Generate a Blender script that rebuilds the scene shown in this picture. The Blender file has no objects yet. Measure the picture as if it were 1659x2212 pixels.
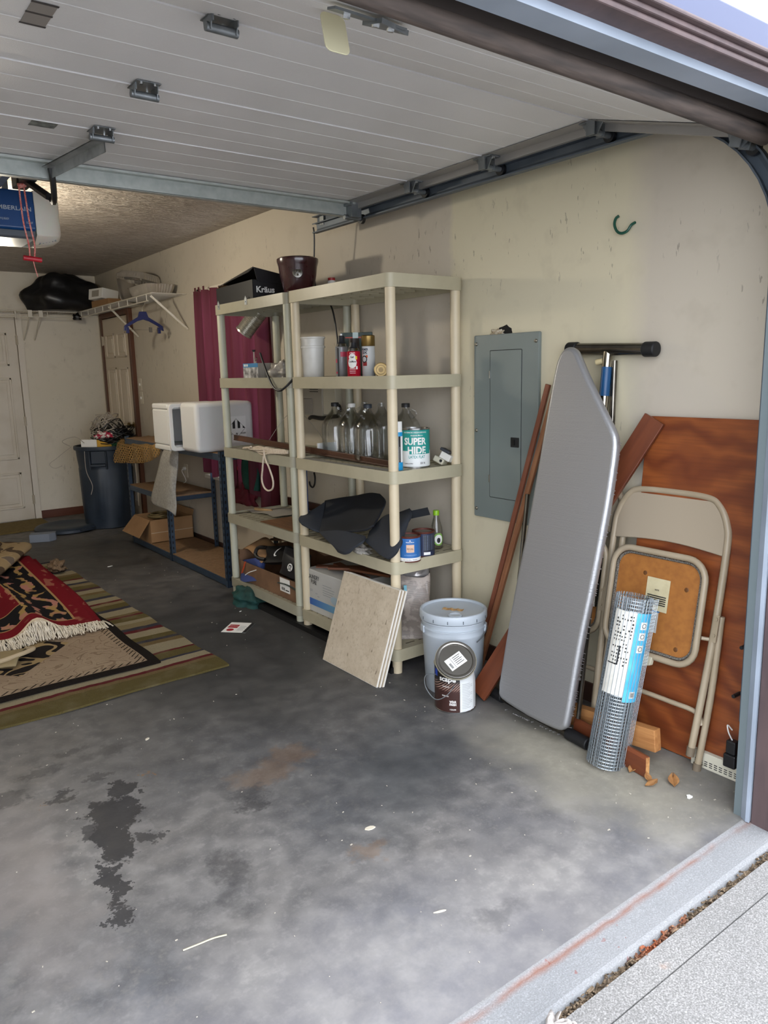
import bpy, bmesh, math, random
from mathutils import Matrix, Vector, Euler
random.seed(7)
R = math.radians
sc = bpy.context.scene
COL = sc.collection
# ------------------------------------------------------------------ camera
def add_camera():
    yaw, pitch, roll, f = .6393, -.1826, -.0228, 1642.09
    fw = Vector((math.sin(yaw)*math.cos(pitch), math.cos(yaw)*math.cos(pitch), math.sin(pitch)))
    rt = Vector((math.cos(yaw), -math.sin(yaw), 0)); up = rt.cross(fw)
    r2 = rt*math.cos(roll)+up*math.sin(roll); u2 = -rt*math.sin(roll)+up*math.cos(roll)
    cd = bpy.data.cameras.new('camera'); co = bpy.data.objects.new('camera', cd); COL.objects.link(co)
    m = Matrix((r2, u2, -fw)).transposed().to_4x4(); m.translation = (-2.6402, -2.8194, 1.4772)
    co.matrix_world = m
    cd.sensor_fit = 'VERTICAL'; cd.sensor_height = 36; cd.sensor_width = 27; cd.lens = f/2212*36
    cd.clip_start = .05; cd.clip_end = 200
    sc.camera = co
add_camera()
# ------------------------------------------------------------------ world: even overcast sky
w = bpy.data.worlds.new('overcast'); sc.world = w; w.use_nodes = True
bg = w.node_tree.nodes['Background']
bg.inputs[0].default_value = (.93, .97, 1.06, 1); bg.inputs[1].default_value = 1.0
sc.view_settings.view_transform = 'Standard'; sc.view_settings.look = 'None'
sc.view_settings.gamma = 1; sc.view_settings.use_curve_mapping = False
sc.view_settings.exposure = 2.5
try:
    sc.cycles.max_bounces = 8; sc.cycles.diffuse_bounces = 5; sc.cycles.glossy_bounces = 3; sc.cycles.adaptive_threshold = .03
    sc.cycles.transmission_bounces = 6; sc.cycles.transparent_max_bounces = 16
    sc.cycles.sample_clamp_indirect = 6; sc.cycles.caustics_refractive = False; sc.cycles.caustics_reflective = False
except Exception: pass
# ------------------------------------------------------------------ helpers: colour, materials
def lin(h):
    if not isinstance(h, str): return tuple(h)
    h = h.lstrip('#'); o = []
    for i in (0, 2, 4):
        c = int(h[i:i+2], 16)/255; o.append(c/12.92 if c <= .04045 else ((c+.055)/1.055)**2.4)
    return tuple(o)
def rgba(h): return (*lin(h), 1)
class NT:
    def __init__(s, name):
        s.mat = bpy.data.materials.new(name); s.mat.use_nodes = True
        s.t = s.mat.node_tree; s.b = s.t.nodes['Principled BSDF']; s.out = s.t.nodes['Material Output']
    def n(s, typ, *ins, **kw):
        nd = s.t.nodes.new('ShaderNode'+typ)
        named = {}
        for k, v in kw.items():
            if k[0].isupper(): named[k.replace('_', ' ')] = v
            else: setattr(nd, k, v)
        for i, v in enumerate(ins):
            if v is not None: s.set(nd.inputs[i], v)
        for k, v in named.items(): s.set(nd.inputs[k], v)
        return nd
    def set(s, sock, v):
        if isinstance(v, bpy.types.NodeSocket): s.t.links.new(v, sock)
        elif isinstance(v, bpy.types.Node): s.t.links.new(v.outputs[0], sock)
        elif isinstance(v, str): sock.default_value = rgba(v)
        else: sock.default_value = v
    def co(s, kind='Object'): return s.n('TexCoord').outputs[kind]
    def geo(s): return s.n('NewGeometry').outputs['Position']
    def noise(s, vec, scale, detail=3, rough=.55, dist=0):
        return s.n('TexNoise', Vector=vec, Scale=scale, Detail=detail, Roughness=rough, Distortion=dist).outputs[0]
    def ramp(s, fac, *stops, interp='LINEAR'):
        nd = s.n('ValToRGB'); nd.color_ramp.interpolation = interp; s.set(nd.inputs[0], fac)
        e = nd.color_ramp.elements
        while len(e) < len(stops): e.new(.5)
        for el, (p, c) in zip(e, stops):
            el.position = p; el.color = rgba(c) if isinstance(c, (str, tuple)) else (c, c, c, 1)
        return nd.outputs[0]
    def mix(s, fac, a, b, blend='MIX'):
        nd = s.t.nodes.new('ShaderNodeMix'); nd.data_type = 'RGBA'; nd.blend_type = blend
        s.set(nd.inputs[0], fac)
        for i, v in ((6, a), (7, b)):
            s.set(nd.inputs[i], rgba(v) if isinstance(v, (str, tuple)) else v)
        return nd.outputs[2]
    def math(s, op, a, b=None, c=None, clamp=False):
        nd = s.t.nodes.new('ShaderNodeMath'); nd.operation = op; nd.use_clamp = clamp
        for i, v in enumerate((a, b, c)):
            if v is not None: s.set(nd.inputs[i], v)
        return nd.outputs[0]
    def vm(s, op, a, b=None):
        nd = s.t.nodes.new('ShaderNodeVectorMath'); nd.operation = op
        s.set(nd.inputs[0], a)
        if b is not None: s.set(nd.inputs[1], b)
        return nd.outputs['Value'] if op in ('LENGTH', 'DISTANCE', 'DOT_PRODUCT') else nd.outputs[0]
    def mapping(s, vec, scale=(1, 1, 1), loc=(0, 0, 0), rot=(0, 0, 0)):
        return s.n('Mapping', Vector=vec, Location=loc, Rotation=rot, Scale=scale).outputs[0]
    def sep(s, vec): return s.n('SeparateXYZ', vec).outputs
    def bump(s, h, strength=.3, dist=.01):
        s.set(s.b.inputs['Normal'], s.n('Bump', Strength=strength, Distance=dist, Height=h).outputs[0])
    def p(s, **kw):
        for k, v in kw.items(): s.set(s.b.inputs[k.replace('_', ' ')], rgba(v) if (isinstance(v, tuple) and len(v) == 3 and 'Color' in k) else v)
        return s
MATS = {}
def mat(name, col, rough=.55, metal=0, col2=None, nscale=8, nlo=.35, nhi=.7, bump=0, bscale=60, coat=0, spec=None, stretch=None, sub=0):
    """plain procedural material: two tones mixed by noise, optional fine relief"""
    if name in MATS: return MATS[name]
    m = NT(name); v = m.co()
    if stretch: v = m.mapping(v, stretch)
    if col2: m.set(m.b.inputs['Base Color'], m.mix(m.ramp(m.noise(v, nscale, 2), (nlo, 0.), (nhi, 1.)), col, col2))
    else: m.p(Base_Color=rgba(col))
    m.p(Roughness=rough, Metallic=metal)
    if coat: m.p(Coat_Weight=coat)
    if spec is not None: m.set(m.b.inputs['Specular IOR Level'], spec)
    if bump: m.bump(m.noise(v, bscale, 1), bump, .004)
    MATS[name] = m.mat
    return m.mat
def wood(name, a, b, axis=2, scale=6, rough=.5, ring=30, coat=0):
    if name in MATS: return MATS[name]
    m = NT(name); v = m.co(); st = [ring, ring, ring]; st[axis] = scale
    n1 = m.noise(m.mapping(v, tuple(st)), 1.0, 3, .6, .6)
    n2 = m.noise(v, 3, 1)
    c = m.mix(m.ramp(n1, (.3, 0.), (.72, 1.)), a, b)
    c = m.mix(m.ramp(n2, (.35, 0.), (.8, .45)), c, tuple(x*.55 for x in lin(a)))
    m.set(m.b.inputs['Base Color'], c); m.p(Roughness=rough, Coat_Weight=coat)
    MATS[name] = m.mat
    return m.mat

# ------------------------------------------------------------------ helpers: lettering (made while the scene is still empty)
TXT = {}
def make_text(key, body, bold=0.0, spacing=1.0):
    cu = bpy.data.curves.new('t', 'FONT'); cu.body = body; cu.size = 1; cu.align_x = 'CENTER'; cu.align_y = 'CENTER'
    cu.offset = bold; cu.resolution_u = 3; cu.space_character = spacing; cu.space_line = .85
    ob = bpy.data.objects.new('t', cu); COL.objects.link(ob)
    dg = bpy.context.evaluated_depsgraph_get()
    me = bpy.data.meshes.new_from_object(ob.evaluated_get(dg))
    xs = [v.co.x for v in me.vertices]; ys = [v.co.y for v in me.vertices]
    wd, ht = max(xs)-min(xs), max(ys)-min(ys); cx, cy = (max(xs)+min(xs))/2, (max(ys)+min(ys))/2
    TXT[key] = ([((v.co.x-cx)/wd, (v.co.y-cy)/ht) for v in me.vertices], [tuple(p.vertices) for p in me.polygons])
    bpy.data.objects.remove(ob); bpy.data.curves.remove(cu); bpy.data.meshes.remove(me)
for k, b_, bo in [('opener', 'CHAMBERLAIN', .012), ('myq', 'MYQ READY', 0), ('horse', '1/2 HP', 0), ('kraus', 'Kräus', .03), ('super', 'SUPER', .035), ('hide', 'HIDE', .035),
                  ('latex', 'LATEX FLAT', .02), ('moore', 'Benjamin Moore', .02), ('regal', 'REGAL', .01), ('select', 'SELECT', 0), ('waterborne', 'WATERBORNE INTERIOR', 0),
                  ('eggshell', 'EGGSHELL FINISH', 0), ('laundry', 'LAUNDRY\nPURE', .012), ('nine', '9', .02), ('un', 'UN 3082', 0), ('bio', 'UN3245', .02), ('crc', 'CRC', .04), ('gell', 'Gell', .03),
                  ('condi', 'ConiMore', .03), ('scape', 'scape', .03), ('wear', 'WEAR\nFINISH', .03), ('stain', 'WOOD STAIN', .02), ('primer', 'PRIMER', .03), ('two', '2X', .04), ('gallon', '1 GALLON', .02), ('fl', '231 N', .03),
                  ('note', 'NOTE', .02), ('samsonite', 'Samsonite', .02), ('step', 'STEADY', .02), ('perk', 'INTERIOR HIGH-HIDING', .01), ('flyer', 'HOME SERVICE', .03)]:
    make_text(k, b_, bo)

# ------------------------------------------------------------------ helpers: meshes
def rotm(rx=0, ry=0, rz=0): return Euler((R(rx), R(ry), R(rz))).to_matrix().to_4x4()
def frame(loc, x, y):
    """matrix whose local x and y run along the given world directions"""
    x = Vector(x).normalized(); y = Vector(y); y = (y-x*y.dot(x)).normalized(); z = x.cross(y)
    m = Matrix((x, y, z)).transposed().to_4x4(); m.translation = loc; return m
class B:
    def __init__(s): s.v = []; s.f = []; s.m = []; s.mi = 0; s.M = None
    def add(s, vs, fs, mi=None, M=None):
        o = len(s.v); M = M or s.M
        s.v += [tuple(M @ Vector(p)) if M else tuple(p) for p in vs]
        s.f += [tuple(i+o for i in f) for f in fs]; s.m += [s.mi if mi is None else mi]*len(fs)
        return s
    def box(s, c, d, M=None, mi=None, taper=1):
        x, y, z = d[0]/2, d[1]/2, d[2]/2; t = taper
        vs = [(c[0]+a*x*(t if k > 0 else 1), c[1]+b*y*(t if k > 0 else 1), c[2]+k*z) for k in (-1, 1) for a, b in ((-1, -1), (1, -1), (1, 1), (-1, 1))]
        return s.add(vs, [(3, 2, 1, 0), (4, 5, 6, 7), (0, 1, 5, 4), (1, 2, 6, 5), (2, 3, 7, 6), (3, 0, 4, 7)], mi, M)
    def bb(s, a, b, mi=None, M=None):
        return s.box([(a[i]+b[i])/2 for i in range(3)], [abs(b[i]-a[i]) for i in range(3)], M, mi)
    def cyl(s, p0, p1, r0, r1=None, n=14, cap=True, mi=None):
        p0, p1 = Vector(p0), Vector(p1); r1 = r0 if r1 is None else r1
        d = (p1-p0).normalized(); a = d.orthogonal().normalized(); b = d.cross(a)
        vs = []
        for p, r in ((p0, r0), (p1, r1)):
            for i in range(n):
                t = 2*math.pi*i/n; vs.append(p+a*r*math.cos(t)+b*r*math.sin(t))
        fs = [(i, (i+1) % n, n+(i+1) % n, n+i) for i in range(n)]
        if cap: fs += [tuple(range(n-1, -1, -1)), tuple(range(n, 2*n))]
        return s.add(vs, fs, mi)
    def lathe(s, prof, n=24, M=None, mi=None, a0=0, a1=360, mis=None):
        full = abs(a1-a0) >= 359.9; k = n if full else n+1; vs = []; o = len(s.f)
        for r, z in prof:
            for i in range(k):
                t = R(a0+(a1-a0)*i/n); vs.append((r*math.cos(t), r*math.sin(t), z))
        fs = []; ml = []
        for j in range(len(prof)-1):
            for i in range(n):
                a, b = j*k+i, j*k+(i+1) % k
                fs.append((a, b, b+k, a+k)); ml.append(mis[j] if mis else (s.mi if mi is None else mi))
        s.add(vs, fs, 0, M); s.m[o:] = ml
        return s
    def tube(s, pts, r, n=6, closed=False, mi=None, cap=True):
        P = [Vector(p) for p in pts]; k = len(P); vs = []; a = None
        rr = r if isinstance(r, (list, tuple)) else [r]*k
        for i in range(k):
            if closed: d = P[(i+1) % k]-P[i-1]
            else: d = P[min(i+1, k-1)]-P[max(i-1, 0)]
            if d.length < 1e-9: d = Vector((0, 0, 1))
            d.normalize()
            if a is None: a = d.orthogonal().normalized()
            else:
                a = a-d*a.dot(d); a = a.normalized() if a.length > 1e-6 else d.orthogonal().normalized()
            b = d.cross(a)
            for j in range(n):
                t = 2*math.pi*j/n; vs.append(P[i]+a*rr[i]*math.cos(t)+b*rr[i]*math.sin(t))
        fs = []
        for i in range(k if closed else k-1):
            for j in range(n):
                i2 = (i+1) % k
                fs.append((i*n+j, i*n+(j+1) % n, i2*n+(j+1) % n, i2*n+j))
        if cap and not closed: fs += [tuple(range(n-1, -1, -1)), tuple(range((k-1)*n, k*n))]
        return s.add(vs, fs, mi)
    def prism(s, poly, z0, z1, M=None, mi=None):
        n = len(poly); vs = [(x, y, z0) for x, y in poly]+[(x, y, z1) for x, y in poly]
        return s.add(vs, [tuple(range(n-1, -1, -1)), tuple(range(n, 2*n))]+[(i, (i+1) % n, n+(i+1) % n, n+i) for i in range(n)], mi, M)
    def grid(s, fn, nu, nv, M=None, mi=None):
        vs = [fn(i/nu, j/nv) for j in range(nv+1) for i in range(nu+1)]
        fs = [(j*(nu+1)+i, j*(nu+1)+i+1, (j+1)*(nu+1)+i+1, (j+1)*(nu+1)+i) for j in range(nv) for i in range(nu)]
        return s.add(vs, fs, mi, M)
    def o(s, name, mats, parent=None, smooth=False, bevel=0, solid=0, sub=0, M=None, label=None, seg=2, ang=38, off=-1):
        me = bpy.data.meshes.new(name); me.from_pydata(s.v, [], s.f)
        ml = mats if isinstance(mats, (list, tuple)) else [mats]
        for x in ml: me.materials.append(x)
        if len(ml) > 1: me.polygons.foreach_set('material_index', [min(i, len(ml)-1) for i in s.m])
        if smooth:
            me.polygons.foreach_set('use_smooth', [True]*len(s.f)); me.set_sharp_from_angle(angle=R(ang))
        me.update(); ob = bpy.data.objects.new(name, me); COL.objects.link(ob)
        if parent: ob.parent = parent
        if M: ob.matrix_basis = M
        if solid: md = ob.modifiers.new('solid', 'SOLIDIFY'); md.thickness = solid; md.offset = off
        if bevel: md = ob.modifiers.new('bevel', 'BEVEL'); md.width = bevel; md.segments = seg; md.limit_method = 'ANGLE'; md.angle_limit = R(35)
        if sub: md = ob.modifiers.new('sub', 'SUBSURF'); md.levels = sub; md.render_levels = sub
        if label: ob['label'] = label
        return ob
def rrect(w, h, r, n=5, cx=0, cy=0):
    """outline of a rounded rectangle; r is one radius or four (br, tr, tl, bl)"""
    rs = r if isinstance(r, (tuple, list)) else (r,)*4; o = []
    for (sx, sy, a), q in zip(((1, -1, -90), (1, 1, 0), (-1, 1, 90), (-1, -1, 180)), rs):
        for i in range(n+1):
            t = R(a+90*i/n); o.append((cx+sx*(w/2-q)+q*math.cos(t), cy+sy*(h/2-q)+q*math.sin(t)))
    return o
def tag(o, label, cat, group=None, kind=None):
    o['label'] = label; o['category'] = cat
    if group: o['group'] = group
    if kind: o['kind'] = kind
    return o
def thing(name, label, cat, loc=(0, 0, 0), rz=0, group=None, M=None, kind=None):
    e = bpy.data.objects.new(name, None); COL.objects.link(e); e.empty_display_size = .05
    e.matrix_basis = M if M else Matrix.Translation(loc) @ Matrix.Rotation(R(rz), 4, 'Z')
    return tag(e, label, cat, group, kind)
def struct(name, b, m, label, cat, **kw):
    return tag(b.o(name, m, **kw), label, cat, None, 'structure')
def kid(ob, parent, name, M):
    """another object that shares the mesh of ob, as a child of parent"""
    c = ob.copy(); c.name = name; COL.objects.link(c); c.parent = parent; c.matrix_basis = M; return c
def copy_tree(o, M, label=None, parent=None):
    c = o.copy(); COL.objects.link(c); c.parent = parent
    if parent is None: c.matrix_basis = M
    if label: c['label'] = label
    for ch in list(o.children): copy_tree(ch, None, None, c)
    return c
def letter(parent, key, w, h, M, m, name='lettering', ext=.0006):
    b = B(); vs, fs = TXT[key]
    b.add([(x*w, y*h, ext) for x, y in vs], fs)
    return b.o(name, m, parent, M=M)
def letter_cyl(parent, key, w, h, r, ang, z, m, name='lettering'):
    """lettering wrapped on a cylinder of radius r round z, centred at angle ang, read from outside"""
    b = B(); vs, fs = TXT[key]
    b.add([(r*math.cos(R(ang)+x*w/r), r*math.sin(R(ang)+x*w/r), z+y*h) for x, y in vs], fs)
    return b.o(name, m, parent)
def patch_cyl(b, r, a0, a1, z0, z1, n=10, mi=None):
    """a printed label panel on a cylinder"""
    return b.grid(lambda u, v: (r*math.cos(R(a0+(a1-a0)*u)), r*math.sin(R(a0+(a1-a0)*u)), z0+(z1-z0)*v), n, 1, mi=mi)
def smooth_path(pts, k=6):
    P = [Vector(p) for p in pts]; o = []
    for i in range(len(P)-1):
        a, b, c, d = P[max(i-1, 0)], P[i], P[i+1], P[min(i+2, len(P)-1)]
        for j in range(k):
            t = j/k; o.append(.5*((2*b)+(c-a)*t+(2*a-5*b+4*c-d)*t*t+(3*b-a-3*c+d)*t**3))
    o.append(P[-1]); return o
WHITE = mat('white_print', '#e8e8e4', .6); BLACKP = mat('black_print', '#15161a', .6)
# ================================================================== the setting
def concrete_floor():
    m = NT('stained_concrete'); p = m.geo()
    warp = m.n('TexNoise', Vector=p, Scale=2.3, Detail=3, Roughness=.65).outputs[1]
    wp = m.vm('ADD', p, m.vm('SCALE', m.vm('SUBTRACT', warp, (.5, .5, .5)))) if False else None
    sc_ = m.n('VectorMath', m.vm('SUBTRACT', warp, (.5, .5, .5)), operation='SCALE'); sc_.inputs['Scale'].default_value = .75
    wp = m.vm('ADD', p, sc_.outputs[0])
    def blob(x, y, rx, ry, soft=.35):
        d = m.vm('LENGTH', m.vm('MULTIPLY', m.vm('SUBTRACT', wp, (x, y, 0)), (1/rx, 1/ry, 0)))
        return m.ramp(d, (1-soft, 1.), (1, 0.))
    n1 = m.noise(p, 1.1, 2, .62); n2 = m.noise(p, 4.5, 5, .7); n3 = m.noise(p, 60, 1, .6); n4 = m.noise(p, 14, 4, .7)
    c = m.mix(m.ramp(n1, (.33, 0.), (.66, 1.)), '#5c5d60', '#77736e')
    c = m.mix(m.ramp(n2, (.42, 0.), (.72, .75)), c, '#928f8b')
    c = m.mix(m.ramp(n4, (.42, 0.), (.68, .75)), c, '#3c3c40'); c = m.mix(m.ramp(m.noise(p, 28, 3, .75), (.5, 0.), (.75, .5)), c, '#8f8c86')
    # darker zone along the shelves and the rugs
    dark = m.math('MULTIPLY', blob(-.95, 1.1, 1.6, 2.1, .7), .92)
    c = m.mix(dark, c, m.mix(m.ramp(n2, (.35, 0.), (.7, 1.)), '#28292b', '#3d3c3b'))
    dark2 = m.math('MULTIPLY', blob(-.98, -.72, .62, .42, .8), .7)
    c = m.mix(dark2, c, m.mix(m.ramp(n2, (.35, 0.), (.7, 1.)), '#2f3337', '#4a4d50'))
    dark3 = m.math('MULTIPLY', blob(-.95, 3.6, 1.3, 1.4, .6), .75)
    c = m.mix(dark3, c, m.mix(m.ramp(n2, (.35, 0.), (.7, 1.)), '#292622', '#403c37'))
    # paler front and the strip along the wall
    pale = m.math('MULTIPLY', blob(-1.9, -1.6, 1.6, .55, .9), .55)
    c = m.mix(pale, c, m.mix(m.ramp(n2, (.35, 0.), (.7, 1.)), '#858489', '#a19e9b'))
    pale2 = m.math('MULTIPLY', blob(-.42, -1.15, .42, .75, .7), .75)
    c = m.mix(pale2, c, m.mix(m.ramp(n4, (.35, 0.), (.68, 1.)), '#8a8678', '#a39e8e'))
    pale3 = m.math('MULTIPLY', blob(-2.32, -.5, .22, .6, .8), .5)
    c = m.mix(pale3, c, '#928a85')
    # oil stains with ragged edges
    wf = m.n('TexNoise', Vector=p, Scale=13, Detail=4, Roughness=.72).outputs[1]
    w3 = m.n('VectorMath', m.vm('SUBTRACT', wf, (.5, .5, .5)), operation='SCALE'); w3.inputs['Scale'].default_value = .22
    fp = m.vm('ADD', p, w3.outputs[0])
    def spot(x, y, rx, ry, soft):
        ma = m.t.nodes.new('ShaderNodeVectorMath'); ma.operation = 'MULTIPLY_ADD'; m.set(ma.inputs[0], fp); ma.inputs[1].default_value = (1/rx, 1/ry, 0); ma.inputs[2].default_value = (-x/rx, -y/ry, 0)
        return m.math('MULTIPLY_ADD', m.vm('LENGTH', ma.outputs[0]), -1/soft, 1/soft, True)
    acc = acc2 = None
    for x, y, rx, ry, k, so in ((-1.90, -.19, .055, .06, .85, .1), (-1.98, -.33, .085, .12, .88, .12), (-2.03, -.50, .065, .13, .88, .12), (-2.10, -.70, .032, .12, .85, .1), (-2.13, -.84, .03, .045, .8, .1), (-2.10, -.12, .06, .035, .7, .3), (-2.07, -.38, .05, .04, .7, .2), (-1.93, -.55, .03, .04, .7, .2),
                                (-1.79, -.86, .075, .13, .5, .6), (-1.86, -1.0, .06, .08, .35, .7), (-1.58, -.58, .07, .06, .6, .5), (-1.55, -.50, .10, .05, .4, .6), (-2.12, .12, .10, .05, .45, .4), (-1.98, .22, .08, .05, .45, .5), (-2.25, .0, .08, .06, .5, .4), (-1.85, .14, .12, .05, .4, .6), (-1.95, -.04, .05, .03, .5, .4), (-1.3, -1.5, .12, .05, .3, .7)):
        q = m.math('MULTIPLY', spot(x, y, rx, ry, so), k); acc = q if acc is None else m.math('MAXIMUM', acc, q)
    c = m.mix(acc, c, '#232326')
    for x, y, rx, ry, k in ((-1.79, -.14, .022, .012, .7), (-2.17, -.12, .018, .008, .6), (-1.45, -.42, .16, .09, .3), (-1.3, -.36, .12, .08, .3), (-1.42, -1.05, .07, .05, .3)):
        q = m.math('MULTIPLY', spot(x, y, rx, ry, .5), k); acc2 = q if acc2 is None else m.math('MAXIMUM', acc2, q)
    c = m.mix(acc2, c, '#7a5a38')
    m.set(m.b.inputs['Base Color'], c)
    m.set(m.b.inputs['Roughness'], m.ramp(n2, (.3, .42), (.75, .75)))
    m.set(m.b.inputs['Specular IOR Level'], .35)
    m.bump(n3, .10, .003)
    return m.mat
def apron_concrete(name, a, b, rust=True):
    m = NT(name); p = m.geo()
    n1 = m.noise(p, 3, 6, .65); n2 = m.noise(p, 230, 3, .6); n3 = m.noise(p, 70, 2)
    c = m.mix(m.ramp(n1, (.3, 0.), (.7, 1.)), a, b)
    c = m.mix(m.ramp(n2, (.38, .75 if not rust else .35), (.62, 0.)), c, '#5a5956')
    c = m.mix(m.ramp(n2, (.58, 0.), (.78, .6 if not rust else .3)), c, '#bdbcba')
    if rust:
        y = m.sep(m.vm('ADD', p, m.vm('MULTIPLY', m.vm('SUBTRACT', m.n('TexNoise', Vector=p, Scale=9, Detail=6).outputs[1], (.5, .5, .5)), (.03, .03, 0))))[1]
        line = m.ramp(m.math('ABSOLUTE', m.math('ADD', y, 1.705)), (.0, .75), (.014, 0.))
        c = m.mix(m.math('MULTIPLY', line, m.ramp(m.noise(p, 5, 4), (.35, .1), (.6, 1.))), c, '#7d4b34')
        c = m.mix(m.math('MULTIPLY', m.ramp(m.noise(p, 48, 2), (.70, 0.), (.72, .8)), m.ramp(m.noise(p, 2.2, 3), (.48, 0.), (.6, 1.))), c, '#7a2f22')
        inner = m.ramp(m.math('ADD', y, 1.695), (.0, 0.), (.012, .6)); c = m.mix(inner, c, '#74716d')
    else:
        c = m.mix(m.ramp(m.noise(p, 6, 4), (.68, 0.), (.78, .45)), c, '#b08a70')
    m.set(m.b.inputs['Base Color'], c); m.p(Roughness=.9); m.bump(n2, .5, .003)
    return m.mat
FLOOR = concrete_floor()
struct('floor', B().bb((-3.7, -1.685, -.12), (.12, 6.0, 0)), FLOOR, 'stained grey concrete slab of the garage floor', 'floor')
# apron strip, joint, driveway
APR = apron_concrete('apron_concrete', '#7f8183', '#8b8c8d')
b = B(); b.grid(lambda u, v: (-4.6+6*u, -1.685-.125*v, -.028*max(0, v-.08) if v < .5 else -.012-.012*v), 1, 8)
b = B(); prof = [(-1.685, 0), (-1.70, -.004), (-1.74, -.007), (-1.79, -.009), (-1.803, -.014), (-1.808, -.03), (-1.808, -.12), (-1.685, -.12)]
b.prism([(y, z) for y, z in prof], -4.6, 1.4, M=Matrix(((0, 0, 1, 0), (1, 0, 0, 0), (0, 1, 0, 0), (0, 0, 0, 1))))
struct('trim_1', b, APR, 'pale rough concrete strip outside the garage slab with a rusty line', 'threshold')
DRV = apron_concrete('driveway_concrete', '#878684', '#979592', False)
b = B(); b.bb((-9, -1.905, -.13), (6, -1.832, -.012)); struct('trim_2', b, DRV, 'narrow driveway edge beyond the dirty expansion joint', 'driveway')
b = B(); b.bb((-9, -9, -.13), (6, -1.909, -.012)); struct('driveway', b, DRV, 'broad pale exposed aggregate concrete driveway slab outside', 'driveway')
# debris in the expansion joint
m = NT('joint_debris'); p = m.geo(); n_ = m.noise(p, 55, 5, .7)
c_ = m.mix(m.ramp(n_, (.35, 0.), (.6, 1.)), '#2e241c', '#8d7a62'); c_ = m.mix(m.ramp(m.noise(p, 3.2, 3), (.55, 0.), (.66, .9)), c_, '#a4532c')
m.set(m.b.inputs['Base Color'], c_); m.p(Roughness=.95); m.bump(n_, 1, .012)
rnd = random.Random(3); b = B()
b.bb((-4.6, -1.834, -.12), (1.4, -1.806, -.03))
for i in range(700):
    x = -2.2+rnd.random()*2.4; y = -1.82+(rnd.random()-.5)*.024; s_ = .003+.006*rnd.random()
    b.box((0, 0, 0), (s_*2.2, s_*.8, s_*.5), M=Matrix.Translation((x, y, -.026+.012*rnd.random())) @ rotm(rnd.random()*60, rnd.random()*60, rnd.random()*180))
tag(b.o('joint_debris', m.mat), 'brown leaf litter and grit packed in the driveway expansion joint', 'debris', None, 'stuff')

# walls
def wall_paint(name, a, b_, patches=True, scuff=.5):
    m = NT(name); p = m.geo(); s_ = m.sep(p)
    n1 = m.noise(p, .9, 1, .6); n2 = m.noise(p, 7, 3, .6)
    c = m.mix(m.ramp(n1, (.3, 0.), (.7, 1.)), a, b_)
    if patches:
        y = m.math('ADD', s_[1], m.math('MULTIPLY', m.math('SUBTRACT', n2, .5), .10))
        k = m.math('MULTIPLY', m.ramp(y, (.0, 0.), (.001, 1.)), 1.) if False else None
        mr = m.n('MapRange', Value=y); mr.inputs[1].default_value = .10; mr.inputs[2].default_value = .14; mr.inputs[3].default_value = 1; mr.inputs[4].default_value = 0
        mr2 = m.n('MapRange', Value=y); mr2.inputs[1].default_value = -1.02; mr2.inputs[2].default_value = -.9
        c = m.mix(m.math('MULTIPLY', mr.outputs[0], mr2.outputs[0]), c, '#cfc7ac')
    v = m.mapping(p, (9, 9, 3.2)); sc1 = m.noise(v, 2.6, 4, .72)
    c = m.mix(m.math('MULTIPLY', m.ramp(sc1, (.70, 0.), (.735, 1.)), scuff), c, '#5b5143')
    c = m.mix(m.math('MULTIPLY', m.ramp(n2, (.55, 0.), (.8, 1.)), .22), c, '#8f8672')
    vs_ = m.noise(m.mapping(p, (26, 26, 7), rot=(.25, 0, 0)), 1.3, 3, .7); vm_ = m.ramp(m.noise(p, 1.7, 1), (.5, 0.), (.58, 1.)); c = m.mix(m.math('MULTIPLY', m.math('MULTIPLY', m.ramp(vs_, (.64, 0.), (.66, 1.)), vm_), scuff*.9), c, '#453c31')
    m.set(m.b.inputs['Base Color'], c); m.p(Roughness=.72); return m.mat
PAINT = wall_paint('cream_wall_paint', '#bdb4a5', '#c7bfae')
PAINT_B = wall_paint('cream_back_wall_paint', '#d9d1bf', '#e0d9ca', False, .25)
Y0, Y1, XL, ZC = -1.655, 5.88, -3.65, 2.56
b = B(); wy0, wy1, wz0, wz1 = 2.02, 3.16, .66, 2.13   # window hole
b.bb((0, -1.74, 0), (.13, wy0, ZC)); b.bb((0, wy1, 0), (.13, Y1+.12, ZC)); b.bb((0, wy0, 0), (.13, wy1, wz0)); b.bb((0, wy0, wz1), (.13, wy1, ZC))
struct('wall_right', b, PAINT, 'scuffed cream painted wall running along the right side', 'wall')
struct('wall_back', B().bb((XL-.1, Y1, 0), (0, Y1+.12, ZC)), PAINT_B, 'cream painted wall at the back of the garage', 'wall')
struct('wall_left', B().bb((XL-.12, -1.74, 0), (XL, Y1, ZC)), PAINT_B, 'cream painted left side wall of the garage', 'wall')
m = NT('ceiling_texture'); p = m.geo(); sw = m.noise(m.mapping(p, (7, 40, 1)), 1.3, 3, .75, .6)
m.set(m.b.inputs['Base Color'], m.mix(m.ramp(sw, (.42, 0.), (.72, 1.)), '#a3988d', '#d6cec4')); m.p(Roughness=.4); m.bump(sw, 1.0, .06)
struct('ceiling', B().bb((XL-.12, -1.74, ZC), (.13, Y1+.12, ZC+.1)), m.mat, 'brush textured greyish plaster ceiling', 'ceiling')
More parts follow.
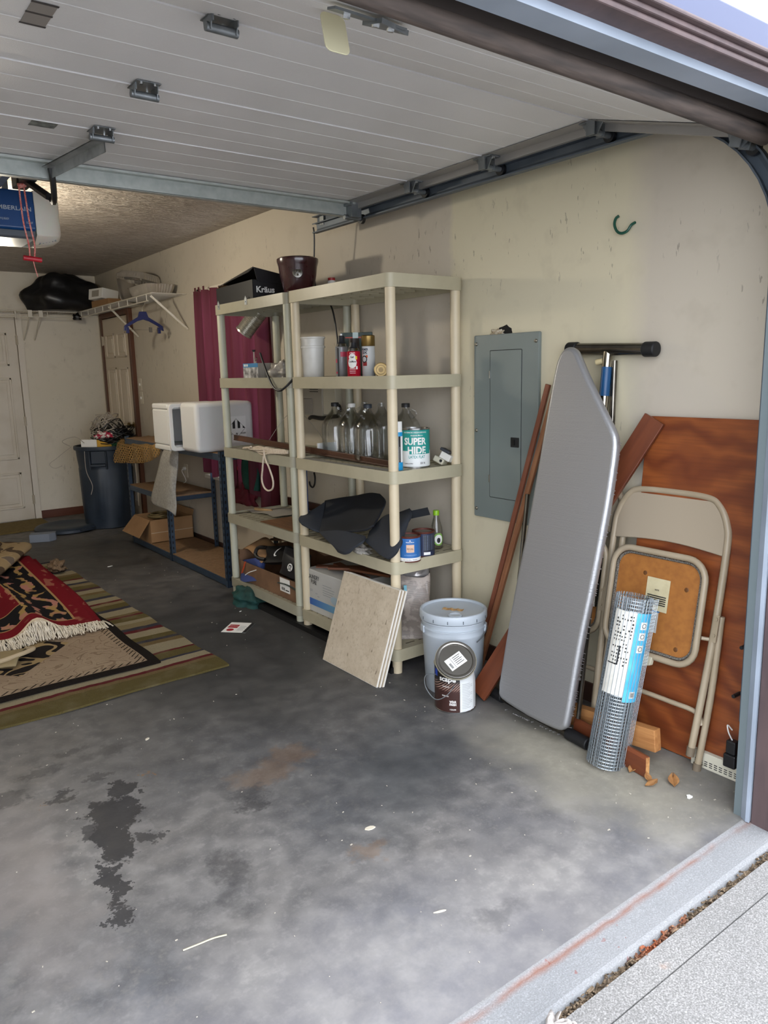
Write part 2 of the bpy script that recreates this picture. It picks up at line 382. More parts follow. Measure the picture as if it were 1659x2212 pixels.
# front wall with the door opening
OX0, OX1, OZ = -3.25, -.345, 2.165
BROWN = wood('brown_trim_paint', '#4b3d3e', '#5d4c4b', 2, 3, .6, 20)
VINYL = mat('grey_vinyl_seal', '#8f99a6', .45, col2='#7f8995', nscale=5)
SIDING = mat('pale_siding', '#9aa2ae', .6)
b = B(); b.bb((OX1+.02, -1.70, 0), (.13, Y0, ZC)); b.bb((XL-.12, -1.70, 0), (OX0-.02, Y0, ZC)); b.bb((OX0-.02, -1.70, OZ+.02), (OX1+.02, Y0, ZC))
struct('wall_front', b, PAINT_B, 'front wall around the overhead door opening', 'wall')
b = B(); b.bb((OX1+.1, -1.76, 0), (1.5, -1.70, 3.0)); b.bb((-5, -1.76, 0), (OX0-.1, -1.70, 3.0)); b.bb((OX0-.1, -1.76, 2.24), (OX1+.1, -1.70, 3.0))
struct('wall_outside', b, SIDING, 'pale outside siding around the garage opening', 'wall')
b = B()   # jambs and head of the opening
b.bb((OX1, -1.79, -.01), (OX1+.12, -1.706, 2.30)); b.bb((OX0-.12, -1.79, -.01), (OX0, -1.706, 2.30))
b.bb((OX0, -1.79, OZ), (OX1, -1.706, 2.178))
b.bb((OX0-.12, -1.80, 2.178), (OX1+.12, -1.70, 2.19)); b.bb((OX0-.12, -1.815, 2.19), (OX1+.12, -1.70, 2.2))
struct('trim_3', b, BROWN, 'dark brown wooden casing around the overhead door opening', 'trim', bevel=.004)
b = B(); b.bb((OX0-.14, -1.80, 2.20), (OX1+.14, -1.76, 2.262)); struct('trim_4', b, mat('haze_blue_trim', '#464d68', .6), 'band above the brown door head, tinted blue for lens haze', 'trim', bevel=.004)  # blue lens haze is put into this band's colour
b = B(); b.prism([(0, 0), (-.014, -.022), (-.012, -.034), (.02, -.028), (.03, 0)], 0, 2.16, M=Matrix.Translation((OX1, -1.674, 0)))
b.prism([(0, 0), (.014, -.022), (.012, -.034), (-.02, -.028), (-.03, 0)], 0, 2.16, M=Matrix.Translation((OX0, -1.674, 0)))
b.bb((OX0, -1.735, 2.145), (OX1, -1.672, 2.166))
struct('trim_5', b, VINYL, 'grey vinyl weather seal lining the door opening', 'trim')
b = B(); b.bb((OX1+.002, -1.676, 0), (OX1+.03, -1.648, 2.18)); b.bb((OX0-.03, -1.676, 0), (OX0-.002, -1.648, 2.18))
struct('trim_6', b, mat('grey_jamb_paint', '#5f6a6d', .5), 'grey painted inner jamb boards beside the roller tracks', 'trim')
# skirting boards
RED = wood('red_brown_skirting', '#5a2c1a', '#6b3a22', 0, 2, .5, 30)
struct('baseboard_back', B().bb((-.79, Y1-.014, 0), (0, Y1, .085)), RED, 'red brown skirting board on the back wall beside the white door', 'skirting', bevel=.003)
struct('baseboard_right', B().bb((-.012, -1.5, 0), (0, 4.7, .09)), mat('dark_skirting', '#33241f', .5, col2='#4a2f24', nscale=4), 'dark skirting board along the right wall', 'skirting', bevel=.003)

# window in the right wall
FRM = mat('window_frame_paint', '#d8d2c4', .5)
t = thing('window_1', 'window in the right wall behind the red curtain', 'window', (.06, (wy0+wy1)/2, wz0), kind='structure')
hw, hh = (wy1-wy0)/2, wz1-wz0
b = B()
for y in (-hw+.025, 0, hw-.025): b.bb((-.03, y-.025, 0), (.03, y+.025, hh))
for z in (.025, hh/2, hh-.025): b.bb((-.03, -hw, z-.025), (.03, hw, z+.025))
b.o('window_frame', FRM, t, bevel=.003)
b = B(); fw_ = .035
b.bb((-.075, -hw-.03, -.03), (-.05, -hw+.005, hh+.03)); b.bb((-.075, hw-.005, -.03), (-.05, hw+.035, hh+.035)); b.bb((-.075, -hw-.03, hh-.005), (-.05, hw+.035, hh+.035))
b.o('window_casing', FRM, t, bevel=.003)
B().bb((-.10, -hw-.05, -.03), (0, hw+.05, 0)).o('window_sill', FRM, t, bevel=.004)
g = NT('window_glass'); gl = g.n('BsdfGlass', Roughness=0.0, IOR=1.02)
tr = g.n('BsdfTransparent'); mx = g.n('MixShader', .08, tr, g.n('BsdfGlossy', Roughness=.02)); g.t.links.new(mx.outputs[0], g.out.inputs[0])
for y in (-hw/2, hw/2):
    for z in (hh*.25, hh*.75): B().bb((-.004, y-hw/2+.025, z-hh/4+.025), (.004, y+hw/2-.025, z+hh/4-.025)).o('pane', g.mat, t)

# doors
def panel_door(name, label, M, w, h, panels, m_, mf, hinge_x, knob, casing, cw=.06, ext=True):
    """local x along the wall, y up the wall, z out of the wall; origin at the middle of the foot"""
    t = thing(name, label, 'door', M=M, kind='structure')
    B().bb((-w/2, .012, 0), (w/2, h, .03)).o('door_leaf', m_, t, bevel=.002)
    for x0, x1, y0, y1 in panels:
        cx, cy, a, c = (x0+x1)/2, (y0+y1)/2, x1-x0, y1-y0
        b = B()
        for q0, q1 in (((x0, y0), (x1, y0+.022)), ((x0, y1-.022), (x1, y1)), ((x0, y0), (x0+.022, y1)), ((x1-.022, y0), (x1, y1))): b.bb((q0[0], q0[1], .029), (q1[0], q1[1], .043))
        b.bb((x0+.05, y0+.05, .029), (x1-.05, y1-.05, .042))
        b.o('door_panel', m_, t, bevel=.004)
    b = B(); b.bb((-w/2-cw-.006, 0, 0), (-w/2-.006, h+.006+cw, .042)); b.o('casing', mf, t, bevel=.003)
    b = B(); b.bb((w/2+.006, 0, 0), (w/2+cw+.006, h+.006+cw, .042)); b.o('casing', mf, t, bevel=.003)
    b = B(); b.bb((-w/2-.006, h+.006, 0), (w/2+.006, h+.006+cw, .042)); b.o('head_casing', mf, t, bevel=.003)
    for z in (.22, h/2, h-.22):
        b = B(); b.bb((hinge_x-.012, z-.045, .025), (hinge_x+.012, z+.045, .046)); b.cyl((hinge_x, z-.05, .046), (hinge_x, z+.05, .046), .006); b.o('hinge', casing, t, smooth=True)
    if knob:
        kx, ky = knob; b = B(); k = Matrix.Translation((kx, ky, .03))
        b.lathe([(.0, 0), (.032, 0), (.032, .006), (.012, .012), (.011, .03), (.026, .04), (.03, .055), (.022, .066), (0, .068)], 16, k)
        b.o('door_knob', mat('brass_knob', '#8a7a58', .25, 1), t, smooth=True)
    return t
DW = mat('door_paint', '#d2cabb', .45, col2='#c2b8a5', nscale=4, nlo=.45, nhi=.8); HNG = mat('old_hinge', '#b7ad9a', .45)
XF = ((1, 0, 0), (0, 0, 1))
w_ = .9
panel_door('door_1', 'white panelled door in the back wall at the left', frame((-.855-w_/2, Y1, 0), *XF), w_, 2.10,
           [(-.36, -.05, 1.62, 1.95), (.05, .36, 1.62, 1.95), (-.36, -.05, .66, 1.5), (.05, .36, .66, 1.5), (-.36, -.05, .14, .52), (.05, .36, .14, .52)], DW, mat('white_casing', '#d9d2c4', .5), w_/2+.003, (-.38, .95), HNG)
DW2 = mat('tan_door_paint', '#cdc1ad', .45)
panel_door('door_2', 'cream six panel door with brown casing near the back corner', frame((0, 5.255, 0), (0, -1, 0), (0, 0, 1)), .80, 2.085,
           [(-.31, -.05, 1.68, 1.93), (.05, .31, 1.68, 1.93), (-.31, -.05, .98, 1.58), (.05, .31, .98, 1.58), (-.31, -.05, .16, .86), (.05, .31, .16, .86)], DW2, wood('brown_casing', '#4f2f1e', '#6a4029', 1, 3, .5, 25), -.403, (.34, 1.0), HNG, .055)
b = B(); b.bb((-1.95, Y1-.09, 0), (-.80, Y1-.02, .004)); 
B2 = B().grid(lambda u, v: (-2.1+1.3*u, 5.2+.62*v, .012+.002*math.sin(9*u+5*v)), 12, 6)
tag(B2.o('door_mat', mat('olive_mat', '#6d5c33', .95, col2='#7d6b3e', nscale=40, bump=.6, bscale=300), solid=.01), 'flat olive brown mat in front of the white back door', 'mat')
# switches and outlet on the right wall
PLT = mat('switch_plate', '#cfc8b6', .4)
for y, z, lab in ((4.71, 1.405, 'upper light switch plate beside the brown door casing'), (4.70, 1.275, 'lower light switch plate beside the brown door casing')):
    t = thing('light_switch', lab, 'switch', M=frame((0, y, z), (0, -1, 0), (0, 0, 1)))
    B().prism(rrect(.075, .118, .006, 3), 0, .006).o('plate', PLT, t, bevel=.002)
    B().bb((-.005, -.012, .005), (.005, .012, .016)).o('toggle', WHITE, t, bevel=.002)
t = thing('wall_outlet', 'white wall outlet with a cord above the low rack shelf', 'outlet', M=frame((0, 3.70, .64), (0, -1, 0), (0, 0, 1)))
B().prism(rrect(.075, .118, .006, 3), 0, .006).o('plate', PLT, t, bevel=.002)
B().cyl((0, .02, .006), (0, .02, .03), .016).o('plug', WHITE, t, smooth=True)
B().tube(smooth_path([(0, .02, .03), (.02, -.0, .05), (.05, -.08, .03), (.02, -.11, .05), (-.03, -.12, .06)]), .003).o('cord', WHITE, t, smooth=True)
# ================================================================== overhead door, track, opener
def door_steel():
    m = NT('embossed_door_steel'); v = m.co()
    n = m.noise(v, 260, 0); n2 = m.noise(v, 3, 1)
    m.set(m.b.inputs['Base Color'], m.mix(m.ramp(n2, (.3, 0.), (.75, 1.)), '#e2e1e1', '#dad9d9')); m.p(Roughness=.42); m.bump(n, .25, .002)
    return m.mat
STEEL = door_steel()
GALV = mat('galvanised_steel', '#a9aeb0', .38, .5, col2='#8c9193', nscale=18, bump=.05, bscale=90)
DKST = mat('dark_galvanised_steel', '#83888b', .35, .55, col2='#6b7073', nscale=14)
TRK = mat('track_steel', '#59626c', .5, .35, col2='#4c555f', nscale=6)
BLK = mat('black_plastic', '#16171a', .45); BOLT = mat('bright_bolt', '#c6c8c8', .25, 1)
DX0, DX1, DZ = -3.36, -.25, 2.335
t = thing('overhead_garage_door', 'raised sectional garage door with pale ribbed steel panels overhead', 'garage door', (-1.8, -.4, DZ))
TO = Vector((-1.8, -.4, DZ))
ends = [((.60, DZ), (.065, DZ)), ((.065, DZ), (-.42, DZ)), ((-.42, DZ), (-.955, DZ)), ((-.955, DZ), (-1.55, 2.168))]
SEC = []
for (ya, za), (yb, zb) in ends:
    L = math.hypot(yb-ya, zb-za); prof = [(0.002, 0)]
    for k in (1, 2, 3):
        s_ = L*k/4; prof += [(s_-.003, 0), (s_-.001, -.0011), (s_+.001, -.0011), (s_+.003, 0)]
    prof += [(L-.008, 0), (L-.005, -.003), (L-.002, -.003), (L-.002, .042), (.002, .042)]
    M = Matrix(((0, 0, 1, DX0-TO.x), ((yb-ya)/L, -(zb-za)/L, 0, ya-TO.y), ((zb-za)/L, abs(yb-ya)/L, 0, za-TO.z), (0, 0, 0, 1)))
    ob = B().prism(prof, 0, DX1-DX0-.012, M=M).o('door_section', STEEL, t)
    ys, zs = (yb-ya)/L, (zb-za)/L
    Ms = Matrix(((1, 0, 0, DX1-TO.x), (0, ys, -zs, ya-TO.y), (0, zs, abs(ys), za-TO.z), (0, 0, 0, 1)))
    b = B(); b.bb((-.012, .003, -.03), (-.010, L-.003, .04), M=Ms); b.bb((-.012, .003, -.032), (.004, L-.003, -.03), M=Ms); b.bb((-.075, .006, -.0045), (-.012, L-.006, -.003), M=Ms)
    b.o('end_stile', mat('stile_steel', '#a3a19e', .35, .5), t)
# bottom weather seal, sagging a little
b = B(); RUB = mat('dirty_rubber_seal', '#5c5049', .75, col2='#2f2a28', nscale=22, stretch=(.25, 2, 2), nlo=.3, nhi=.75, bump=.35, bscale=60)
P = [(DX0+3.10*i/30, -1.563, 2.172-.03*(i/30)**3) for i in range(31)]
b.tube([Vector(p)-TO for p in P], .027, 12); b.o('bottom_seal', RUB, t, smooth=True)
b = B(); b.bb((DX0, -1.59, 2.17), (DX1, -1.56, 2.195)); b.v = [tuple(Vector(p)-TO) for p in b.v]; b.o('bottom_retainer', mat('seal_retainer', '#4a4340', .6, .3), t)
# hinges
def hinge_mesh():
    b = B()
    b.bb((-.055, -.075, -.003), (.055, .045, 0)); b.bb((-.05, -.05, -.03), (-.046, .03, 0)); b.bb((.046, -.05, -.03), (.05, .03, 0))
    b.prism([(-.05, 0), (.03, 0), (.0, -.05), (-.03, -.05)], -.052, -.048, M=Matrix(((0, 0, 1, 0), (1, 0, 0, 0), (0, 1, 0, 0), (0, 0, 0, 1))))
    b.prism([(-.05, 0), (.03, 0), (.0, -.05), (-.03, -.05)], .048, .052, M=Matrix(((0, 0, 1, 0), (1, 0, 0, 0), (0, 1, 0, 0), (0, 0, 0, 1))))
    b.cyl((-.062, -.012, -.04), (.062, -.012, -.04), .016, n=12)
    b.mi = 1
    for x, y in ((-.03, -.062), (.03, -.062), (-.03, .034), (.03, .034)): b.cyl((x, y, -.012), (x, y, -.002), .008, n=6)
    return b
hm = hinge_mesh().o('hinge', [DKST, BOLT], t, smooth=True)
hm.matrix_basis = Matrix.Translation(Vector((-1.70, .065, DZ-.003))-TO) @ Matrix.Scale(.68, 4)
for y in (-.42, -.955): kid(hm, t, 'hinge', Matrix.Translation(Vector((-1.72, y, DZ-.003))-TO) @ Matrix.Scale(.68, 4))
def roller_mesh():
    b = B(); b.bb((-.045, -.05, -.006), (.02, .05, -.002)); b.bb((-.045, -.018, -.05), (-.04, .018, 0)); b.bb((.012, -.018, -.05), (.016, .018, 0))
    b.prism([(-.05, 0), (.05, 0), (.018, -.05), (-.018, -.05)], -.03, -.026, M=Matrix(((0, 0, 1, 0), (1, 0, 0, 0), (0, 1, 0, 0), (0, 0, 0, 1))))
    b.cyl((-.03, 0, -.036), (.062, 0, -.036), .012, n=10); b.cyl((.0, 0, -.036), (.075, 0, -.036), .005, n=8)
    b.mi = 1; b.cyl((.06, 0, -.036), (.075, 0, -.036), .024, n=16)
    b.mi = 2
    for x, y in ((-.02, .042), (-.02, -.042), (.006, .042)): b.cyl((x, y, -.014), (x, y, -.004), .007, n=6)
    return b
rm = roller_mesh().o('roller_bracket', [DKST, BLK, BOLT], t, smooth=True)
spots = [(.07, DZ, 0), (-.42, DZ, 0), (-.965, DZ, 0), (-1.515, 2.17, 16)]
rm.matrix_basis = Matrix.Translation(Vector((-.275, .07, DZ-.002))-TO)
for y, z, a in spots[1:]: kid(rm, t, 'roller_bracket', Matrix.Translation(Vector((-.275, y, z-.004))-TO) @ rotm(a))
b = B(); q = Vector((-.27, .575, DZ))-TO   # top roller arm
b.bb((q.x-.03, q.y-.03, q.z-.075), (q.x+.03, q.y+.03, q.z)); b.bb((q.x-.045, q.y-.04, q.z-.02), (q.x-.03, q.y+.04, q.z)); b.cyl((q.x-.05, q.y+.01, q.z-.072), (q.x+.06, q.y+.01, q.z-.072), .012)
b.mi = 1; b.cyl((q.x+.05, q.y+.01, q.z-.072), (q.x+.068, q.y+.01, q.z-.072), .024, n=16); b.mi = 2; b.cyl((q.x, q.y-.025, q.z-.02), (q.x, q.y-.02, q.z+.004), .007, n=6)
b.o('top_roller_bracket', [DKST, BLK, BOLT], t, smooth=True)
# reinforcing strut across the top section
b = B(); b.M = Matrix.Translation(-TO)
b.bb((DX0, .545, DZ-.007), (DX1-.03, .60, DZ-.003)); b.bb((DX0, .595, DZ-.064), (DX1-.03, .60, DZ-.003)); b.bb((DX0, .595, DZ-.066), (DX1-.03, .625, DZ-.062)); b.bb((DX0, .54, DZ-.013), (DX1-.03, .547, DZ-.003))
b.o('strut', mat('strut_galvanised', '#b4bab6', .4, .35, col2='#a3aaa6', nscale=25, bump=.04, bscale=60), t)
# opener bracket strap and operator plate
b = B(); b.M = Matrix.Translation(-TO)
a_, c_ = Vector((-1.70, .09, DZ-.03)), Vector((-1.765, .56, DZ-.03))
d_ = (c_-a_).normalized()
b.add([tuple(p) for p in (a_+Vector((-.018, 0, 0)), a_+Vector((.018, 0, 0)), c_+Vector((.018, 0, 0)), c_+Vector((-.018, 0, 0)), a_+Vector((-.018, 0, .004)), a_+Vector((.018, 0, .004)), c_+Vector((.018, 0, .004)), c_+Vector((-.018, 0, .004)),
       a_+Vector((.018, 0, -.035)), c_+Vector((.018, 0, -.035)), a_+Vector((.021, 0, -.035)), c_+Vector((.021, 0, -.035)), a_+Vector((.021, 0, 0)), c_+Vector((.021, 0, 0)))],
      [(0, 1, 2, 3), (4, 7, 6, 5), (1, 8, 9, 2), (10, 12, 13, 11), (8, 10, 11, 9)])
b.o('opener_bracket', GALV, t)
b = B(); b.M = Matrix.Translation(-TO)
for i in range(9):
    p = a_+(c_-a_)*(.12+.76*i/8)+Vector((.0225, 0, -.018)); b.cyl(p, p+Vector((.001, 0, 0)), .005, n=8)
b.o('bracket_holes', BLK, t)
# lift plate on the bottom section
e0, e1 = Vector((0, -.955, DZ)), Vector((0, -1.55, 2.168)); sl = (e1-e0).normalized(); nr = Vector((0, sl.z, -sl.y)) if False else Vector((0, -sl.z, sl.y)); 
if nr.z > 0: nr = -nr
Mp = Matrix((Vector((1, 0, 0)), sl, nr)).transposed().to_4x4(); Mp.translation = e0+sl*.47+nr*.006+Vector((-1.665, 0, 0))-TO
b = B(); b.prism(rrect(.062, .085, .014, 4), -.0015, .0015, M=frame(Vector((-1.655, -1.36, 2.18))-TO, (1, 0, 0), (0, .25, 1))); b.o('lift_plate', mat('pale_zinc_plate', '#cfc9a8', .35, .3), t, bevel=.001)
b = B(); b.bb((-.05, .02, .003), (.13, .05, .008)); b.prism([(.05, .0), (.15, .03), (.05, .07)], .002, .012); b.mi = 1
for x, y in ((-.01, .03), (.06, .035), (.1, .033)): b.cyl((x, y, .004), (x, y, .016), .008, n=6)
b.o('lift_handle_bracket', [DKST, BOLT], t, M=Mp)
b = B(); b.bb((-2.113, -.80, DZ-.0018), (-2.056, -.672, DZ-.0008)); b.M = None; b.v = [tuple(Vector(p)-TO) for p in b.v]; b.o('tape_patch', mat('grey_tape', '#8d8782', .6), t)
b = B()
for y in (-.80, -.74, -.672): b.bb((-2.115, y-.004, DZ-.0024), (-2.054, y+.004, DZ-.0016))
b.v = [tuple(Vector(p)-TO) for p in b.v]; b.o('tape_edge', mat('tape_edge_dark', '#3f3b3a', .7), t)
b = B(); b.bb((-1.922, .07, DZ-.0018), (-1.838, .135, DZ-.0006)); b.v = [tuple(Vector(p)-TO) for p in b.v]
b.o('sticker', mat('door_sticker', '#3a4143', .3, col2='#9aa19c', nscale=35), t)

# tracks
def track(x, s, label):
    t = thing('door_track', label, 'track', (x, -.3, 2.25)); O = Vector((x, -.3, 2.25))
    path = [(1.06, 2.262), (.3, 2.262), (-.6, 2.262), (-1.13, 2.262)]
    for i in range(1, 13):
        a = R(90*i/12); path.append((-1.13-.46*math.sin(a), 1.802+.46*math.cos(a)))
    path += [(-1.59, 1.2), (-1.59, .6), (-1.59, .012)]
    def sweep(b, sec):
        vs = []; n = len(sec)
        for i, (y, z) in enumerate(path):
            p0 = path[max(i-1, 0)]; p1 = path[min(i+1, len(path)-1)]; dy, dz = p1[0]-p0[0], p1[1]-p0[1]; l = math.hypot(dy, dz); ny, nz = -dz/l, dy/l
            if nz > 0 or (abs(nz) < 1e-6 and ny > 0): pass
            # inside of the bend: (−normal) points to the curve centre
            cy, cz = (dz/l, -dy/l)
            for (u, w_) in sec: vs.append((x+s*u-O.x, y+cy*w_-O.y, z+cz*w_-O.z))
        fs = [(i*n+j, i*n+j+1, (i+1)*n+j+1, (i+1)*n+j) for i in range(len(path)-1) for j in range(n-1)]
        b.add(vs, fs)
    b = B(); sweep(b, [(-.03, .006), (-.03, 0), (0, 0), (.004, .025), (0, .052), (-.03, .052), (-.03, .046)]); b.o('rail', TRK, t, solid=.002)
    b = B(); b.bb((x+s*.006-O.x, -1.0-O.y, 2.30-O.z), (x+s*.012-O.x, 1.06-O.y, 2.352-O.z)); b.bb((x+s*.006-O.x, -1.0-O.y, 2.348-O.z), (x-s*.03-O.x, 1.06-O.y, 2.352-O.z)); b.o('reinforcing_angle', TRK, t)
    b = B(); b.bb((x-O.x-.004, .98-O.y, 2.30-O.z), (x-O.x+.03, 1.02-O.y, ZC-O.z)); b.o('hanger', GALV, t)
    b = B(); b.bb((x+s*.004-O.x, -1.66-O.y, .25-O.z), (x+s*.008-O.x, -1.565-O.y, 1.75-O.z)); b.bb((x+s*.008-O.x, -1.60-O.y, 0.012-O.z), (x+s*.06-O.x, -1.595-O.y, 2.2-O.z)); b.o('jamb_angle', TRK, t)
    return t
track(-.19, 1, 'grey steel roller track curving down beside the right jamb'); track(-3.42, -1, 'grey steel roller track along the left side')
b = B().tube(smooth_path([(-.2, 1.08, 2.30), (-.19, 1.09, 2.24), (-.175, 1.12, 1.98), (-.15, 1.0, 1.86), (-.15, .95, 1.7), (-.16, .93, 1.60)]), .005, 6)
tag(b.o('black_rope', BLK, smooth=True), 'thin black rope hanging from the far track end behind the maroon pot', 'rope')
# green hook screwed in the wall
b = B().tube(smooth_path([(0, -.937, 2.022), (-.015, -.93, 2.012), (-.022, -.918, 1.992), (-.025, -.895, 1.986), (-.028, -.875, 1.996), (-.028, -.862, 2.022), (-.024, -.864, 2.045), (-.02, -.876, 2.054)]), .0055, 8)
tag(b.o('wall_hook', mat('green_vinyl', '#0d4a3a', .4), smooth=True), 'dark green curved utility hook screwed into the wall above the ironing board', 'hook')

# opener
t = thing('garage_door_opener', 'blue and white garage door opener hanging below the ceiling', 'opener', (-1.77, 1.6, 2.21))
BLUE = mat('opener_blue', '#184a86', .35, col2='#143f78', nscale=3); WHP = NT('opener_lens'); WHP.p(Base_Color=rgba('#e9e6dc'), Roughness=.4); WHP.p(Transmission_Weight=.0, Subsurface_Weight=.2); WHP = WHP.mat
b = B(); b.prism([(0, .04), (.012, .03), (.02, .02), (.36, .02), (.36, .22), (0, .225)], -.195, .195, M=Matrix(((0, 0, 1, 0), (1, 0, 0, 0), (0, 1, 0, 0), (0, 0, 0, 1)))); b.o('housing', BLUE, t, bevel=.006)
b = B(); b.prism([(.005, .0), (.02, -.01), (.34, -.005), (.355, .02), (.005, .03)], -.19, .19, M=Matrix(((0, 0, 1, 0), (1, 0, 0, 0), (0, 1, 0, 0), (0, 0, 0, 1)))); b.o('underside', mat('opener_grey', '#5a6069', .5), t, bevel=.003)
for s in (1, -1):
    def lens(u, v):
        a = R(-100+200*v); k = u
        x = .195+.145*k; shrink = (1-.55*k**2.4)
        return (s*x, .02+.165+(.165*math.cos(R(180)*1)*1)*0+(-.165*shrink*math.cos(a)) if False else .0, 0)
    b = B(); prof0 = [(0.0, .01), (.0, .23), (.10, .235), (.36, .21), (.36, -.0), (.16, -.03), (.06, -.025)]
    ks = [(0, 1), (.04, 1.0), (.08, .93), (.115, .80), (.135, .62), (.14, .5)]
    vs = []; n = len(prof0); cy, cz = .15, .09
    for x, k in ks:
        for (y, z) in prof0: vs.append((s*(.195+x), cy+(y-cy)*k, cz+(z-cz)*(.35+.65*k)))
    fs = [(i*n+j, i*n+(j+1) % n, (i+1)*n+(j+1) % n, (i+1)*n+j) for i in range(len(ks)-1) for j in range(n)]+[tuple(range((len(ks)-1)*n, len(ks)*n))]
    b.add(vs, fs); b.o('light_lens', WHP, t, smooth=True, bevel=.004, ang=50)
    b = B()
    for i in range(6): b.bb((s*(.215+.016*i), .05, -.026+.007*i*.6), (s*(.222+.016*i), .20, -.018+.007*i*.6))
    b.o('lens_vent', mat('vent_grey', '#7d8084', .5), t)
SIL = mat('silver_print', '#b9c2cc', .4, .3)
letter(t, 'opener', .235, .021, frame((.06, -.0015, .135), *XF), SIL); letter(t, 'myq', .045, .012, frame((.045, -.0015, .078), *XF), SIL); letter(t, 'horse', .03, .012, frame((.165, -.0015, .068), *XF), SIL)
b = B()
b.bb((-.015, .17, .22), (.015, .20, ZC-2.21)); ch_ = b.o('ceiling_hanger', GALV, t); ch_.location = (-.1, 0, 0); kid(ch_, t, 'ceiling_hanger', Matrix.Translation((.1, 0, 0)))
b = B(); b.bb((-.018, -3.1, .20), (.018, .05, .235)); Mr = Matrix.Translation((0, 0, 0)) @ rotm(-.9); b.o('rail', DKST, t, M=Matrix.Translation((0, 0, .0)) @ rotm(-.6))
b = B(); b.bb((-.03, -.78, .10), (.03, -.58, .20)); b.bb((-.045, -.74, .15), (-.03, -.6, .2)); b.o('trolley', BLK, t, bevel=.004)
b = B(); b.tube([(-.01, -.68, .13), (.05, -.86, .025)], [.016, .016], 6); b.o('straight_arm', BLK, t)
b = B(); b.tube(smooth_path([(.02, -1.04, .10), (.03, -1.02, .06), (.045, -.96, -.0), (.06, -.88, .0), (.06, -.84, .03)]), .012, 6); b.o('curved_arm', BLK, t, smooth=True)
b = B(); PNK = mat('red_white_cord', '#c9564f', .7, col2='#d9a59a', nscale=160)
b.tube(smooth_path([(-.028, -.70, .09), (-.025, -.70, -.05), (-.012, -.70, -.15), (-.012, -.70, -.205)]), .0035); b.tube(smooth_path([(-.008, -.70, .09), (.0, -.70, -.05), (.012, -.70, -.15), (.006, -.70, -.205)]), .0035); b.cyl((-.03, -.70, .09), (-.002, -.70, .1), .012)
b.tube(smooth_path([(0, -.70, -.22), (.005, -.70, -.25), (.012, -.70, -.285)]), .002); b.o('release_cord', PNK, t, smooth=True)
b = B(); b.cyl((-.04, -.70, -.207), (.035, -.70, -.213), .011, n=12); b.o('release_handle', mat('red_plastic', '#a81d2a', .4), t, smooth=True)
b = B(); b.cyl((-.018, -.70, .10), (-.018, -.70, .16), .02, .012); b.o('release_lever', BLK, t)
ld = bpy.data.lights.new('opener_bulb', 'POINT'); ld.energy = 9; ld.color = (1, .9, .72); ld.shadow_soft_size = .06
lo = bpy.data.objects.new('opener_bulb', ld); COL.objects.link(lo); lo.parent = t; lo.location = (.12, .62, -.03)
CV_A = [[(-.28,.936,.735),(-.24,.832,.76),(-.2,.747,.776),(-.2,.586,.813),(-.22,.464,.822)],[(-.34,.865,.689),(-.3,.745,.713),(-.27,.635,.729),(-.27,.47,.766),(-.28,.339,.806)],[(-.42,.761,.652),(-.38,.651,.663),(-.36,.521,.679),(-.36,.369,.721),(-.36,.278,.758)],[(-.5,.655,.622),(-.5,.492,.647),(-.48,.348,.672),(-.47,.258,.691),(-.45,.213,.719)]]
CV_B = [[(-.44,.922,.68),(-.4,.884,.699),(-.29,.915,.734)],[(-.52,.839,.67),(-.47,.787,.671),(-.385,.8,.668)],[(-.54,.772,.654),(-.53,.691,.638),(-.5,.655,.622)]]
CV_C = [[(-.5,.655,.622),(-.5,.447,.662),(-.48,.246,.659)],[(-.53,.539,.606),(-.54,.368,.624),(-.52,.21,.647)],[(-.55,.433,.59),(-.57,.304,.591),(-.55,.228,.625)],[(-.56,.375,.57),(-.57,.305,.574),(-.56,.265,.589)]]
CV_D = [[(-.42,.288,.667),(-.36,.247,.743),(-.3,.208,.759),(-.28,.13,.791)],[(-.46,.254,.643),(-.42,.168,.71),(-.36,.112,.745),(-.32,.077,.768)],[(-.48,.247,.635),(-.47,.103,.657),(-.43,.042,.707),(-.38,.051,.71)],[(-.5,.103,.604),(-.51,.023,.592),(-.47,-.007,.63),(-.42,.027,.674)]]
TOWEL = [[(-.42,3.006,.958),(-.4,2.839,.953),(-.36,2.911,.945)],[(-.47,3.012,.863),(-.475,2.785,.88),(-.45,2.719,.883)],[(-.475,3.093,.746),(-.49,2.805,.773),(-.46,2.735,.759)],[(-.475,3.216,.602),(-.495,2.846,.644),(-.46,2.797,.627)],[(-.475,3.309,.465),(-.49,2.934,.505),(-.46,2.803,.492)],[(-.475,3.135,.444),(-.49,2.897,.447),(-.46,2.838,.407)]]
NET = [[(-.2,4.817,.878),(-.15,4.445,.913),(-.1,4.027,.94),(-.1,3.8,.944)],[(-.38,4.312,.901),(-.36,3.841,.923),(-.34,3.442,.949),(-.3,3.287,.944)],[(-.46,4.152,.862),(-.465,3.662,.894),(-.46,3.23,.921),(-.45,3.028,.944)],[(-.48,4.178,.777),(-.47,3.666,.814),(-.47,3.271,.844),(-.47,3.057,.885)],[(-.48,4.182,.713),(-.47,3.99,.728),(-.46,3.478,.769),(-.46,3.144,.841)]]
PLB = [[(-.47,.567,.541),(-.4,.491,.569),(-.35,.39,.566)],[(-.49,.47,.524),(-.47,.347,.555),(-.44,.205,.564)]]
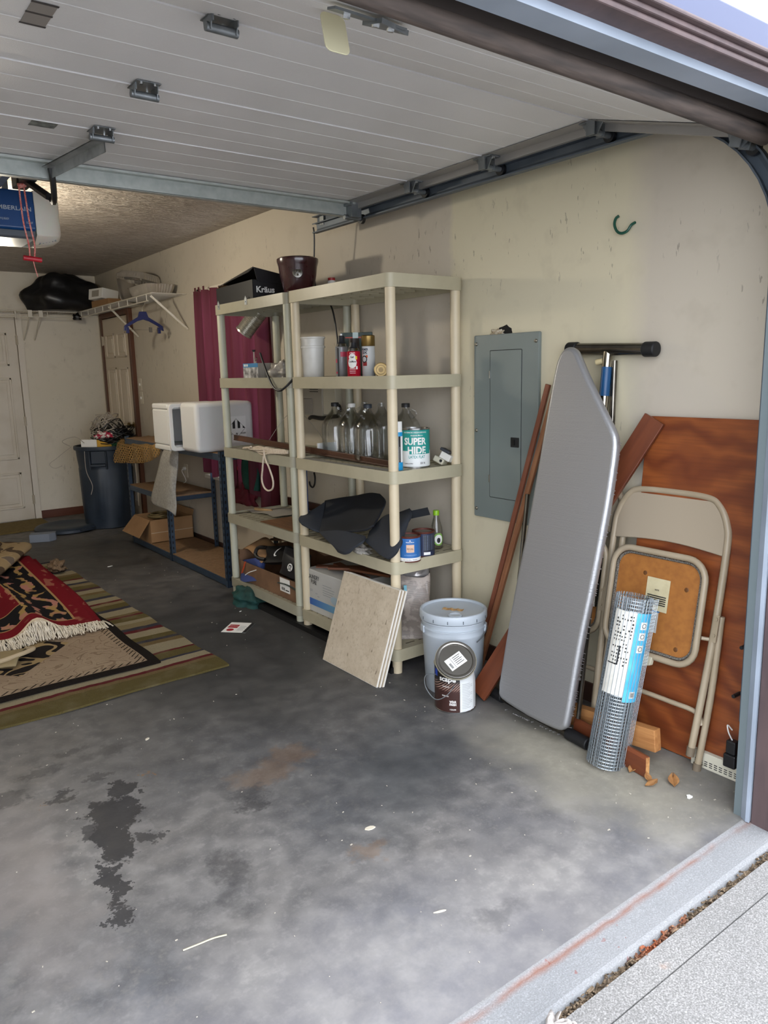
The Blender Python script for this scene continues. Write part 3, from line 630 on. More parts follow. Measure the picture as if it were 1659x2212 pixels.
def cgrid(ctrl, nu=16, nv=16, wob=0):
    """smooth surface through a grid of control points"""
    rows = [smooth_path(r, max(1, nu//(len(r)-1))) for r in ctrl]; n = len(rows[0])
    cols = [smooth_path([r[i] for r in rows], max(1, nv//(len(rows)-1))) for i in range(n)]; m_ = len(cols[0])
    b = B(); b.add([tuple(cols[i][j]) for j in range(m_) for i in range(n)], [(j*n+i, j*n+i+1, (j+1)*n+i+1, (j+1)*n+i) for j in range(m_-1) for i in range(n-1)])
    return b
def shift(b, o): b.v = [(p[0]-o[0], p[1]-o[1], p[2]-o[2]) for p in b.v]; return b
# ================================================================== the two plastic shelf units
def shelf_plastic(name, a, c):
    m = NT(name); v = m.geo(); n2 = m.noise(v, 6, 3, .65)
    m.set(m.b.inputs['Base Color'], m.mix(m.ramp(n2, (.45, 0.), (.8, .5)), a, c)); m.p(Roughness=.42); return m.mat
ZS = [.126, .569, 1.011, 1.458, 1.916]; SD, SW, LIP = .46, .915, .061
def shelf_unit(y0, label, ma, mp):
    t = thing('plastic_shelf_unit', label, 'shelf', (-.03-SD/2, y0+SW/2, 0), group='plastic shelf units along the wall')
    poly = rrect(SD, SW, .032, 4); inner = rrect(SD-.014, SW-.014, .026, 4); n = len(poly)
    b = B()
    vs = [(x, y, z) for z in (0, -LIP) for x, y in poly]+[(x, y, z) for z in (0, -LIP) for x, y in inner]
    fs = [(i, n+i, n+(i+1) % n, (i+1) % n) for i in range(n)]+[(2*n+i, 2*n+(i+1) % n, 3*n+(i+1) % n, 3*n+i) for i in range(n)]
    fs += [(i, (i+1) % n, 2*n+(i+1) % n, 2*n+i) for i in range(n)]+[(n+i, 3*n+i, 3*n+(i+1) % n, n+(i+1) % n) for i in range(n)]
    b.add(vs, fs)
    deck = rrect(SD-.012, SW-.012, .026, 4); b.prism(deck, -.016, -.007)
    for i in range(9): b.bb((-SD/2+.012, -SW/2+.09*(i+1), -.036), (SD/2-.012, -SW/2+.09*(i+1)+.005, -.015))
    for x in (-.12, 0, .12): b.bb((x-.003, -SW/2+.012, -.03), (x+.003, SW/2-.012, -.015))
    sh = b.o('shelf', ma, t, smooth=True, ang=30); sh.matrix_basis = Matrix.Translation((0, 0, ZS[0]))
    for z in ZS[1:]: kid(sh, t, 'shelf', Matrix.Translation((0, 0, z)))
    # slotted top face of the decks
    b = B()
    for i in range(14):
        for j in range(5):
            x = -.17+.085*j; y = -SW/2+.07+i*.0595; b.bb((x-.028, y-.004, -.0069), (x+.028, y+.004, -.0063))
    sl = b.o('vent_slots', mat('slot_shadow', '#5d5748', .8), t); sl['kind'] = 'stuff'; sl.matrix_basis = Matrix.Translation((0, 0, ZS[0]))
    for z in ZS[1:]: kid(sl, t, 'vent_slots', Matrix.Translation((0, 0, z)))
    px, py = SD/2-.031, SW/2-.031; first = {}
    for k in range(4):
        z0, z1 = ZS[k]-.004, ZS[k+1]-LIP+.004
        for sx in (-1, 1):
            for sy in (-1, 1):
                if k not in first:
                    b = B(); b.cyl((0, 0, 0), (0, 0, z1-z0), .0245, n=20); first[k] = b.o('post', mp, t, smooth=True); first[k].matrix_basis = Matrix.Translation((sx*px, sy*py, z0))
                else: kid(first[k], t, 'post', Matrix.Translation((sx*px, sy*py, z0)))
    b = B(); b.cyl((0, 0, 0), (0, 0, ZS[0]-LIP+.004), .024, .026, n=18); ft = b.o('foot', mp, t, smooth=True); q = [(sx*px, sy*py, 0) for sx in (-1, 1) for sy in (-1, 1)]
    ft.matrix_basis = Matrix.Translation(q[0])
    for p in q[1:]: kid(ft, t, 'foot', Matrix.Translation(p))
    return t
UA = shelf_plastic('grey_beige_plastic', '#9c9885', '#857f6c'); UB = shelf_plastic('beige_plastic', '#b1aa91', '#989078'); PA = shelf_plastic('grey_post_plastic', '#b3b3a0', '#9d9c88'); PB = shelf_plastic('cream_post_plastic', '#cdbfa2', '#b9ab8e')
shelf_unit(0, 'beige plastic five shelf unit with cream posts nearer the opening', UB, PB)
shelf_unit(.937, 'greyer plastic five shelf unit standing before the red curtain', UA, PA)
D4, D3, D2, D1, D5 = ZS[3]-.006, ZS[2]-.006, ZS[1]-.006, ZS[0]-.006, ZS[4]-.006
CARD = mat('cardboard', '#8d6b48', .85, col2='#9c7953', nscale=4, bump=.05, bscale=120)
# ---- top shelves
t = thing('flower_pot', 'glazed maroon flower pot with a small silver lion badge', 'pot', (-.29, 1.12, D5))
POT = mat('maroon_glaze', '#35141a', .22, col2='#451a20', nscale=5, coat=.4)
b = B(); b.lathe([(0, 0), (.073, 0), (.082, .02), (.105, .12), (.112, .17), (.115, .18), (.120, .198), (.120, .212), (.111, .218), (.106, .205), (.1, .15), (.07, .03), (0, .025)], 36); b.o('body', POT, t, smooth=True)
b = B(); Mb = Matrix.Translation((0, 0, .125)) @ Matrix.Rotation(R(-122), 4, 'Z') @ Matrix.Translation((.106, 0, 0)) @ rotm(0, 84, 0)
b.lathe([(0, .008), (.012, .009), (.02, .004), (.026, .003), (.028, 0), (.028, -.004)], 18, Mb)
for dx, dy in ((-.008, -.009), (-.008, .009), (.01, 0)): b.lathe([(0, .017), (.005, .014), (.007, .006)], 8, Mb @ Matrix.Translation((dx, dy, 0)))
b.o('badge', mat('antique_silver', '#8e8c86', .35, .9), t, smooth=True)
t = thing('bottle', 'small dark bottle with a red cap behind the maroon pot', 'bottle', (-.14, 1.0, D5))
b = B(); b.lathe([(0, 0), (.03, 0), (.032, .005), (.032, .05), (.024, .07), (0, .07)], 16); b.o('body', mat('dark_label', '#37322f', .4), t, smooth=True)
B().lathe([(.024, .07), (.024, .085), (.02, .092), (0, .092)], 14).o('collar', WHITE, t, smooth=True)
B().lathe([(.021, .088), (.021, .105), (0, .107)], 14).o('cap', mat('red_cap', '#a82a2a', .4), t, smooth=True)
t = thing('open_carton', 'open black carton printed Kräus lying on the top shelf', 'box', (-.262, 1.60, D5), -3)
BKC = mat('black_carton', '#17181b', .42); w2, l2, h2 = .40, .56, .115
for nm, a, c in (('bottom', (-w2/2, -l2/2, 0), (w2/2, l2/2, .004)), ('side_wall', (-w2/2, -l2/2, 0), (-w2/2+.004, l2/2, h2)), ('side_wall', (w2/2-.004, -l2/2, 0), (w2/2, l2/2, h2)), ('end_wall', (-w2/2, -l2/2, 0), (w2/2, -l2/2+.004, h2)), ('end_wall', (-w2/2, l2/2-.004, 0), (w2/2, l2/2, h2))):
    B().bb(a, c).o(nm, [BKC], t)
b = B(); b.add([(w2/2, -l2/2, h2+.0), (w2/2, l2/2, h2+.0), (-w2/2+.05, l2/2, h2+.03), (-w2/2+.012, -l2/2, h2+.07)], [(0, 1, 2, 3)]); b.o('lid_panel', [BKC], t, solid=.004)
b = B(); b.add([(-w2/2+.05, l2/2, h2+.03), (-w2/2+.012, -l2/2, h2+.07), (-w2/2-.005, -l2/2+.03, h2+.045), (-w2/2+.01, l2/2-.02, h2+.012)], [(0, 1, 2, 3)]); b.o('lid_flap', mat('black_carton_top', '#3b3a39', .5), t, solid=.004)
b = B(); b.add([(-w2/2+.012, -l2/2, h2+.07), (w2/2, -l2/2, h2+.0), (w2/2, -l2/2, h2-.02), (-w2/2+.03, -l2/2-.002, h2-.01)], [(0, 1, 2, 3)]); b.o('lid_end', BKC, t, solid=.003)
b = B(); b.add([(-w2/2+.05, l2/2, h2+.028), (-w2/2+.01, l2/2-.02, h2+.012), (-w2/2, l2/2, h2-.02), (.1, l2/2, h2-.02)], [(0, 1, 2, 3)]); b.o('inner_flap', CARD, t, solid=.003)
B().bb((-w2/2+.005, -l2/2+.01, h2-.05), (w2/2-.005, l2/2-.01, h2-.045)).o('inner_liner', CARD, t)
letter(t, 'kraus', .118, .036, frame((-.12, -l2/2-.0045, .06), (1, 0, 0), (0, 0, 1)), WHITE)
for y, lab in ((1.775, 'small steel clip on the top shelf lip below the far end of the black carton'), (1.40, 'small steel clip on the top shelf lip below the Kräus lettering')):
    b = B(); b.bb((-.4925, y-.014, ZS[4]-.03), (-.4905, y+.014, ZS[4]+.006)); b.prism([(-.014, 0), (.014, 0), (0, .018)], -.001, .001, M=frame((-.4915, y, ZS[4]+.005), (0, -1, 0), (0, 0, 1))); b.cyl((-.497, y, ZS[4]-.012), (-.4905, y, ZS[4]-.012), .004, n=8)
    tag(b.o('shelf_clip', GALV), lab, 'clip', 'clips on the top shelf lip')
# ---- fourth shelf
t = thing('white_bucket', 'small white plastic bucket without handle on the fourth shelf', 'bucket', (-.38, .845, D4)); WPL = mat('white_plastic', '#d9d8d2', .35, col2='#c9c7be', nscale=9)
b = B(); b.lathe([(0, 0), (.056, 0), (.058, .004), (.063, .16), (.069, .161), (.069, .171), (.064, .173), (.066, .21), (.070, .212), (.070, .22), (.065, .221), (.062, .2), (.054, .01), (0, .008)], 32); b.o('body', WPL, t, smooth=True)
def spray(name, lab, loc, r, h, body, cap, capshape, tilt=None, prints=None):
    t = thing(name, lab, 'spray can', loc, group='spray cans on the fourth shelf')
    if tilt: t.matrix_basis = Matrix.Translation(loc) @ tilt
    b = B(); hb = h*.72
    b.lathe([(0, .003), (r-.004, .003), (r-.002, 0), (r, .003), (r, hb), (r+.001, hb+.002), (r-.002, hb+.005)], 24); b.o('can', body, t, smooth=True)
    if capshape == 'taper':
        B().lathe([(r-.002, hb+.004), (r*.75, hb+.018), (r*.5, hb+.026), (r*.45, hb+.03), (0, hb+.03)], 20).o('dome', mat('tin_dome', '#b5b6b6', .25, 1), t, smooth=True)
        B().lathe([(r*.72, hb+.02), (r*.55, hb+.028), (r*.52, h-.006), (r*.46, h), (0, h)], 14).o('cap', cap, t, smooth=True)
    else:
        B().lathe([(r, hb+.004), (r+.0015, hb+.006), (r+.0015, h-.004), (r-.002, h), (r*.6, h-.001), (0, h-.001)], 24).o('cap', cap, t, smooth=True)
    return t
SILV = mat('silver_can_print', '#a8abae', .3, .6, col2='#8d9195', nscale=3); BCAP = mat('black_cap', '#1d1f24', .45)
t = spray('spray_can', 'silver spray can with black cap and a pink label band', (-.40, .53, D4), .033, .212, SILV, BCAP, 'taper')
PK = mat('pink_band', '#b8324e', .45); b = B(); patch_cyl(b, .0334, -135, -70, .105, .13); b.o('label_band', PK, t)
b = B(); patch_cyl(b, .0334, -168, -150, 0.004, .15); b.o('label_strip', mat('dark_strip', '#2b2c31', .5), t)
b = B(); patch_cyl(b, .0334, -190, -168, 0.02, .03); b.o('label_mark', PK, t); b = B(); patch_cyl(b, .0334, -190, -170, 0.075, .095); b.o('label_roundel', PK, t)
b = B(); b.cyl((0, 0, .21), (0, 0, .222), .006, n=8); b.o('nozzle', WHITE, t)
t = spray('spray_can', 'red spray can with black cap and a white oval label', (-.42, .392, D4), .034, .172, mat('red_can', '#b5122c', .3, .1), BCAP, 'taper')
b = B(); b.grid(lambda u, v: (.0344*math.cos(R(-180+80*(u))), .0344*math.sin(R(-180+80*u)), .072+.026*(2*v-1)*math.sqrt(max(0, 1-(2*u-1)**2))), 14, 2); b.o('label_oval', WHITE, t)
b = B(); b.grid(lambda u, v: (.0343*math.cos(R(-172+66*(u))), .0343*math.sin(R(-172+66*u)), .1+.014*(2*v-1)*math.sqrt(max(0, 1-(2*u-1)**2))), 14, 2); b.o('label_oval', WHITE, t)
letter_cyl(t, 'gell', .017, .010, .0349, -140, .1, BLACKP); letter_cyl(t, 'condi', .038, .010, .0349, -140, .078, BLACKP); letter_cyl(t, 'crc', .028, .010, .0346, -138, .118, WHITE)
b = B(); patch_cyl(b, .0346, -112, -96, .088, .104); b.o('label_star', mat('yellow_print', '#e0c52a', .5), t)
b = B(); patch_cyl(b, .0346, -108, -94, .04, .055); b.o('label_dot', WHITE, t)
b = B()
for z in (.02, .028, .036, .043): patch_cyl(b, .0345, -165, -112, z, z+.0018)
b.o('label_text', WHITE, t)
t = spray('spray_can', 'white spray can with a gold cap leaning askew', (-.37, .335, D4), .033, .205, mat('white_can', '#cdd0d0', .3, .2), mat('gold_cap', '#7d6636', .3, .7), 'full')
letter_cyl(t, 'primer', .038, .012, .0336, -160, .135, mat('navy_print', '#23283c', .5)); letter_cyl(t, 'two', .03, .012, .0336, -160, .12, mat('navy_print', '#23283c', .5))
b = B(); patch_cyl(b, .0336, -180, -140, .055, .075); b.o('label_red', mat('dark_red_print', '#8a1f22', .5), t)
b = B(); patch_cyl(b, .0336, -150, -132, .095, .107); b.o('label_orange', mat('orange_print', '#cf5a26', .5), t)
b = B(); b.grid(lambda u, v: (.0337*math.cos(R(-165+28*math.cos(6.283*u)*(.7+.3*v))), .0337*math.sin(R(-165+28*math.cos(6.283*u)*(.7+.3*v))), .088+.018*math.sin(6.283*u)*(.7+.3*v)), 20, 1); b.o('label_ring', BLACKP, t)
t = spray('spray_can', 'gold capped spray can lying on its side by the front post', (-.37, .225, D4+.034), .033, .19, mat('grey_can', '#8e9293', .35, .3), mat('tan_gold_cap', '#b79c63', .4, .3), 'full', tilt=rotm(90, 0, 0) @ Matrix.Identity(4))
t.matrix_basis = Matrix.Translation((-.27, .36, D4+.0345)) @ Matrix.Rotation(R(-38), 4, 'Z') @ rotm(90)
b = B(); b.lathe([(.024, .1895), (.024, .1915), (.020, .1915), (.020, .1895)], 20); b.lathe([(.012, .1895), (.012, .192), (0, .192)], 16); b.o('cap_ring', mat('tan_gold_ring', '#a58a52', .45), t)
t = thing('boxed_tool', 'dark green retail card pack standing behind the spray cans', 'package', (-.24, .62, D4), -40)
B().bb((-.085, -.012, 0), (.085, .012, .235)).o('pack', mat('dark_green_card', '#23352e', .5, col2='#2f463d', nscale=20), t, bevel=.002)
B().bb((-.06, -.0135, .205), (.085, -.0121, .212)).o('stripe', mat('red_stripe', '#b04a3c', .5), t)
B().bb((-.02, -.014, .14), (.01, -.0121, .235)).o('glare_strip', mat('painted_glare', '#8fa7a0', .2), t)  # glare on the pack front painted as an opaque pale strip
t = thing('spray_can_dark', 'dark brown spray can between the silver can and green pack', 'spray can', (-.31, .545, D4)); t.name = 'spray_can'
B().lathe([(0, 0), (.032, 0), (.032, .15), (.026, .165), (.026, .195), (0, .197)], 20).o('can', mat('dark_brown_can', '#332a28', .4), t, smooth=True)
B().lathe([(.028, .16), (.028, .2), (0, .201)], 18).o('cap', mat('brown_cap', '#2c2220', .5), t, smooth=True)
# left unit, fourth shelf
t = thing('carton', 'grey photo printed carton with a blue banner and small tap on top', 'box', (-.33, 1.60, D4), -90)
B().bb((-.10, -.05, 0), (.10, .05, .095)).o('body', mat('grey_carton', '#8f8b84', .6, col2='#a5a19a', nscale=30, stretch=(1, 1, .1)), t, bevel=.002)
B().bb((-.10, -.0515, .0), (.10, -.0501, .07)).o('photo_print', mat('photo_print', '#c8c8ca', .5, col2='#3c3c40', nscale=22), t)
B().bb((-.10, -.0515, .07), (.10, -.0501, .095)).o('banner', mat('blue_banner', '#3878a8', .5), t)
b = B()
for x in (-.08, -.06, -.04): b.bb((x-.006, -.0525, .076), (x+.006, -.0514, .09))
b.o('banner_mark', WHITE, t)
b = B(); b.tube([(-.08, .02, .095), (-.08, .02, .15), (-.08, .02, .17)], .004); b.tube(smooth_path([(-.06, .02, .095), (-.058, .02, .115), (-.045, .02, .13)]), .004); b.o('tap', mat('chrome', '#cfd0d2', .12, 1), t, smooth=True); t.children[-1].location = (0, 0, 0)
b = B(); b.cyl((-.08, .02, .168), (-.08, .02, .182), .008, .012, n=8); b.o('tap_handle', BLK, t)
rnd = random.Random(11)
def lump(name, label, cat, loc, dims, m_, seed, amp=.25, flat=.35, n=18, sub=1, freq=2.2):
    rn = random.Random(seed); ph = [rn.random()*6.28 for _ in range(12)]; b = B()
    def fn(u, v):
        a = 6.2832*u; e = math.pi*(v-.5); x, y, z = math.cos(a)*math.cos(e), math.sin(a)*math.cos(e), math.sin(e)
        k = 1+amp*(math.sin(freq*3*x+ph[0])*math.sin(freq*2.3*y+ph[1])+.6*math.sin(freq*4.1*z+ph[2]+2*x)+.35*math.sin(freq*7*y+ph[3]+4*z)*math.sin(freq*6*x+ph[4]))*.5
        z = z*k; z = max(z, -flat)
        return (loc[0]+x*k*dims[0], loc[1]+y*k*dims[1], loc[2]+(z+flat)*dims[2])
    b.grid(fn, n*2, n); return tag(b.o(name, m_, smooth=True, ang=75), label, cat)
lump('plastic_bag', 'crumpled translucent grey plastic bag beside the photo carton', 'bag', (-.27, 1.36, D4), (.08, .10, .075), mat('grey_bag', '#8b8783', .25, col2='#b9b5ae', nscale=18), 4, .5)
# black hose bridging the two units
b = B().tube(smooth_path([(-.50, 1.235, 1.60), (-.50, 1.20, 1.54), (-.505, 1.13, 1.45), (-.51, 1.07, 1.40), (-.512, 1.0, 1.385), (-.505, .945, 1.405), (-.47, .93, 1.44), (-.43, .92, 1.475)]), .0065, 8)
tag(b.o('black_tube', BLK, smooth=True), 'black rubber tube looped over the fourth shelf lip between units', 'tube')
# flexible duct hanging under the top shelf
t = thing('flexible_duct', 'short length of shiny ribbed foil duct hanging under the top shelf', 'duct', M=Matrix.Translation((-.22, 1.98, 1.76)) @ Matrix.Rotation(R(-52), 4, 'Z') @ rotm(0, 42, 0))
b = B(); pr = []
for i in range(34): pr.append((.054+(.006 if i % 2 else 0), .0055*i))
b.lathe(pr, 28); b.o('ribbed_tube', mat('foil', '#c4c1b8', .28, .8), t, smooth=True, ang=40)
b = B(); b.lathe([(.054, -.004), (.062, -.004), (.062, .006), (.054, .006)], 28); b.o('end_rim', mat('foil', '#b9b6ac', .22, 1), t, smooth=True)
# ---- third shelf: jugs
def glass(name, col=(.97, .985, .98), ior=1.35, rough=0.0):
    m = NT(name); gl = m.n('BsdfGlass', Color=(*col, 1), Roughness=rough, IOR=ior)
    tr = m.n('BsdfTransparent', Color=(*[c*.97 for c in col], 1)); fr = m.n('Fresnel', IOR=1.5)
    gs = m.n('BsdfGlossy', Color=(1, 1, 1, 1), Roughness=.03)
    mx = m.n('MixShader', m.math('ADD', m.math('MULTIPLY', fr.outputs[0], .55), .01), tr, gs); m.t.links.new(mx.outputs[0], m.out.inputs[0]); return m.mat
GLS = glass('clear_glass', (.985, .99, .988))
jp = [(.0, .006), (.068, .004), (.077, .012), (.08, .03), (.08, .165), (.077, .185), (.066, .21), (.045, .238), (.028, .258), (.021, .272), (.0195, .285), (.022, .287), (.022, .293), (.0195, .296), (.0195, .304), (.0165, .304), (.0165, .27), (.024, .255), (.042, .234), (.062, .208), (.0735, .183), (.0765, .165), (.0765, .03), (.07, .012), (0, .012)]
JB = B().lathe(jp, 40)
hb = B(); hb.tube([(.02+.034*math.sin(R(180*i/10))*1.0+.012*i/10, 0, .276-.045*i/10) for i in range(11)], .006, 8)
jug0 = None
caps = {'black': mat('black_jug_cap', '#17181b', .5), 'white': mat('white_jug_cap', '#dad9d4', .5), 'grey': mat('slate_jug_cap', '#2e343c', .5)}
for (x, y, cap, ha, lab) in ((-.26, .825, 'black', -70, 'clear glass gallon jug with black cap nearest the wall telephone'), (-.27, .645, 'white', 200, 'clear glass gallon jug with the white cap'), (-.29, .465, 'grey', 200, 'clear glass gallon jug with slate cap next to the front post'),
                             (-.115, .74, None, 150, 'uncapped glass gallon jug behind the white capped one'), (-.125, .565, None, 30, 'uncapped glass gallon jug behind the slate capped one'), (-.13, .345, 'black', -60, 'clear glass gallon jug with black cap behind the teal paint can')):
    t = thing('glass_jug', lab, 'jug', (x, y, D3), ha, 'gallon jugs on the third shelf')
    if jug0 is None: jug0 = JB.o('body', GLS, t, smooth=True, ang=50); hob = hb.o('handle', GLS, t, smooth=True)
    else: kid(jug0, t, 'body', Matrix.Identity(4)); kid(hob, t, 'handle', Matrix.Identity(4))
    if cap: B().lathe([(.0225, .285), (.0225, .303), (.021, .306), (0, .306)], 20).o('cap', caps[cap], t, smooth=True)
t = thing('paint_can', 'teal and white paint can lettered SUPER HIDE on the third shelf', 'paint can', (-.24, .137, D3))
TEAL = mat('teal_print', '#1d9088', .4); TIN = mat('tin', '#b3b4b4', .25, 1); r = .0745
B().lathe([(0, .002), (r-.003, .002), (r+.001, 0), (r+.001, .006), (r-.001, .007)], 32).o('bottom_rim', TIN, t, smooth=True)
B().lathe([(r, .006), (r, .084), (r, .186)], 32, mis=[0, 1]).o('label_wrap', [mat('paint_white', '#e2e6e6', .4), TEAL], t, smooth=True)
B().lathe([(r, .186), (r+.001, .188), (r+.001, .193), (r-.006, .193), (r-.008, .186), (0, .186)], 32).o('top_rim', TIN, t, smooth=True)
fa = -127
letter_cyl(t, 'super', .117, .036, r+.0006, fa, .132, WHITE); letter_cyl(t, 'hide', .095, .036, r+.0006, fa+6, .088, WHITE)
b = B(); patch_cyl(b, r+.0003, fa-24, fa+70, .068, .087); b.o('label_patch', TEAL, t)
letter_cyl(t, 'latex', .085, .014, r+.0006, fa+6, .055, TEAL); letter_cyl(t, 'moore', .062, .008, r+.0006, fa+6, .160, WHITE); letter_cyl(t, 'perk', .12, .007, r+.0006, fa, .175, WHITE); letter_cyl(t, 'gallon', .05, .006, r+.0006, fa-30, .022, BLACKP); letter_cyl(t, 'fl', .026, .010, r+.0006, fa+28, .024, BLACKP)
t = thing('caulk_tube', 'upright white and blue sealant cartridge beside the front post', 'tube', (-.39, .085, D3)); cb = mat('cyan_print', '#1c95cf', .4)
B().lathe([(0, 0), (.024, 0), (.025, .002), (.025, .04), (.025, .165), (.025, .185), (.0235, .187), (.0235, .235), (0, .236)], 24, mis=[1, 1, 1, 0, 1, 0, 0, 0]).o('cartridge', [WHITE, cb], t, smooth=True, ang=60)
b = B(); patch_cyl(b, .0254, -118, -92, .04, .165); b.o('label_strip', BLACKP, t)
b = B()
for i in range(12): patch_cyl(b, .0257, -112, -97, .045+.006*i, .0475+.006*i, 3)
b.o('label_text', mat('grey_print', '#8f9191', .6), t)
b = B(); b.grid(lambda u, v: (.0256*math.cos(R(-160+30*u)), .0256*math.sin(R(-160+30*u)), .10+.02*math.sin(6*u)+.03*v), 8, 1); b.o('label_swirl', mat('grey_print2', '#6c6f74', .6), t)
t = thing('breaker', 'black and white circuit breaker lying on the third shelf corner', 'breaker', M=Matrix.Translation((-.105, .07, D3+.03)) @ rotm(25, 10, 25))
B().bb((-.03, -.04, .0), (.03, .02, .035)).o('body', mat('breaker_white', '#d5d3cb', .5), t, bevel=.004); B().bb((-.028, -.02, .035), (.028, .035, .05)).o('top', mat('breaker_black', '#33353a', .5), t, bevel=.004)
B().bb((-.03, -.015, -.03), (.03, .045, 0)).o('base', mat('breaker_tan', '#b9b5a2', .5), t, bevel=.006); B().cyl((-.031, .0, -.012), (-.029, .0, -.012), .008, n=10).o('screw', BLK, t)
# long dark wooden strip across both units
p0, p1 = Vector((-.345, .20, 1.02)), Vector((-.40, 1.84, 1.068)); d = (p1-p0)
b = B(); b.box((0, 0, 0), (d.length, .016, .036)); b.box((0, -.009, .012), (d.length, .004, .008))
tag(b.o('wooden_strip', wood('dark_strip_wood', '#43291c', '#5d3a28', 0, 2, .45, 40), M=frame((p0+p1)/2, d, Vector((d.y, -d.x, 0))*-1 if False else Vector((1, .0, 0))), bevel=.002), 'long dark brown moulding strip lying across both third shelves', 'moulding')
# rope hank on the left unit
t = thing('rope', 'hank of white rope with one loop hanging off the third shelf', 'rope', (-.45, 1.30, ZS[2])); RP = mat('white_rope', '#d4c8b6', .8, col2='#bfae98', nscale=120, bump=.4, bscale=300)
b = B(); rn = random.Random(5)
for k in range(7):
    pts = [(-.03-.006*k, .25-.03*k+.02*rn.random(), .010+.004*k), (-.035-.004*k, .12, .018+.004*rn.random()), (-.042-.002*k, .0, .012+.005*k-.02*(k % 3 == 0)), (-.045, -.13+.02*rn.random(), .006+.004*k), (-.02, -.29+.04*rn.random(), .012+.003*k)]
    b.tube(smooth_path(pts, 5), .0062, 6)
b.o('hank', RP, t, smooth=True)
B().tube(smooth_path([(.0, -.05, .02), (-.045, -.06, .03), (-.055, -.05, -.03), (-.055, -.03, -.1), (-.055, -.015, -.16), (-.055, -.04, -.205), (-.055, -.09, -.22), (-.055, -.145, -.20), (-.055, -.155, -.15), (-.055, -.115, -.08), (-.053, -.07, -.03), (-.045, -.05, .032), (0, -.12, .02)]), .0055, 7).o('hanging_loop', RP, t, smooth=True)
b = B(); b.tube(smooth_path([(-.30, 1.62, 1.008), (-.18, 1.45, 1.24), (-.12, 1.26, 1.13), (-.10, 1.22, 1.02), (-.2, 1.35, 1.012), (-.30, 1.62, 1.012)], 4), .0018, 5)
tag(b.o('wire_hanger', mat('wire_white', '#a9a79f', .4, .5), smooth=True), 'thin bent wire coat hanger standing on the third shelf', 'hanger')
lump('cable_coil', 'small coil of white cable beside the first glass jug', 'cable', (-.2, 1.0, D3), (.035, .06, .04), mat('white_cord', '#cfc7bb', .6), 9, .5)
B_ = B(); B_.bb((-.33, .912, D3+.0), (-.2, .921, D3+.075)); tag(B_.o('white_card', WHITE), 'thin white card standing beside the first glass jug', 'card')
B_ = B().grid(lambda u, v: (-.47+.05*v, .06+.8*u, D3+.003+.002*math.sin(7*u)), 12, 2); tag(B_.o('paper_sheet', mat('grey_paper', '#8f8c84', .8)), 'strip of grey paper lying on the third shelf below the wooden strip', 'paper')
# ---- second shelf
for nm, c_, lb in (('A', CV_A, 0),):
    t = thing('seat_cover', 'black folded neoprene seat cover draped over the second shelf lip', 'seat cover', (-.45, .55, D2))
    NEO = mat('black_neoprene', '#11141a', .8, col2='#171b22', nscale=6, bump=.08, bscale=300); NEO2 = mat('charcoal_neoprene', '#24282f', .85)
    o_ = (-.45, .55, D2)
    shift(cgrid(CV_A, 20, 15), o_).o('upper_panel', NEO, t, smooth=True, solid=.012, bevel=.005, off=0)
    shift(cgrid(CV_B, 10, 10), o_).o('side_wing', NEO2, t, smooth=True, solid=.012, bevel=.005, off=0)
    shift(cgrid(CV_C, 12, 15), o_).o('front_fold', NEO2, t, smooth=True, solid=.012, bevel=.004, off=0)
t = thing('seat_cover', 'charcoal neoprene seat cover slumped behind the front post', 'seat cover', (-.42, .1, D2)); o_ = (-.42, .1, D2)
shift(cgrid(CV_D, 18, 18), o_).o('panel', NEO2, t, smooth=True, solid=.016, bevel=.005, off=0)
B().grid(lambda u, v: (.10+.06*u, .06-.16*u+.02*v, .17+.045*u+.035*v), 6, 4).o('rolled_edge', NEO, t, smooth=True)
lump('plastic_wrap', 'crumpled white plastic wrap under the seat covers', 'wrap', (-.45, .38, D2), (.04, .12, .03), mat('white_wrap', '#c8c3ba', .35, col2='#6f6a63', nscale=40), 21, .7)
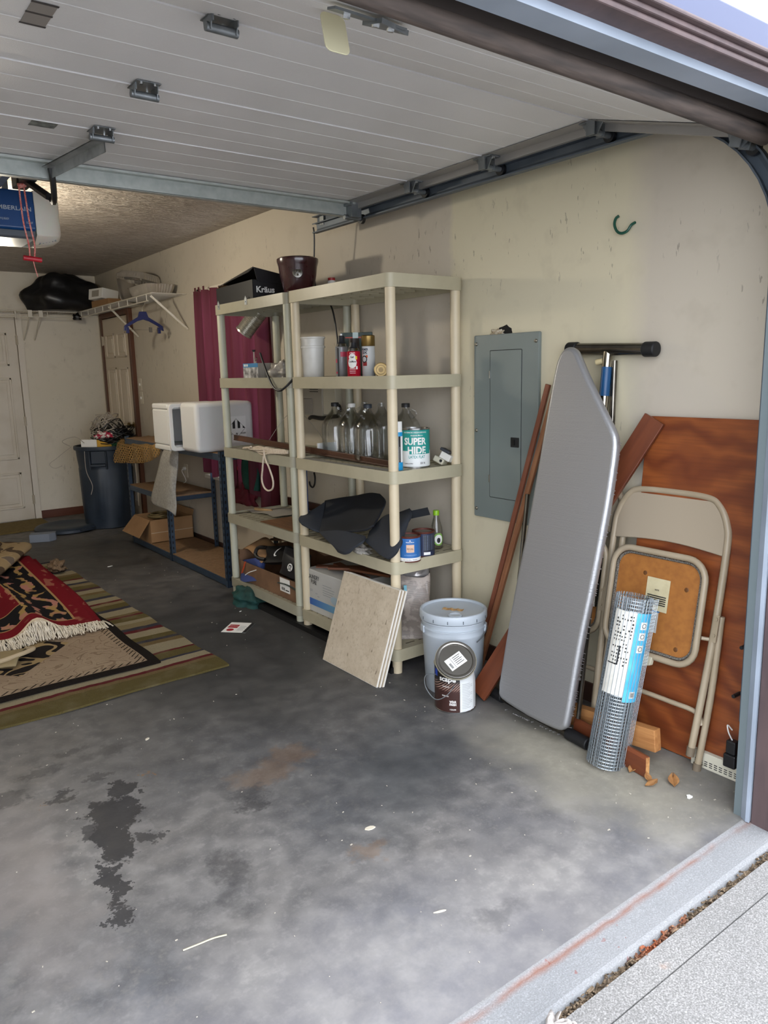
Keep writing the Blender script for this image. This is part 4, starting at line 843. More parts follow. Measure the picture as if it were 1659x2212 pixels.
def paint_tin(loc, lab, front):
    t = thing('paint_can', lab, 'paint can', loc, group='blue quart cans on the second shelf'); r = .056; rs = mat('rusty_rim', '#5c2c22', .55, .3)
    B().lathe([(0, .002), (r, .002), (r+.001, .0), (r+.001, .005), (r, .006)], 28).o('bottom_rim', rs, t, smooth=True)
    B().lathe([(r, .005), (r, .022), (r, .118)], 28, mis=[0, 1]).o('label_wrap', [WHITE if front else mat('navy_label', '#1b2745', .45), mat('blue_label', '#2c66a6', .4) if front else mat('navy_label', '#1b2745', .45)], t, smooth=True)
    B().lathe([(r, .118), (r+.0015, .12), (r+.0015, .128), (r-.006, .128), (r-.009, .121)], 28).o('top_rim', rs, t, smooth=True)
    B().lathe([(r-.009, .121), (0, .122)], 28).o('lid', mat('old_lid', '#8a847a', .5, .3), t, smooth=True)
    if front:
        b = B(); patch_cyl(b, r+.0004, -143, -103, .05, .088); b.o('label_square', mat('peach_print', '#d7b49a', .5), t)
        letter_cyl(t, 'regal', .032, .009, r+.0008, -123, .068, mat('brown_print', '#5b4436', .5)); letter_cyl(t, 'moore', .04, .006, r+.0006, -124, .1, WHITE); letter_cyl(t, 'waterborne', .065, .006, r+.0006, -122, .036, mat('pale_blue_print', '#8fb2d6', .5)); letter_cyl(t, 'select', .022, .004, r+.0008, -123, .058, mat('brown_print', '#5b4436', .5)); letter_cyl(t, 'eggshell', .07, .006, r+.0006, -122, .013, mat('navy_print', '#23283c', .5))
        b = B(); b.prism([(-.004, 0), (.004, 0), (0, .008)], 0, .0005, M=Matrix.Rotation(R(-124+90), 4, 'Z') @ frame((0, -r-.0004, .105), (1, 0, 0), (0, 0, 1))); b.o('label_mark', WHITE, t)
    else:
        b = B()
        for i in range(14): patch_cyl(b, r+.0005, -128, -70, .036+.0055*i, .0385+.0055*i, 6)
        b.o('label_text', mat('label_grey', '#6d7a92', .6), t)
        b = B(); patch_cyl(b, r+.0005, -128, -92, .012, .026); b.o('barcode', WHITE, t)
        b = B(); patch_cyl(b, r+.0005, -160, -145, .03, .05); b.o('label_square', mat('pale_square', '#b9c3cf', .6), t)
        b = B(); patch_cyl(b, r+.0004, -128, -66, .03, .112); b.o('label_panel', mat('label_black', '#161a25', .5), t)
paint_tin((-.375, .027, D2), 'blue quart paint can with a peach REGAL square', True); paint_tin((-.255, .062, D2), 'navy quart paint can turned to its small print side', False)
t = thing('glass_bottle', 'clear glass bottle with lime green screw cap on the second shelf', 'bottle', (-.115, .125, D2))
B().lathe([(0, .003), (.03, .002), (.034, .008), (.034, .09), (.031, .115), (.018, .155), (.0145, .175), (.0145, .185), (.012, .185), (.0125, .17), (.028, .113), (.031, .09), (.031, .01), (0, .008)], 28).o('body', GLS, t, smooth=True, ang=60)
B().lathe([(.0165, .178), (.0165, .2), (.015, .203), (0, .203)], 18).o('cap', mat('lime_cap', '#86b81c', .4), t, smooth=True)
b = B(); b.grid(lambda u, v: (.0345*math.cos(R(-110+48*math.cos(6.283*u)*v)), .0345*math.sin(R(-110+48*math.cos(6.283*u)*v)), .055+.033*math.sin(6.283*u)*v), 24, 4); b.o('label', mat('green_label', '#7db04a', .5), t)
b = B(); b.grid(lambda u, v: (.0348*math.cos(R(-110+36*math.cos(6.283*u)*v)), .0348*math.sin(R(-110+36*math.cos(6.283*u)*v)), .055+.025*math.sin(6.283*u)*v), 24, 4); b.o('label_centre', WHITE, t)
b = B(); b.grid(lambda u, v: (.0350*math.cos(R(-110+16*math.cos(6.283*u)*v)), .0350*math.sin(R(-110+16*math.cos(6.283*u)*v)), .05+.014*math.sin(6.283*u)*v), 20, 3); b.o('label_motif', BLACKP, t)
# left unit second shelf: newspaper, wood sheet, pencil
m = NT('newsprint'); v = m.co(); st = m.n('TexWave', Vector=v, Scale=55, Distortion=2.5, Detail=3, bands_direction='Y'); m.set(m.b.inputs['Base Color'], m.mix(m.ramp(st.outputs[0], (.45, 0.), (.8, .7)), '#b5b0a6', '#57544f')); m.p(Roughness=.8)
b = B().grid(lambda u, v: (-.10+.02*math.sin(5*u)-.24*v, 1.46+.36*u, D2+.004+.006*math.sin(6*u+2*v)**2), 14, 8); tag(b.o('newspaper', m.mat), 'folded newspaper page on the second shelf of the left unit', 'newspaper')
b = B().bb((-.46, 1.0, D2+.001), (-.2, 1.42, D2+.006)); tag(b.o('wood_sheet', wood('thin_ply', '#6f4d33', '#84603f', 1, 3, .6, 22)), 'thin brown hardboard sheet on the second shelf of the left unit', 'board')
b = B(); b.tube([(-.30, 1.80, D2+.012), (-.24, 1.67, D2+.012)], [.012, .006], 8); tag(b.o('wood_stick', mat('pale_stick', '#b08f63', .7)), 'short pale wooden peg beside the newspaper', 'stick')
# wooden rail and blue strap, hook on the wall behind
b = B().bb((-.022, 1.0, .55), (-.002, 1.98, .62)); tag(b.o('wooden_rail', wood('rail_wood', '#3d1f16', '#55301f', 1, 3, .5, 20), bevel=.003), 'dark brown wooden rail fixed low on the wall behind the shelves', 'rail')
b = B().grid(lambda u, v: (-.035-.01*math.sin(3*v), 1.565-.035*u-.02*v, .98-.78*v), 1, 12); tag(b.o('blue_strap', mat('blue_webbing', '#1d4d96', .75), solid=.002), 'bright blue webbing strap hanging on the wall behind the shelves', 'strap')
b = B(); b.tube(smooth_path([(-.03, 1.455, .83), (-.04, 1.43, .80), (-.045, 1.43, .76), (-.045, 1.455, .735), (-.045, 1.485, .745), (-.045, 1.495, .77)]), .006, 8); tag(b.o('black_hook', BLK, smooth=True), 'black curved hook hanging beside the blue strap', 'hook')
# wall telephone box behind the jugs
t = thing('wall_timer_box', 'cream wall control box with black cable below the fourth shelf', 'control box', (-.0, 1.30, 1.19))
CBX = mat('cream_box', '#c5bea9', .45)
B().bb((-.06, -.02, .02), (0, .20, .24)).o('box', mat('grey_box', '#a7a193', .45), t, bevel=.004); B().bb((-.05, -.16, .03), (0, -.02, .24)).o('side_box', CBX, t, bevel=.004)
B().bb((-.064, .09, .03), (-.06, .19, .13)).o('door', mat('grey_box_door', '#98938a', .45), t, bevel=.002)
b = B()
for i in range(4): b.bb((-.062, .02, .17+.014*i), (-.0605, .12, .174+.014*i))
b.o('label_lines', BLACKP, t)
B().tube(smooth_path([(-.05, .15, .0), (-.06, .1, .01), (-.06, .0, .005), (-.06, -.06, .01), (-.05, -.13, .02), (-.05, -.19, .03), (-.05, -.2, .08), (-.04, -.15, .09), (-.03, -.10, .07)]), .013, 8).o('cable', BLK, t, smooth=True)
# ---- bottom shelves
t = thing('laundry_box', 'white carton lettered LAUNDRY PURE on the bottom shelf', 'box', (-.455, .655, D1), 0)
LB = mat('white_carton', '#b9b9b5', .55, col2='#a9a8a2', nscale=3)
B().bb((0, -.22, 0), (.28, .235, .25)).o('body', LB, t, bevel=.004)
FM = lambda y, z: frame((-.0014, y, z), (0, -1, 0), (0, 0, 1))
letter(t, 'laundry', .115, .055, FM(.152, .195), BLACKP)
m = NT('blue_gradient_print'); yy = m.sep(m.co())[1]; m.set(m.b.inputs['Base Color'], m.mix(m.ramp(m.math('ADD', m.math('MULTIPLY', yy, -2.2), .5), (0, 0.), (1, 1.)), '#14489a', '#86bccc')); m.p(Roughness=.5)
B().bb((-.0015, -.22, .04), (-.0003, .21, .08)).o('blue_band', m.mat, t)
b = B()
for i, (y, z, l) in enumerate(((.06, .18, .09), (.06, .165, .12), (.06, .15, .11), (.06, .137, .1), (.06, .124, .08), (.2, .13, .03), (.2, .122, .03), (.14, .115, .02), (.12, .1, .02))): b.bb((-.0013, y-l, z), (-.0003, y, z+.003))
b.o('small_print', mat('grey_print', '#8f9191', .6), t)
b = B(); b.prism([(.05*math.cos(a)*.8, .022*math.sin(a)) for a in [6.283*i/16 for i in range(16)]], 0, .001, M=FM(-.06, .115)); b.o('water_print', mat('pale_blue_blot', '#9fb3bd', .5), t)
for i, (x0, y0, x1, y1, z, lab) in enumerate(((-.40, .86, -.06, .50, .372, 'brown wooden batten lying on the laundry carton nearest the far post'), (-.30, .80, -.36, .42, .383, 'brown wooden batten lying lengthwise on the laundry carton'), (-.42, .70, -.05, .30, .40, 'brown wooden batten crossing over the other on the laundry carton'), (-.36, .56, -.28, .3, .41, 'short pale ended batten on top of the laundry carton'))):
    d = Vector((x1-x0, y1-y0, 0)); b = B(); b.box((0, 0, 0), (d.length, .045, .012)); tag(b.o('wooden_batten', wood('slat_wood', '#5d3521', '#7c4a2d', 0, 3, .55, 30), M=frame(((x0+x1)/2, (y0+y1)/2, z), d, (-d.y, d.x, 0))), lab, 'batten', 'loose battens on the bottom shelf')
m = NT('litter_bag_print'); v = m.co(); st = m.n('TexWave', Vector=v, Scale=75, Distortion=.6, Detail=2, bands_direction='Z'); bk = m.n('TexNoise', Vector=v, Scale=24, Detail=3)
m.set(m.b.inputs['Base Color'], m.mix(m.math('MULTIPLY', m.ramp(st.outputs[0], (.45, 0.), (.6, 1.)), m.ramp(bk.outputs[0], (.42, 0.), (.5, .8))), '#a99d93', '#3c3735')); m.p(Roughness=.4)
t = thing('paper_sack', 'printed sack folded over at the top behind the front post', 'sack', (-.27, .135, D1), -35)
def sk(u, v):
    a = 6.2832*u; w_ = .095*(1-.1*v); d_ = .06*(1-.75*v**3)
    x = w_*math.copysign(abs(math.cos(a))**.5, math.cos(a)); y = d_*math.copysign(abs(math.sin(a))**.5, math.sin(a))
    return (x+.006*math.sin(9*v+4*a), y+.01*math.sin(7*v)+.008*math.sin(3*a+8*v), .33*v*(1+.05*math.sin(2*a+1)))
B().grid(sk, 32, 14).o('body', m.mat, t, smooth=True, ang=70)
b = B(); b.grid(lambda u, v: (-.085+.17*u, .005+.02*math.sin(12*u)*v, .31+.06*v+.02*math.sin(8*u)*v), 14, 4); b.o('crumpled_top', mat('silver_wrap', '#a6a2a0', .25, .5), t, smooth=True, solid=.002)
b = B(); b.bb((-.05, -.066, .24), (-.035, -.058, .29)); b.o('blue_mark', mat('pale_cyan', '#77b3c4', .5), t)
b = B().cyl((-.385, .165, D1), (-.385, .165, D1+.235), .03, n=18); tag(b.o('grey_cylinder', mat('grey_tin', '#9a9c9b', .4, .4), smooth=True, bevel=.004), 'plain grey metal canister squeezed between front post and sack', 'canister')
# left unit bottom: open carton with bags
t = thing('open_carton', 'sagging open brown carton full of bags on the bottom shelf', 'box', (-.26, 1.40, D1)); CB2 = mat('worn_cardboard', '#7a5b41', .85, col2='#5e4431', nscale=7)
for nm, a, c in (('bottom', (-.18, -.37, 0), (.18, .37, .004)), ('side_wall', (-.19, -.37, 0), (-.186, .37, .13)), ('side_wall', (.18, -.37, 0), (.184, .37, .22)), ('end_wall', (-.19, -.37, 0), (.18, -.366, .15)), ('end_wall', (-.19, .366, 0), (.18, .37, .2))): B().bb(a, c).o(nm, CB2, t)
B().grid(lambda u, v: (.18-.16*v, -.37+.74*u, .22+.09*v-.05*v*v+.03*math.sin(4*u)*v), 8, 4).o('flap', CB2, t, smooth=True, solid=.004)
B().grid(lambda u, v: (-.02-.14*v, .37-.26*u, .25-.05*v-.03*u*v+.02*math.sin(5*u)), 8, 4).o('front_flap', CARD, t, smooth=True, solid=.004)
B().bb((-.1915, -.30, .04), (-.1901, -.18, .125)).o('label', WHITE, t)
b = B()
for y in (-.24, -.225, -.21): b.bb((-.193, y, .05), (-.1914, y+.007, .068))
b.bb((-.193, -.29, .052), (-.1914, -.25, .058)); b.o('label_text', BLACKP, t)
def bag(name, lab, loc, M, w_, h_, d_, m_, seed=0):
    t = thing(name, lab, 'bag', M=M); rn = random.Random(seed); p1, p2 = rn.random()*6, rn.random()*6
    def fn(u, v):
        a = 6.2832*u; x = w_/2*math.copysign(abs(math.cos(a))**.45, math.cos(a)); y = d_/2*math.copysign(abs(math.sin(a))**.6, math.sin(a))*(1-.5*v)
        return (x*(1+.05*math.sin(6*v+p1)), y+.012*math.sin(5*v+2*a+p2), h_*v)
    b = B(); b.grid(fn, 28, 10); b.add([fn(i/28, 0) for i in range(28)], [tuple(range(27, -1, -1))]); b.o('body', m_, t, smooth=True, ang=60); return t
MB_ = mat('matte_black_bag', '#15171b', .4, col2='#22252a', nscale=8)
t = bag('shopping_bag', 'black shopping bag with a round white horseshoe logo', (0, 0, 0), Matrix.Translation((-.40, 1.14, .245)) @ Matrix.Rotation(R(-82), 4, 'Z') @ rotm(-14, 6), .25, .17, .07, MB_, 2)
Lm = frame((.0, -.046, .065), *XF)
B().prism([(.024*math.cos(6.283*i/24), .024*math.sin(6.283*i/24)) for i in range(24)], 0, .0008, M=Lm).o('logo_disc', WHITE, t)
b = B(); b.tube([Lm @ Vector(p) for p in smooth_path([(-.014, -.014, .002), (-.006, -.013, .002), (-.006, -.004, .002), (-.011, .005, .002), (-.006, .014, .002), (.0, .008, .002), (.006, .014, .002), (.011, .005, .002), (.006, -.004, .002), (.006, -.013, .002), (.014, -.014, .002)], 4)], .0022, 5); b.o('logo_mark', BLACKP, t)
b = B(); b.bb((.055, -.0475, .045), (.06, -.0455, .085)); b.o('logo_letter', WHITE, t)
t = bag('sport_bag', 'black bag with a white curved swoosh on the sagging carton', (0, 0, 0), Matrix.Translation((-.37, 1.40, .285)) @ Matrix.Rotation(R(-78), 4, 'Z') @ rotm(-25, -10), .24, .11, .06, mat('black_nylon', '#0d0e11', .5), 5)
b = B(); b.prism([(.035, .03), (.0, .018), (-.022, .002), (-.03, -.014), (-.024, -.024), (-.008, -.024), (.0, -.018), (-.014, -.018), (-.018, -.008), (-.008, .006), (.01, .018)], 0, .001, M=frame((.03, -.036, .06), *XF)); b.o('swoosh', WHITE, t)
B().tube(smooth_path([(-.10, -.02, .02), (-.16, -.03, .03), (-.20, -.03, .06), (-.18, -.03, .10), (-.10, -.02, .10)]), .012, 8).o('strap', mat('black_nylon', '#0d0e11', .5), t, smooth=True)
t = bag('fabric_bag', 'blue fabric bag with an orange stripe slumped over the carton', (0, 0, 0), Matrix.Translation((-.425, 1.63, .125)) @ Matrix.Rotation(R(-86), 4, 'Z') @ rotm(-8, -14), .25, .15, .08, mat('blue_fabric', '#2a3866', .75, col2='#35437a', nscale=6), 9)
B().grid(lambda u, v: (-.085+.02*u+.05*v, -.0445+.004*v, .06+.075*v), 2, 5).o('stripe', mat('orange_red', '#a8401f', .6), t, solid=.002)
B().tube(smooth_path([(-.02, -.05, .045), (.04, -.052, .06), (.12, -.045, .07)]), .003, 6).o('piping', WHITE, t, smooth=True)
for i, z in enumerate((.205, .216, .227)):
    b = B().grid(lambda u, v: (-.46+.03*i+.2*u, 1.0+.24*v+.01*i, z+.012*math.sin(3*v+i)+.01*u), 4, 6); tag(b.o('magazine', mat(('mag_green', 'mag_grey', 'mag_dark')[i], ('#39443f', '#6c7069', '#22262a')[i], .5), solid=.005), ('lowest greenish paper folder below the black shopping bag', 'middle grey paper folder below the black shopping bag', 'topmost dark paper folder below the black shopping bag')[i], 'folder', 'paper folders in the carton')
lump('teal_cloth', 'dark teal cloth bag lying on the floor under the left shelf unit', 'bag', (-.50, 1.585, 0), (.085, .15, .075), mat('teal_cloth', '#12433f', .8, col2='#0d322f', nscale=8), 17, .4)
b = B().bb((-.50, .03, .0), (-.44, 1.62, .03)); tag(b.o('black_strip', mat('black_moulding', '#0e0e10', .5)), 'long flat black strip lying on the floor below the bottom shelves', 'strip')
# ================================================================== steel rack and what is on it
RK = mat('blue_grey_rack_steel', '#38495c', .45, .3, col2='#2c3a49', nscale=7); PBD = mat('particle_board', '#8a6c4c', .8, col2='#7a5d40', nscale=40, bump=.1, bscale=200)
t = thing('steel_rack', 'blue grey boltless steel rack with particle board decks', 'rack', (-.23, 2.99, 0)); OX, OY = -.23, 2.99
xf, xb = -.44, -.025; ys = (2.0, 3.04, 3.98)
slots = B(); post = None
for y in ys:
    for x, sx in ((xf, 1), (xb, -1)):
        sy = -1 if y == ys[-1] else 1
        b = B(); b.bb((0, 0, 0), (.038*sx, .003*sy, .965)); b.bb((0, 0, 0), (.003*sx, .038*sy, .965)); b.o('post', RK, t, M=Matrix.Translation((x-OX, y-OY, 0)))
        for i in range(20):
            z = .05+.046*i; a = x-OX; c = y-OY
            slots.bb((a-.0012*sx, c+.013*sy, z), (a+.0002*sx, c+.024*sy, z+.02)); slots.bb((a+.013*sx, c-.0012*sy, z), (a+.024*sx, c+.0002*sy, z+.02))
so = slots.o('post_slots', mat('slot_dark', '#10141a', .8), t); so['kind'] = 'stuff'
def deck(y0, y1, z, bh=.05, seam=None):
    for x in (xf+.003, xb-.003-.012): B().bb((x-OX, y0-OY+.003, z-bh), (x+.012-OX, y1-OY-.003, z-.004)).o('beam', RK, t, bevel=.002); B().bb((x-.002-OX, y0-OY+.003, z-bh*.55), (x+.014-OX, y1-OY-.003, z-bh*.45)).o('beam_rib', RK, t)
    for y in (y0+.004, y1-.016): B().bb((xf+.004-OX, y-OY, z-bh), (xb-.004-OX, y+.012-OY, z-.004)).o('end_beam', RK, t, bevel=.002)
    ysp = [y0]+(seam or [])+[y1]
    for a, c in zip(ysp[:-1], ysp[1:]): B().bb((xf+.006-OX, a+.003-OY, z-.014), (xb-.006-OX, c-.003-OY, z)).o('deck_board', PBD, t, bevel=.001)
deck(2.0, 3.04, .95); deck(3.04, 3.98, .95); deck(3.04, 3.98, .535); deck(2.0, 3.04, .062, .055, [2.62]); deck(3.04, 3.98, .062, .055)
# foam coolers
m = NT('white_foam'); v = m.co(); m.p(Base_Color=rgba('#cbcbc9'), Roughness=.75, Subsurface_Weight=.05); m.bump(m.n('TexVoronoi', Vector=v, Scale=140).outputs[0], .15, .003); FOAM = m.mat
t = thing('foam_cooler', 'white foam cooler box with a striped diamond hazard label', 'cooler', (-.325, 2.27, .951))
b = B().box((0, 0, .172), (.44, .28, .344)); b.o('body', FOAM, t, bevel=.03, seg=4, smooth=True)
LBM = frame((.08, -.1412, .155), *XF)
b = B(); b.prism([(-.075, -.1), (.075, -.1), (.075, .085), (-.075, .085)], -.0005, .0002, M=LBM); b.o('label', mat('label_white', '#d8d8d6', .5), t)
b = B(); 
for k in range(7):
    if k % 2 == 0:
        x0, x1 = -.068+.0195*k, -.068+.0195*(k+1)
        b.prism([(x0, 0), (x1, 0), (x1, .068-abs(x1)), (max(min((x0+x1)/2, .068), -.068), .068-abs((x0+x1)/2)), (x0, .068-abs(x0))], .0002, .0009, M=LBM)
b.o('label_stripes', BLACKP, t)
b = B(); q = [(-.068, 0), (0, -.068), (.068, 0), (0, .068)]
for i in range(4):
    a_, c_ = Vector((*q[i], .0006)), Vector((*q[(i+1) % 4], .0006)); b.cyl(LBM @ a_, LBM @ c_, .0012, n=4)
b.o('label_diamond', BLACKP, t); letter(t, 'nine', .012, .018, LBM @ Matrix.Translation((0, -.04, .0005)), BLACKP); letter(t, 'bio', .04, .011, LBM @ Matrix.Translation((.05, -.035, .0005)), BLACKP); letter(t, 'un', .035, .008, LBM @ Matrix.Translation((-.05, -.04, .0005)), BLACKP)
t = thing('foam_cooler', 'white foam cooler lying open towards the labelled one', 'cooler', (-.40, 2.585, .951))
w2, d2, h2, th = .44, .32, .335, .04
b = B(); b.bb((-w2/2, -d2/2+.02, 0), (w2/2, d2/2, th)); b.bb((-w2/2, -d2/2+.02, h2-th), (w2/2, d2/2, h2)); b.bb((-w2/2, -d2/2+.02, th), (-w2/2+th, d2/2, h2-th)); b.bb((w2/2-th, -d2/2+.02, th), (w2/2, d2/2, h2-th)); b.bb((-w2/2+th, d2/2-th, th), (w2/2-th, d2/2, h2-th))
b.o('body', FOAM, t, bevel=.012, seg=3)
b = B(); oo = rrect(w2, h2, .03, 4); ii = rrect(w2-.055, h2-.055, .02, 4); n = len(oo)
vs = [(x, y, z) for z in (0, .03) for x, y in oo]+[(x, y, z) for z in (0, .03) for x, y in ii]
b.add(vs, [(i, (i+1) % n, n+(i+1) % n, n+i) for i in range(n)]+[(2*n+i, 3*n+i, 3*n+(i+1) % n, 2*n+(i+1) % n) for i in range(n)]+[(n+i, n+(i+1) % n, 3*n+(i+1) % n, 3*n+i) for i in range(n)]+[(i, 2*n+i, 2*n+(i+1) % n, (i+1) % n) for i in range(n)], M=frame((0, -d2/2+.02, h2/2), *XF))
b.o('rim', FOAM, t, bevel=.004)
# towel and net
TW = mat('grey_towel', '#a5a29a', .95, col2='#8f8c85', nscale=60, bump=.5, bscale=220)
tag(cgrid(TOWEL, 12, 20).o('towel', TW, smooth=True, solid=.008), 'light grey towel hanging off the corner of the steel rack', 'towel')
m = NT('tan_net'); v = m.co('Object'); sx = m.sep(v)
u_ = m.math('ADD', m.math('MULTIPLY', sx[1], 25), m.math('MULTIPLY', sx[2], 25)); w_ = m.math('ADD', m.math('MULTIPLY', sx[1], 25), m.math('MULTIPLY', sx[2], -25))
fx = m.math('ABSOLUTE', m.math('SUBTRACT', m.math('FRACT', u_), .5)); fy = m.math('ABSOLUTE', m.math('SUBTRACT', m.math('FRACT', w_), .5))
hole = m.math('LESS_THAN', m.math('MAXIMUM', fx, fy), .31); xin = m.ramp(sx[2], (.90, 1.), (.935, 0.))
m.p(Base_Color=rgba('#9c7a45'), Roughness=.8); tr = m.n('BsdfTransparent'); mx = m.n('MixShader', m.math('MULTIPLY', hole, xin), m.b.outputs[0], tr.outputs[0]); m.t.links.new(mx.outputs[0], m.out.inputs[0]); NETM = m.mat
nb = cgrid(NET, 24, 24); nb.v = [(p[0]+.008*math.sin(p[1]*31), p[1], p[2]+(.006*math.sin(p[1]*24) if p[2] > .9 else 0)) for p in nb.v]
tag(nb.o('mesh_pad', NETM, smooth=True, solid=.003), 'tan rubber mesh rug pad draped over the far end of the rack', 'rug pad')
b = B().lathe([(.034*math.sin(R(180*i/14)), .034-.034*math.cos(R(180*i/14))) for i in range(15)], 20, Matrix.Translation((-.35, 3.30, .965)))
tag(b.o('tennis_ball', mat('ball_yellow', '#b3bd1f', .85, col2='#c9d23a', nscale=20), smooth=True), 'yellow green tennis ball on top of the mesh pad', 'ball')
b = B().tube(smooth_path([(-.30, 3.22, .972), (-.33, 3.05, .97), (-.36, 2.86, .97)]), .022, 10); tag(b.o('slate_roll', mat('slate_foam', '#3d4a5e', .7), smooth=True), 'slate blue foam roll lying beside the tennis ball', 'roll')
# open cardboard box on the bottom deck
t = thing('cardboard_box', 'open brown cardboard box with a drooping flap in the rack', 'box', (-.235, 3.72, .064)); CB = CARD
for nm, a, c in (('bottom', (-.19, -.2, 0), (.19, .2, .004)), ('end_wall', (-.19, -.2, 0), (.19, -.196, .20)), ('end_wall', (-.19, .196, 0), (.19, .2, .20)), ('side_wall', (-.194, -.2, 0), (-.19, .2, .20)), ('side_wall', (.186, -.2, 0), (.19, .2, .20))): B().bb(a, c).o(nm, CB, t)
b = B(); b.add([(-.194, -.19, .20), (-.194, .2, .20), (-.30, .24, .06), (-.29, -.16, .055)], [(0, 1, 2, 3)]); b.o('front_flap', CB, t, solid=.004)
b = B(); b.add([(.19, -.2, .20), (.19, .2, .20), (.205, .2, .25), (.205, -.2, .25)], [(0, 1, 2, 3)]); b.o('back_flap', CB, t, solid=.004)
B().bb((-.192, -.2012, .085), (.19, -.2004, .09)).o('tape', mat('parcel_tape', '#b7a58c', .3), t)
b = B(); b.tube([(.0+.11*math.cos(6.283*i/24), .05+.11*math.sin(6.283*i/24), .19) for i in range(24)], .012, 8, True); b.tube([(.0+.09*math.cos(6.283*i/24), .05+.09*math.sin(6.283*i/24), .205) for i in range(24)], .01, 8, True)
tag(b.o('hose_coil', mat('brass_tube', '#8b7b57', .35, .6), M=Matrix.Translation((-.235, 3.72, .064)), smooth=True), 'coil of tan tubing inside the open cardboard box', 'coil')
# trash can
t = thing('trash_can', 'large navy blue plastic trash can heaped with cables', 'trash can', (-.33, 4.97, 0), -128)
NV = mat('navy_plastic', '#252f3b', .5, col2='#2d3845', nscale=4)
b = B(); n = 48
def ribs(r, z):
    return [((r+(.012 if (i % 6 in (0, 1)) and .1 < z < .60 else 0))*math.cos(6.283*i/n), (r+(.012 if (i % 6 in (0, 1)) and .1 < z < .60 else 0))*math.sin(6.283*i/n), z) for i in range(n)]
pr = [(.225, 0), (.238, .01), (.241, .10), (.242, .11), (.254, .59), (.252, .61), (.262, .70), (.268, .78), (.285, .785), (.288, .80), (.285, .82), (.268, .822), (.262, .80), (.215, .03), (0, .025)]
vs = sum([ribs(r, z) for r, z in pr], []); b.add(vs, [(j*n+i, j*n+(i+1) % n, (j+1)*n+(i+1) % n, (j+1)*n+i) for j in range(len(pr)-1) for i in range(n)]+[tuple(range(n-1, -1, -1))])
b.o('body', NV, t, smooth=True)
for a in (8, 188):
    Mh = Matrix.Rotation(R(a), 4, 'Z') @ Matrix.Translation((.262, 0, .66)); b = B(); b.bb((0, -.075, -.03), (.045, .075, -.005)); b.bb((0, -.085, -.06), (.03, -.07, .12)); b.bb((0, .07, -.06), (.03, .085, .12)); b.bb((-.005, -.07, -.005), (.012, .07, .12)); b.o('handle', NV, t, M=Mh, bevel=.008, smooth=True)
t = thing('bin_cover', 'round navy plastic lid lying flat on the floor by the can', 'lid', (-.74, 5.03, 0), 20)
B().lathe([(0, .035), (.2, .045), (.23, .06), (.285, .05), (.30, .035), (.302, .012), (.29, .01), (.28, .03), (.2, .03), (0, .02)], 40).o('dome', NV, t, smooth=True)
B().bb((-.06, -.325, .02), (.06, -.285, .036)).o('grip', NV, t, bevel=.005)
b = B().prism([(-.11, -.06), (.06, -.06), (.11, .0), (.11, .06), (-.11, .06)], 0, .075); tag(b.o('foam_block', mat('grey_foam_block', '#7c8491', .8), M=Matrix.Translation((-1.06, 4.62, 0)) @ Matrix.Rotation(R(-20), 4, 'Z'), bevel=.004), 'pale blue grey block on the floor before the can lid', 'block')
def tangle(name, lab, c, rad, h, n_, r, m_, seed, loops=3, squash=1.0):
    rn = random.Random(seed); b = B()
    for k in range(n_):
        pts = []; a = rn.random()*6.28; q = rn.random()*rad*.6
        for i in range(loops*5):
            a += .9+rn.random()*.7; rr = rad*(.35+.65*rn.random()); z = h*rn.random()**.9*(1-.6*(rr/rad)**2)
            pts.append((c[0]+rr*math.cos(a)*.9+(rn.random()-.5)*.04, c[1]+rr*math.sin(a)*squash, c[2]+z))
        b.tube(smooth_path(pts, 4), r, 5)
    return tag(b.o(name, m_, smooth=True), lab, 'cables', None, 'stuff')
tangle('white_cables', 'tangle of white and grey cables heaped on the trash can', (-.30, 4.93, .83), .2, .36, 9, .005, mat('pale_cable', '#a8a094', .5), 2)
tangle('black_cables', 'tangle of black cables heaped on the trash can', (-.24, 4.90, .82), .25, .28, 13, .005, BLK, 6)
lump('printed_cloth', 'white and crimson printed cloth on top of the cable heap', 'cloth', (-.36, 4.80, .90), (.09, .07, .05), mat('crimson_print', '#d6cfca', .8, col2='#a81c3f', nscale=26, nlo=.5, nhi=.53), 3, .5)
b = B().grid(lambda u, v: (-.57+.12*u, 4.89-.10*u, .80+.09*v), 3, 2); tag(b.o('white_paper', WHITE, solid=.004), 'white sheet sticking up at the trash can rim', 'paper')
b = B().grid(lambda u, v: (-.45+.12*u, 4.78-.06*u, .80+.09*v*(1-.6*u)), 3, 2); tag(b.o('yellow_envelope', mat('yellow_paper', '#c2952c', .7), solid=.004), 'yellow envelope beside the white sheet in the trash can', 'envelope')
lump('green_cloth_scrap', 'dark green plastic scrap at the trash can rim', 'scrap', (-.24, 4.72, .81), (.09, .05, .04), mat('dark_green_plastic', '#1c4a32', .4), 8, .5)
b = B().tube(smooth_path([(-.55, 4.85, .86), (-.62, 4.9, .92), (-.72, 4.98, .88), (-.66, 4.95, .83)]), .003, 5); b.tube(smooth_path([(-.56, 4.83, .82), (-.57, 4.80, .6), (-.53, 4.78, .45), (-.55, 4.78, .36)]), .003, 5); b.tube(smooth_path([(-.66, 4.9, .83), (-.78, 5.0, .72), (-.84, 5.05, .66), (-.8, 5.03, .62), (-.74, 5.0, .64)]), .002, 5)
tag(b.o('loose_cable', mat('pale_cable', '#a8a094', .5), smooth=True), 'thin pale cable trailing down the front of the trash can', 'cables', None, 'stuff')
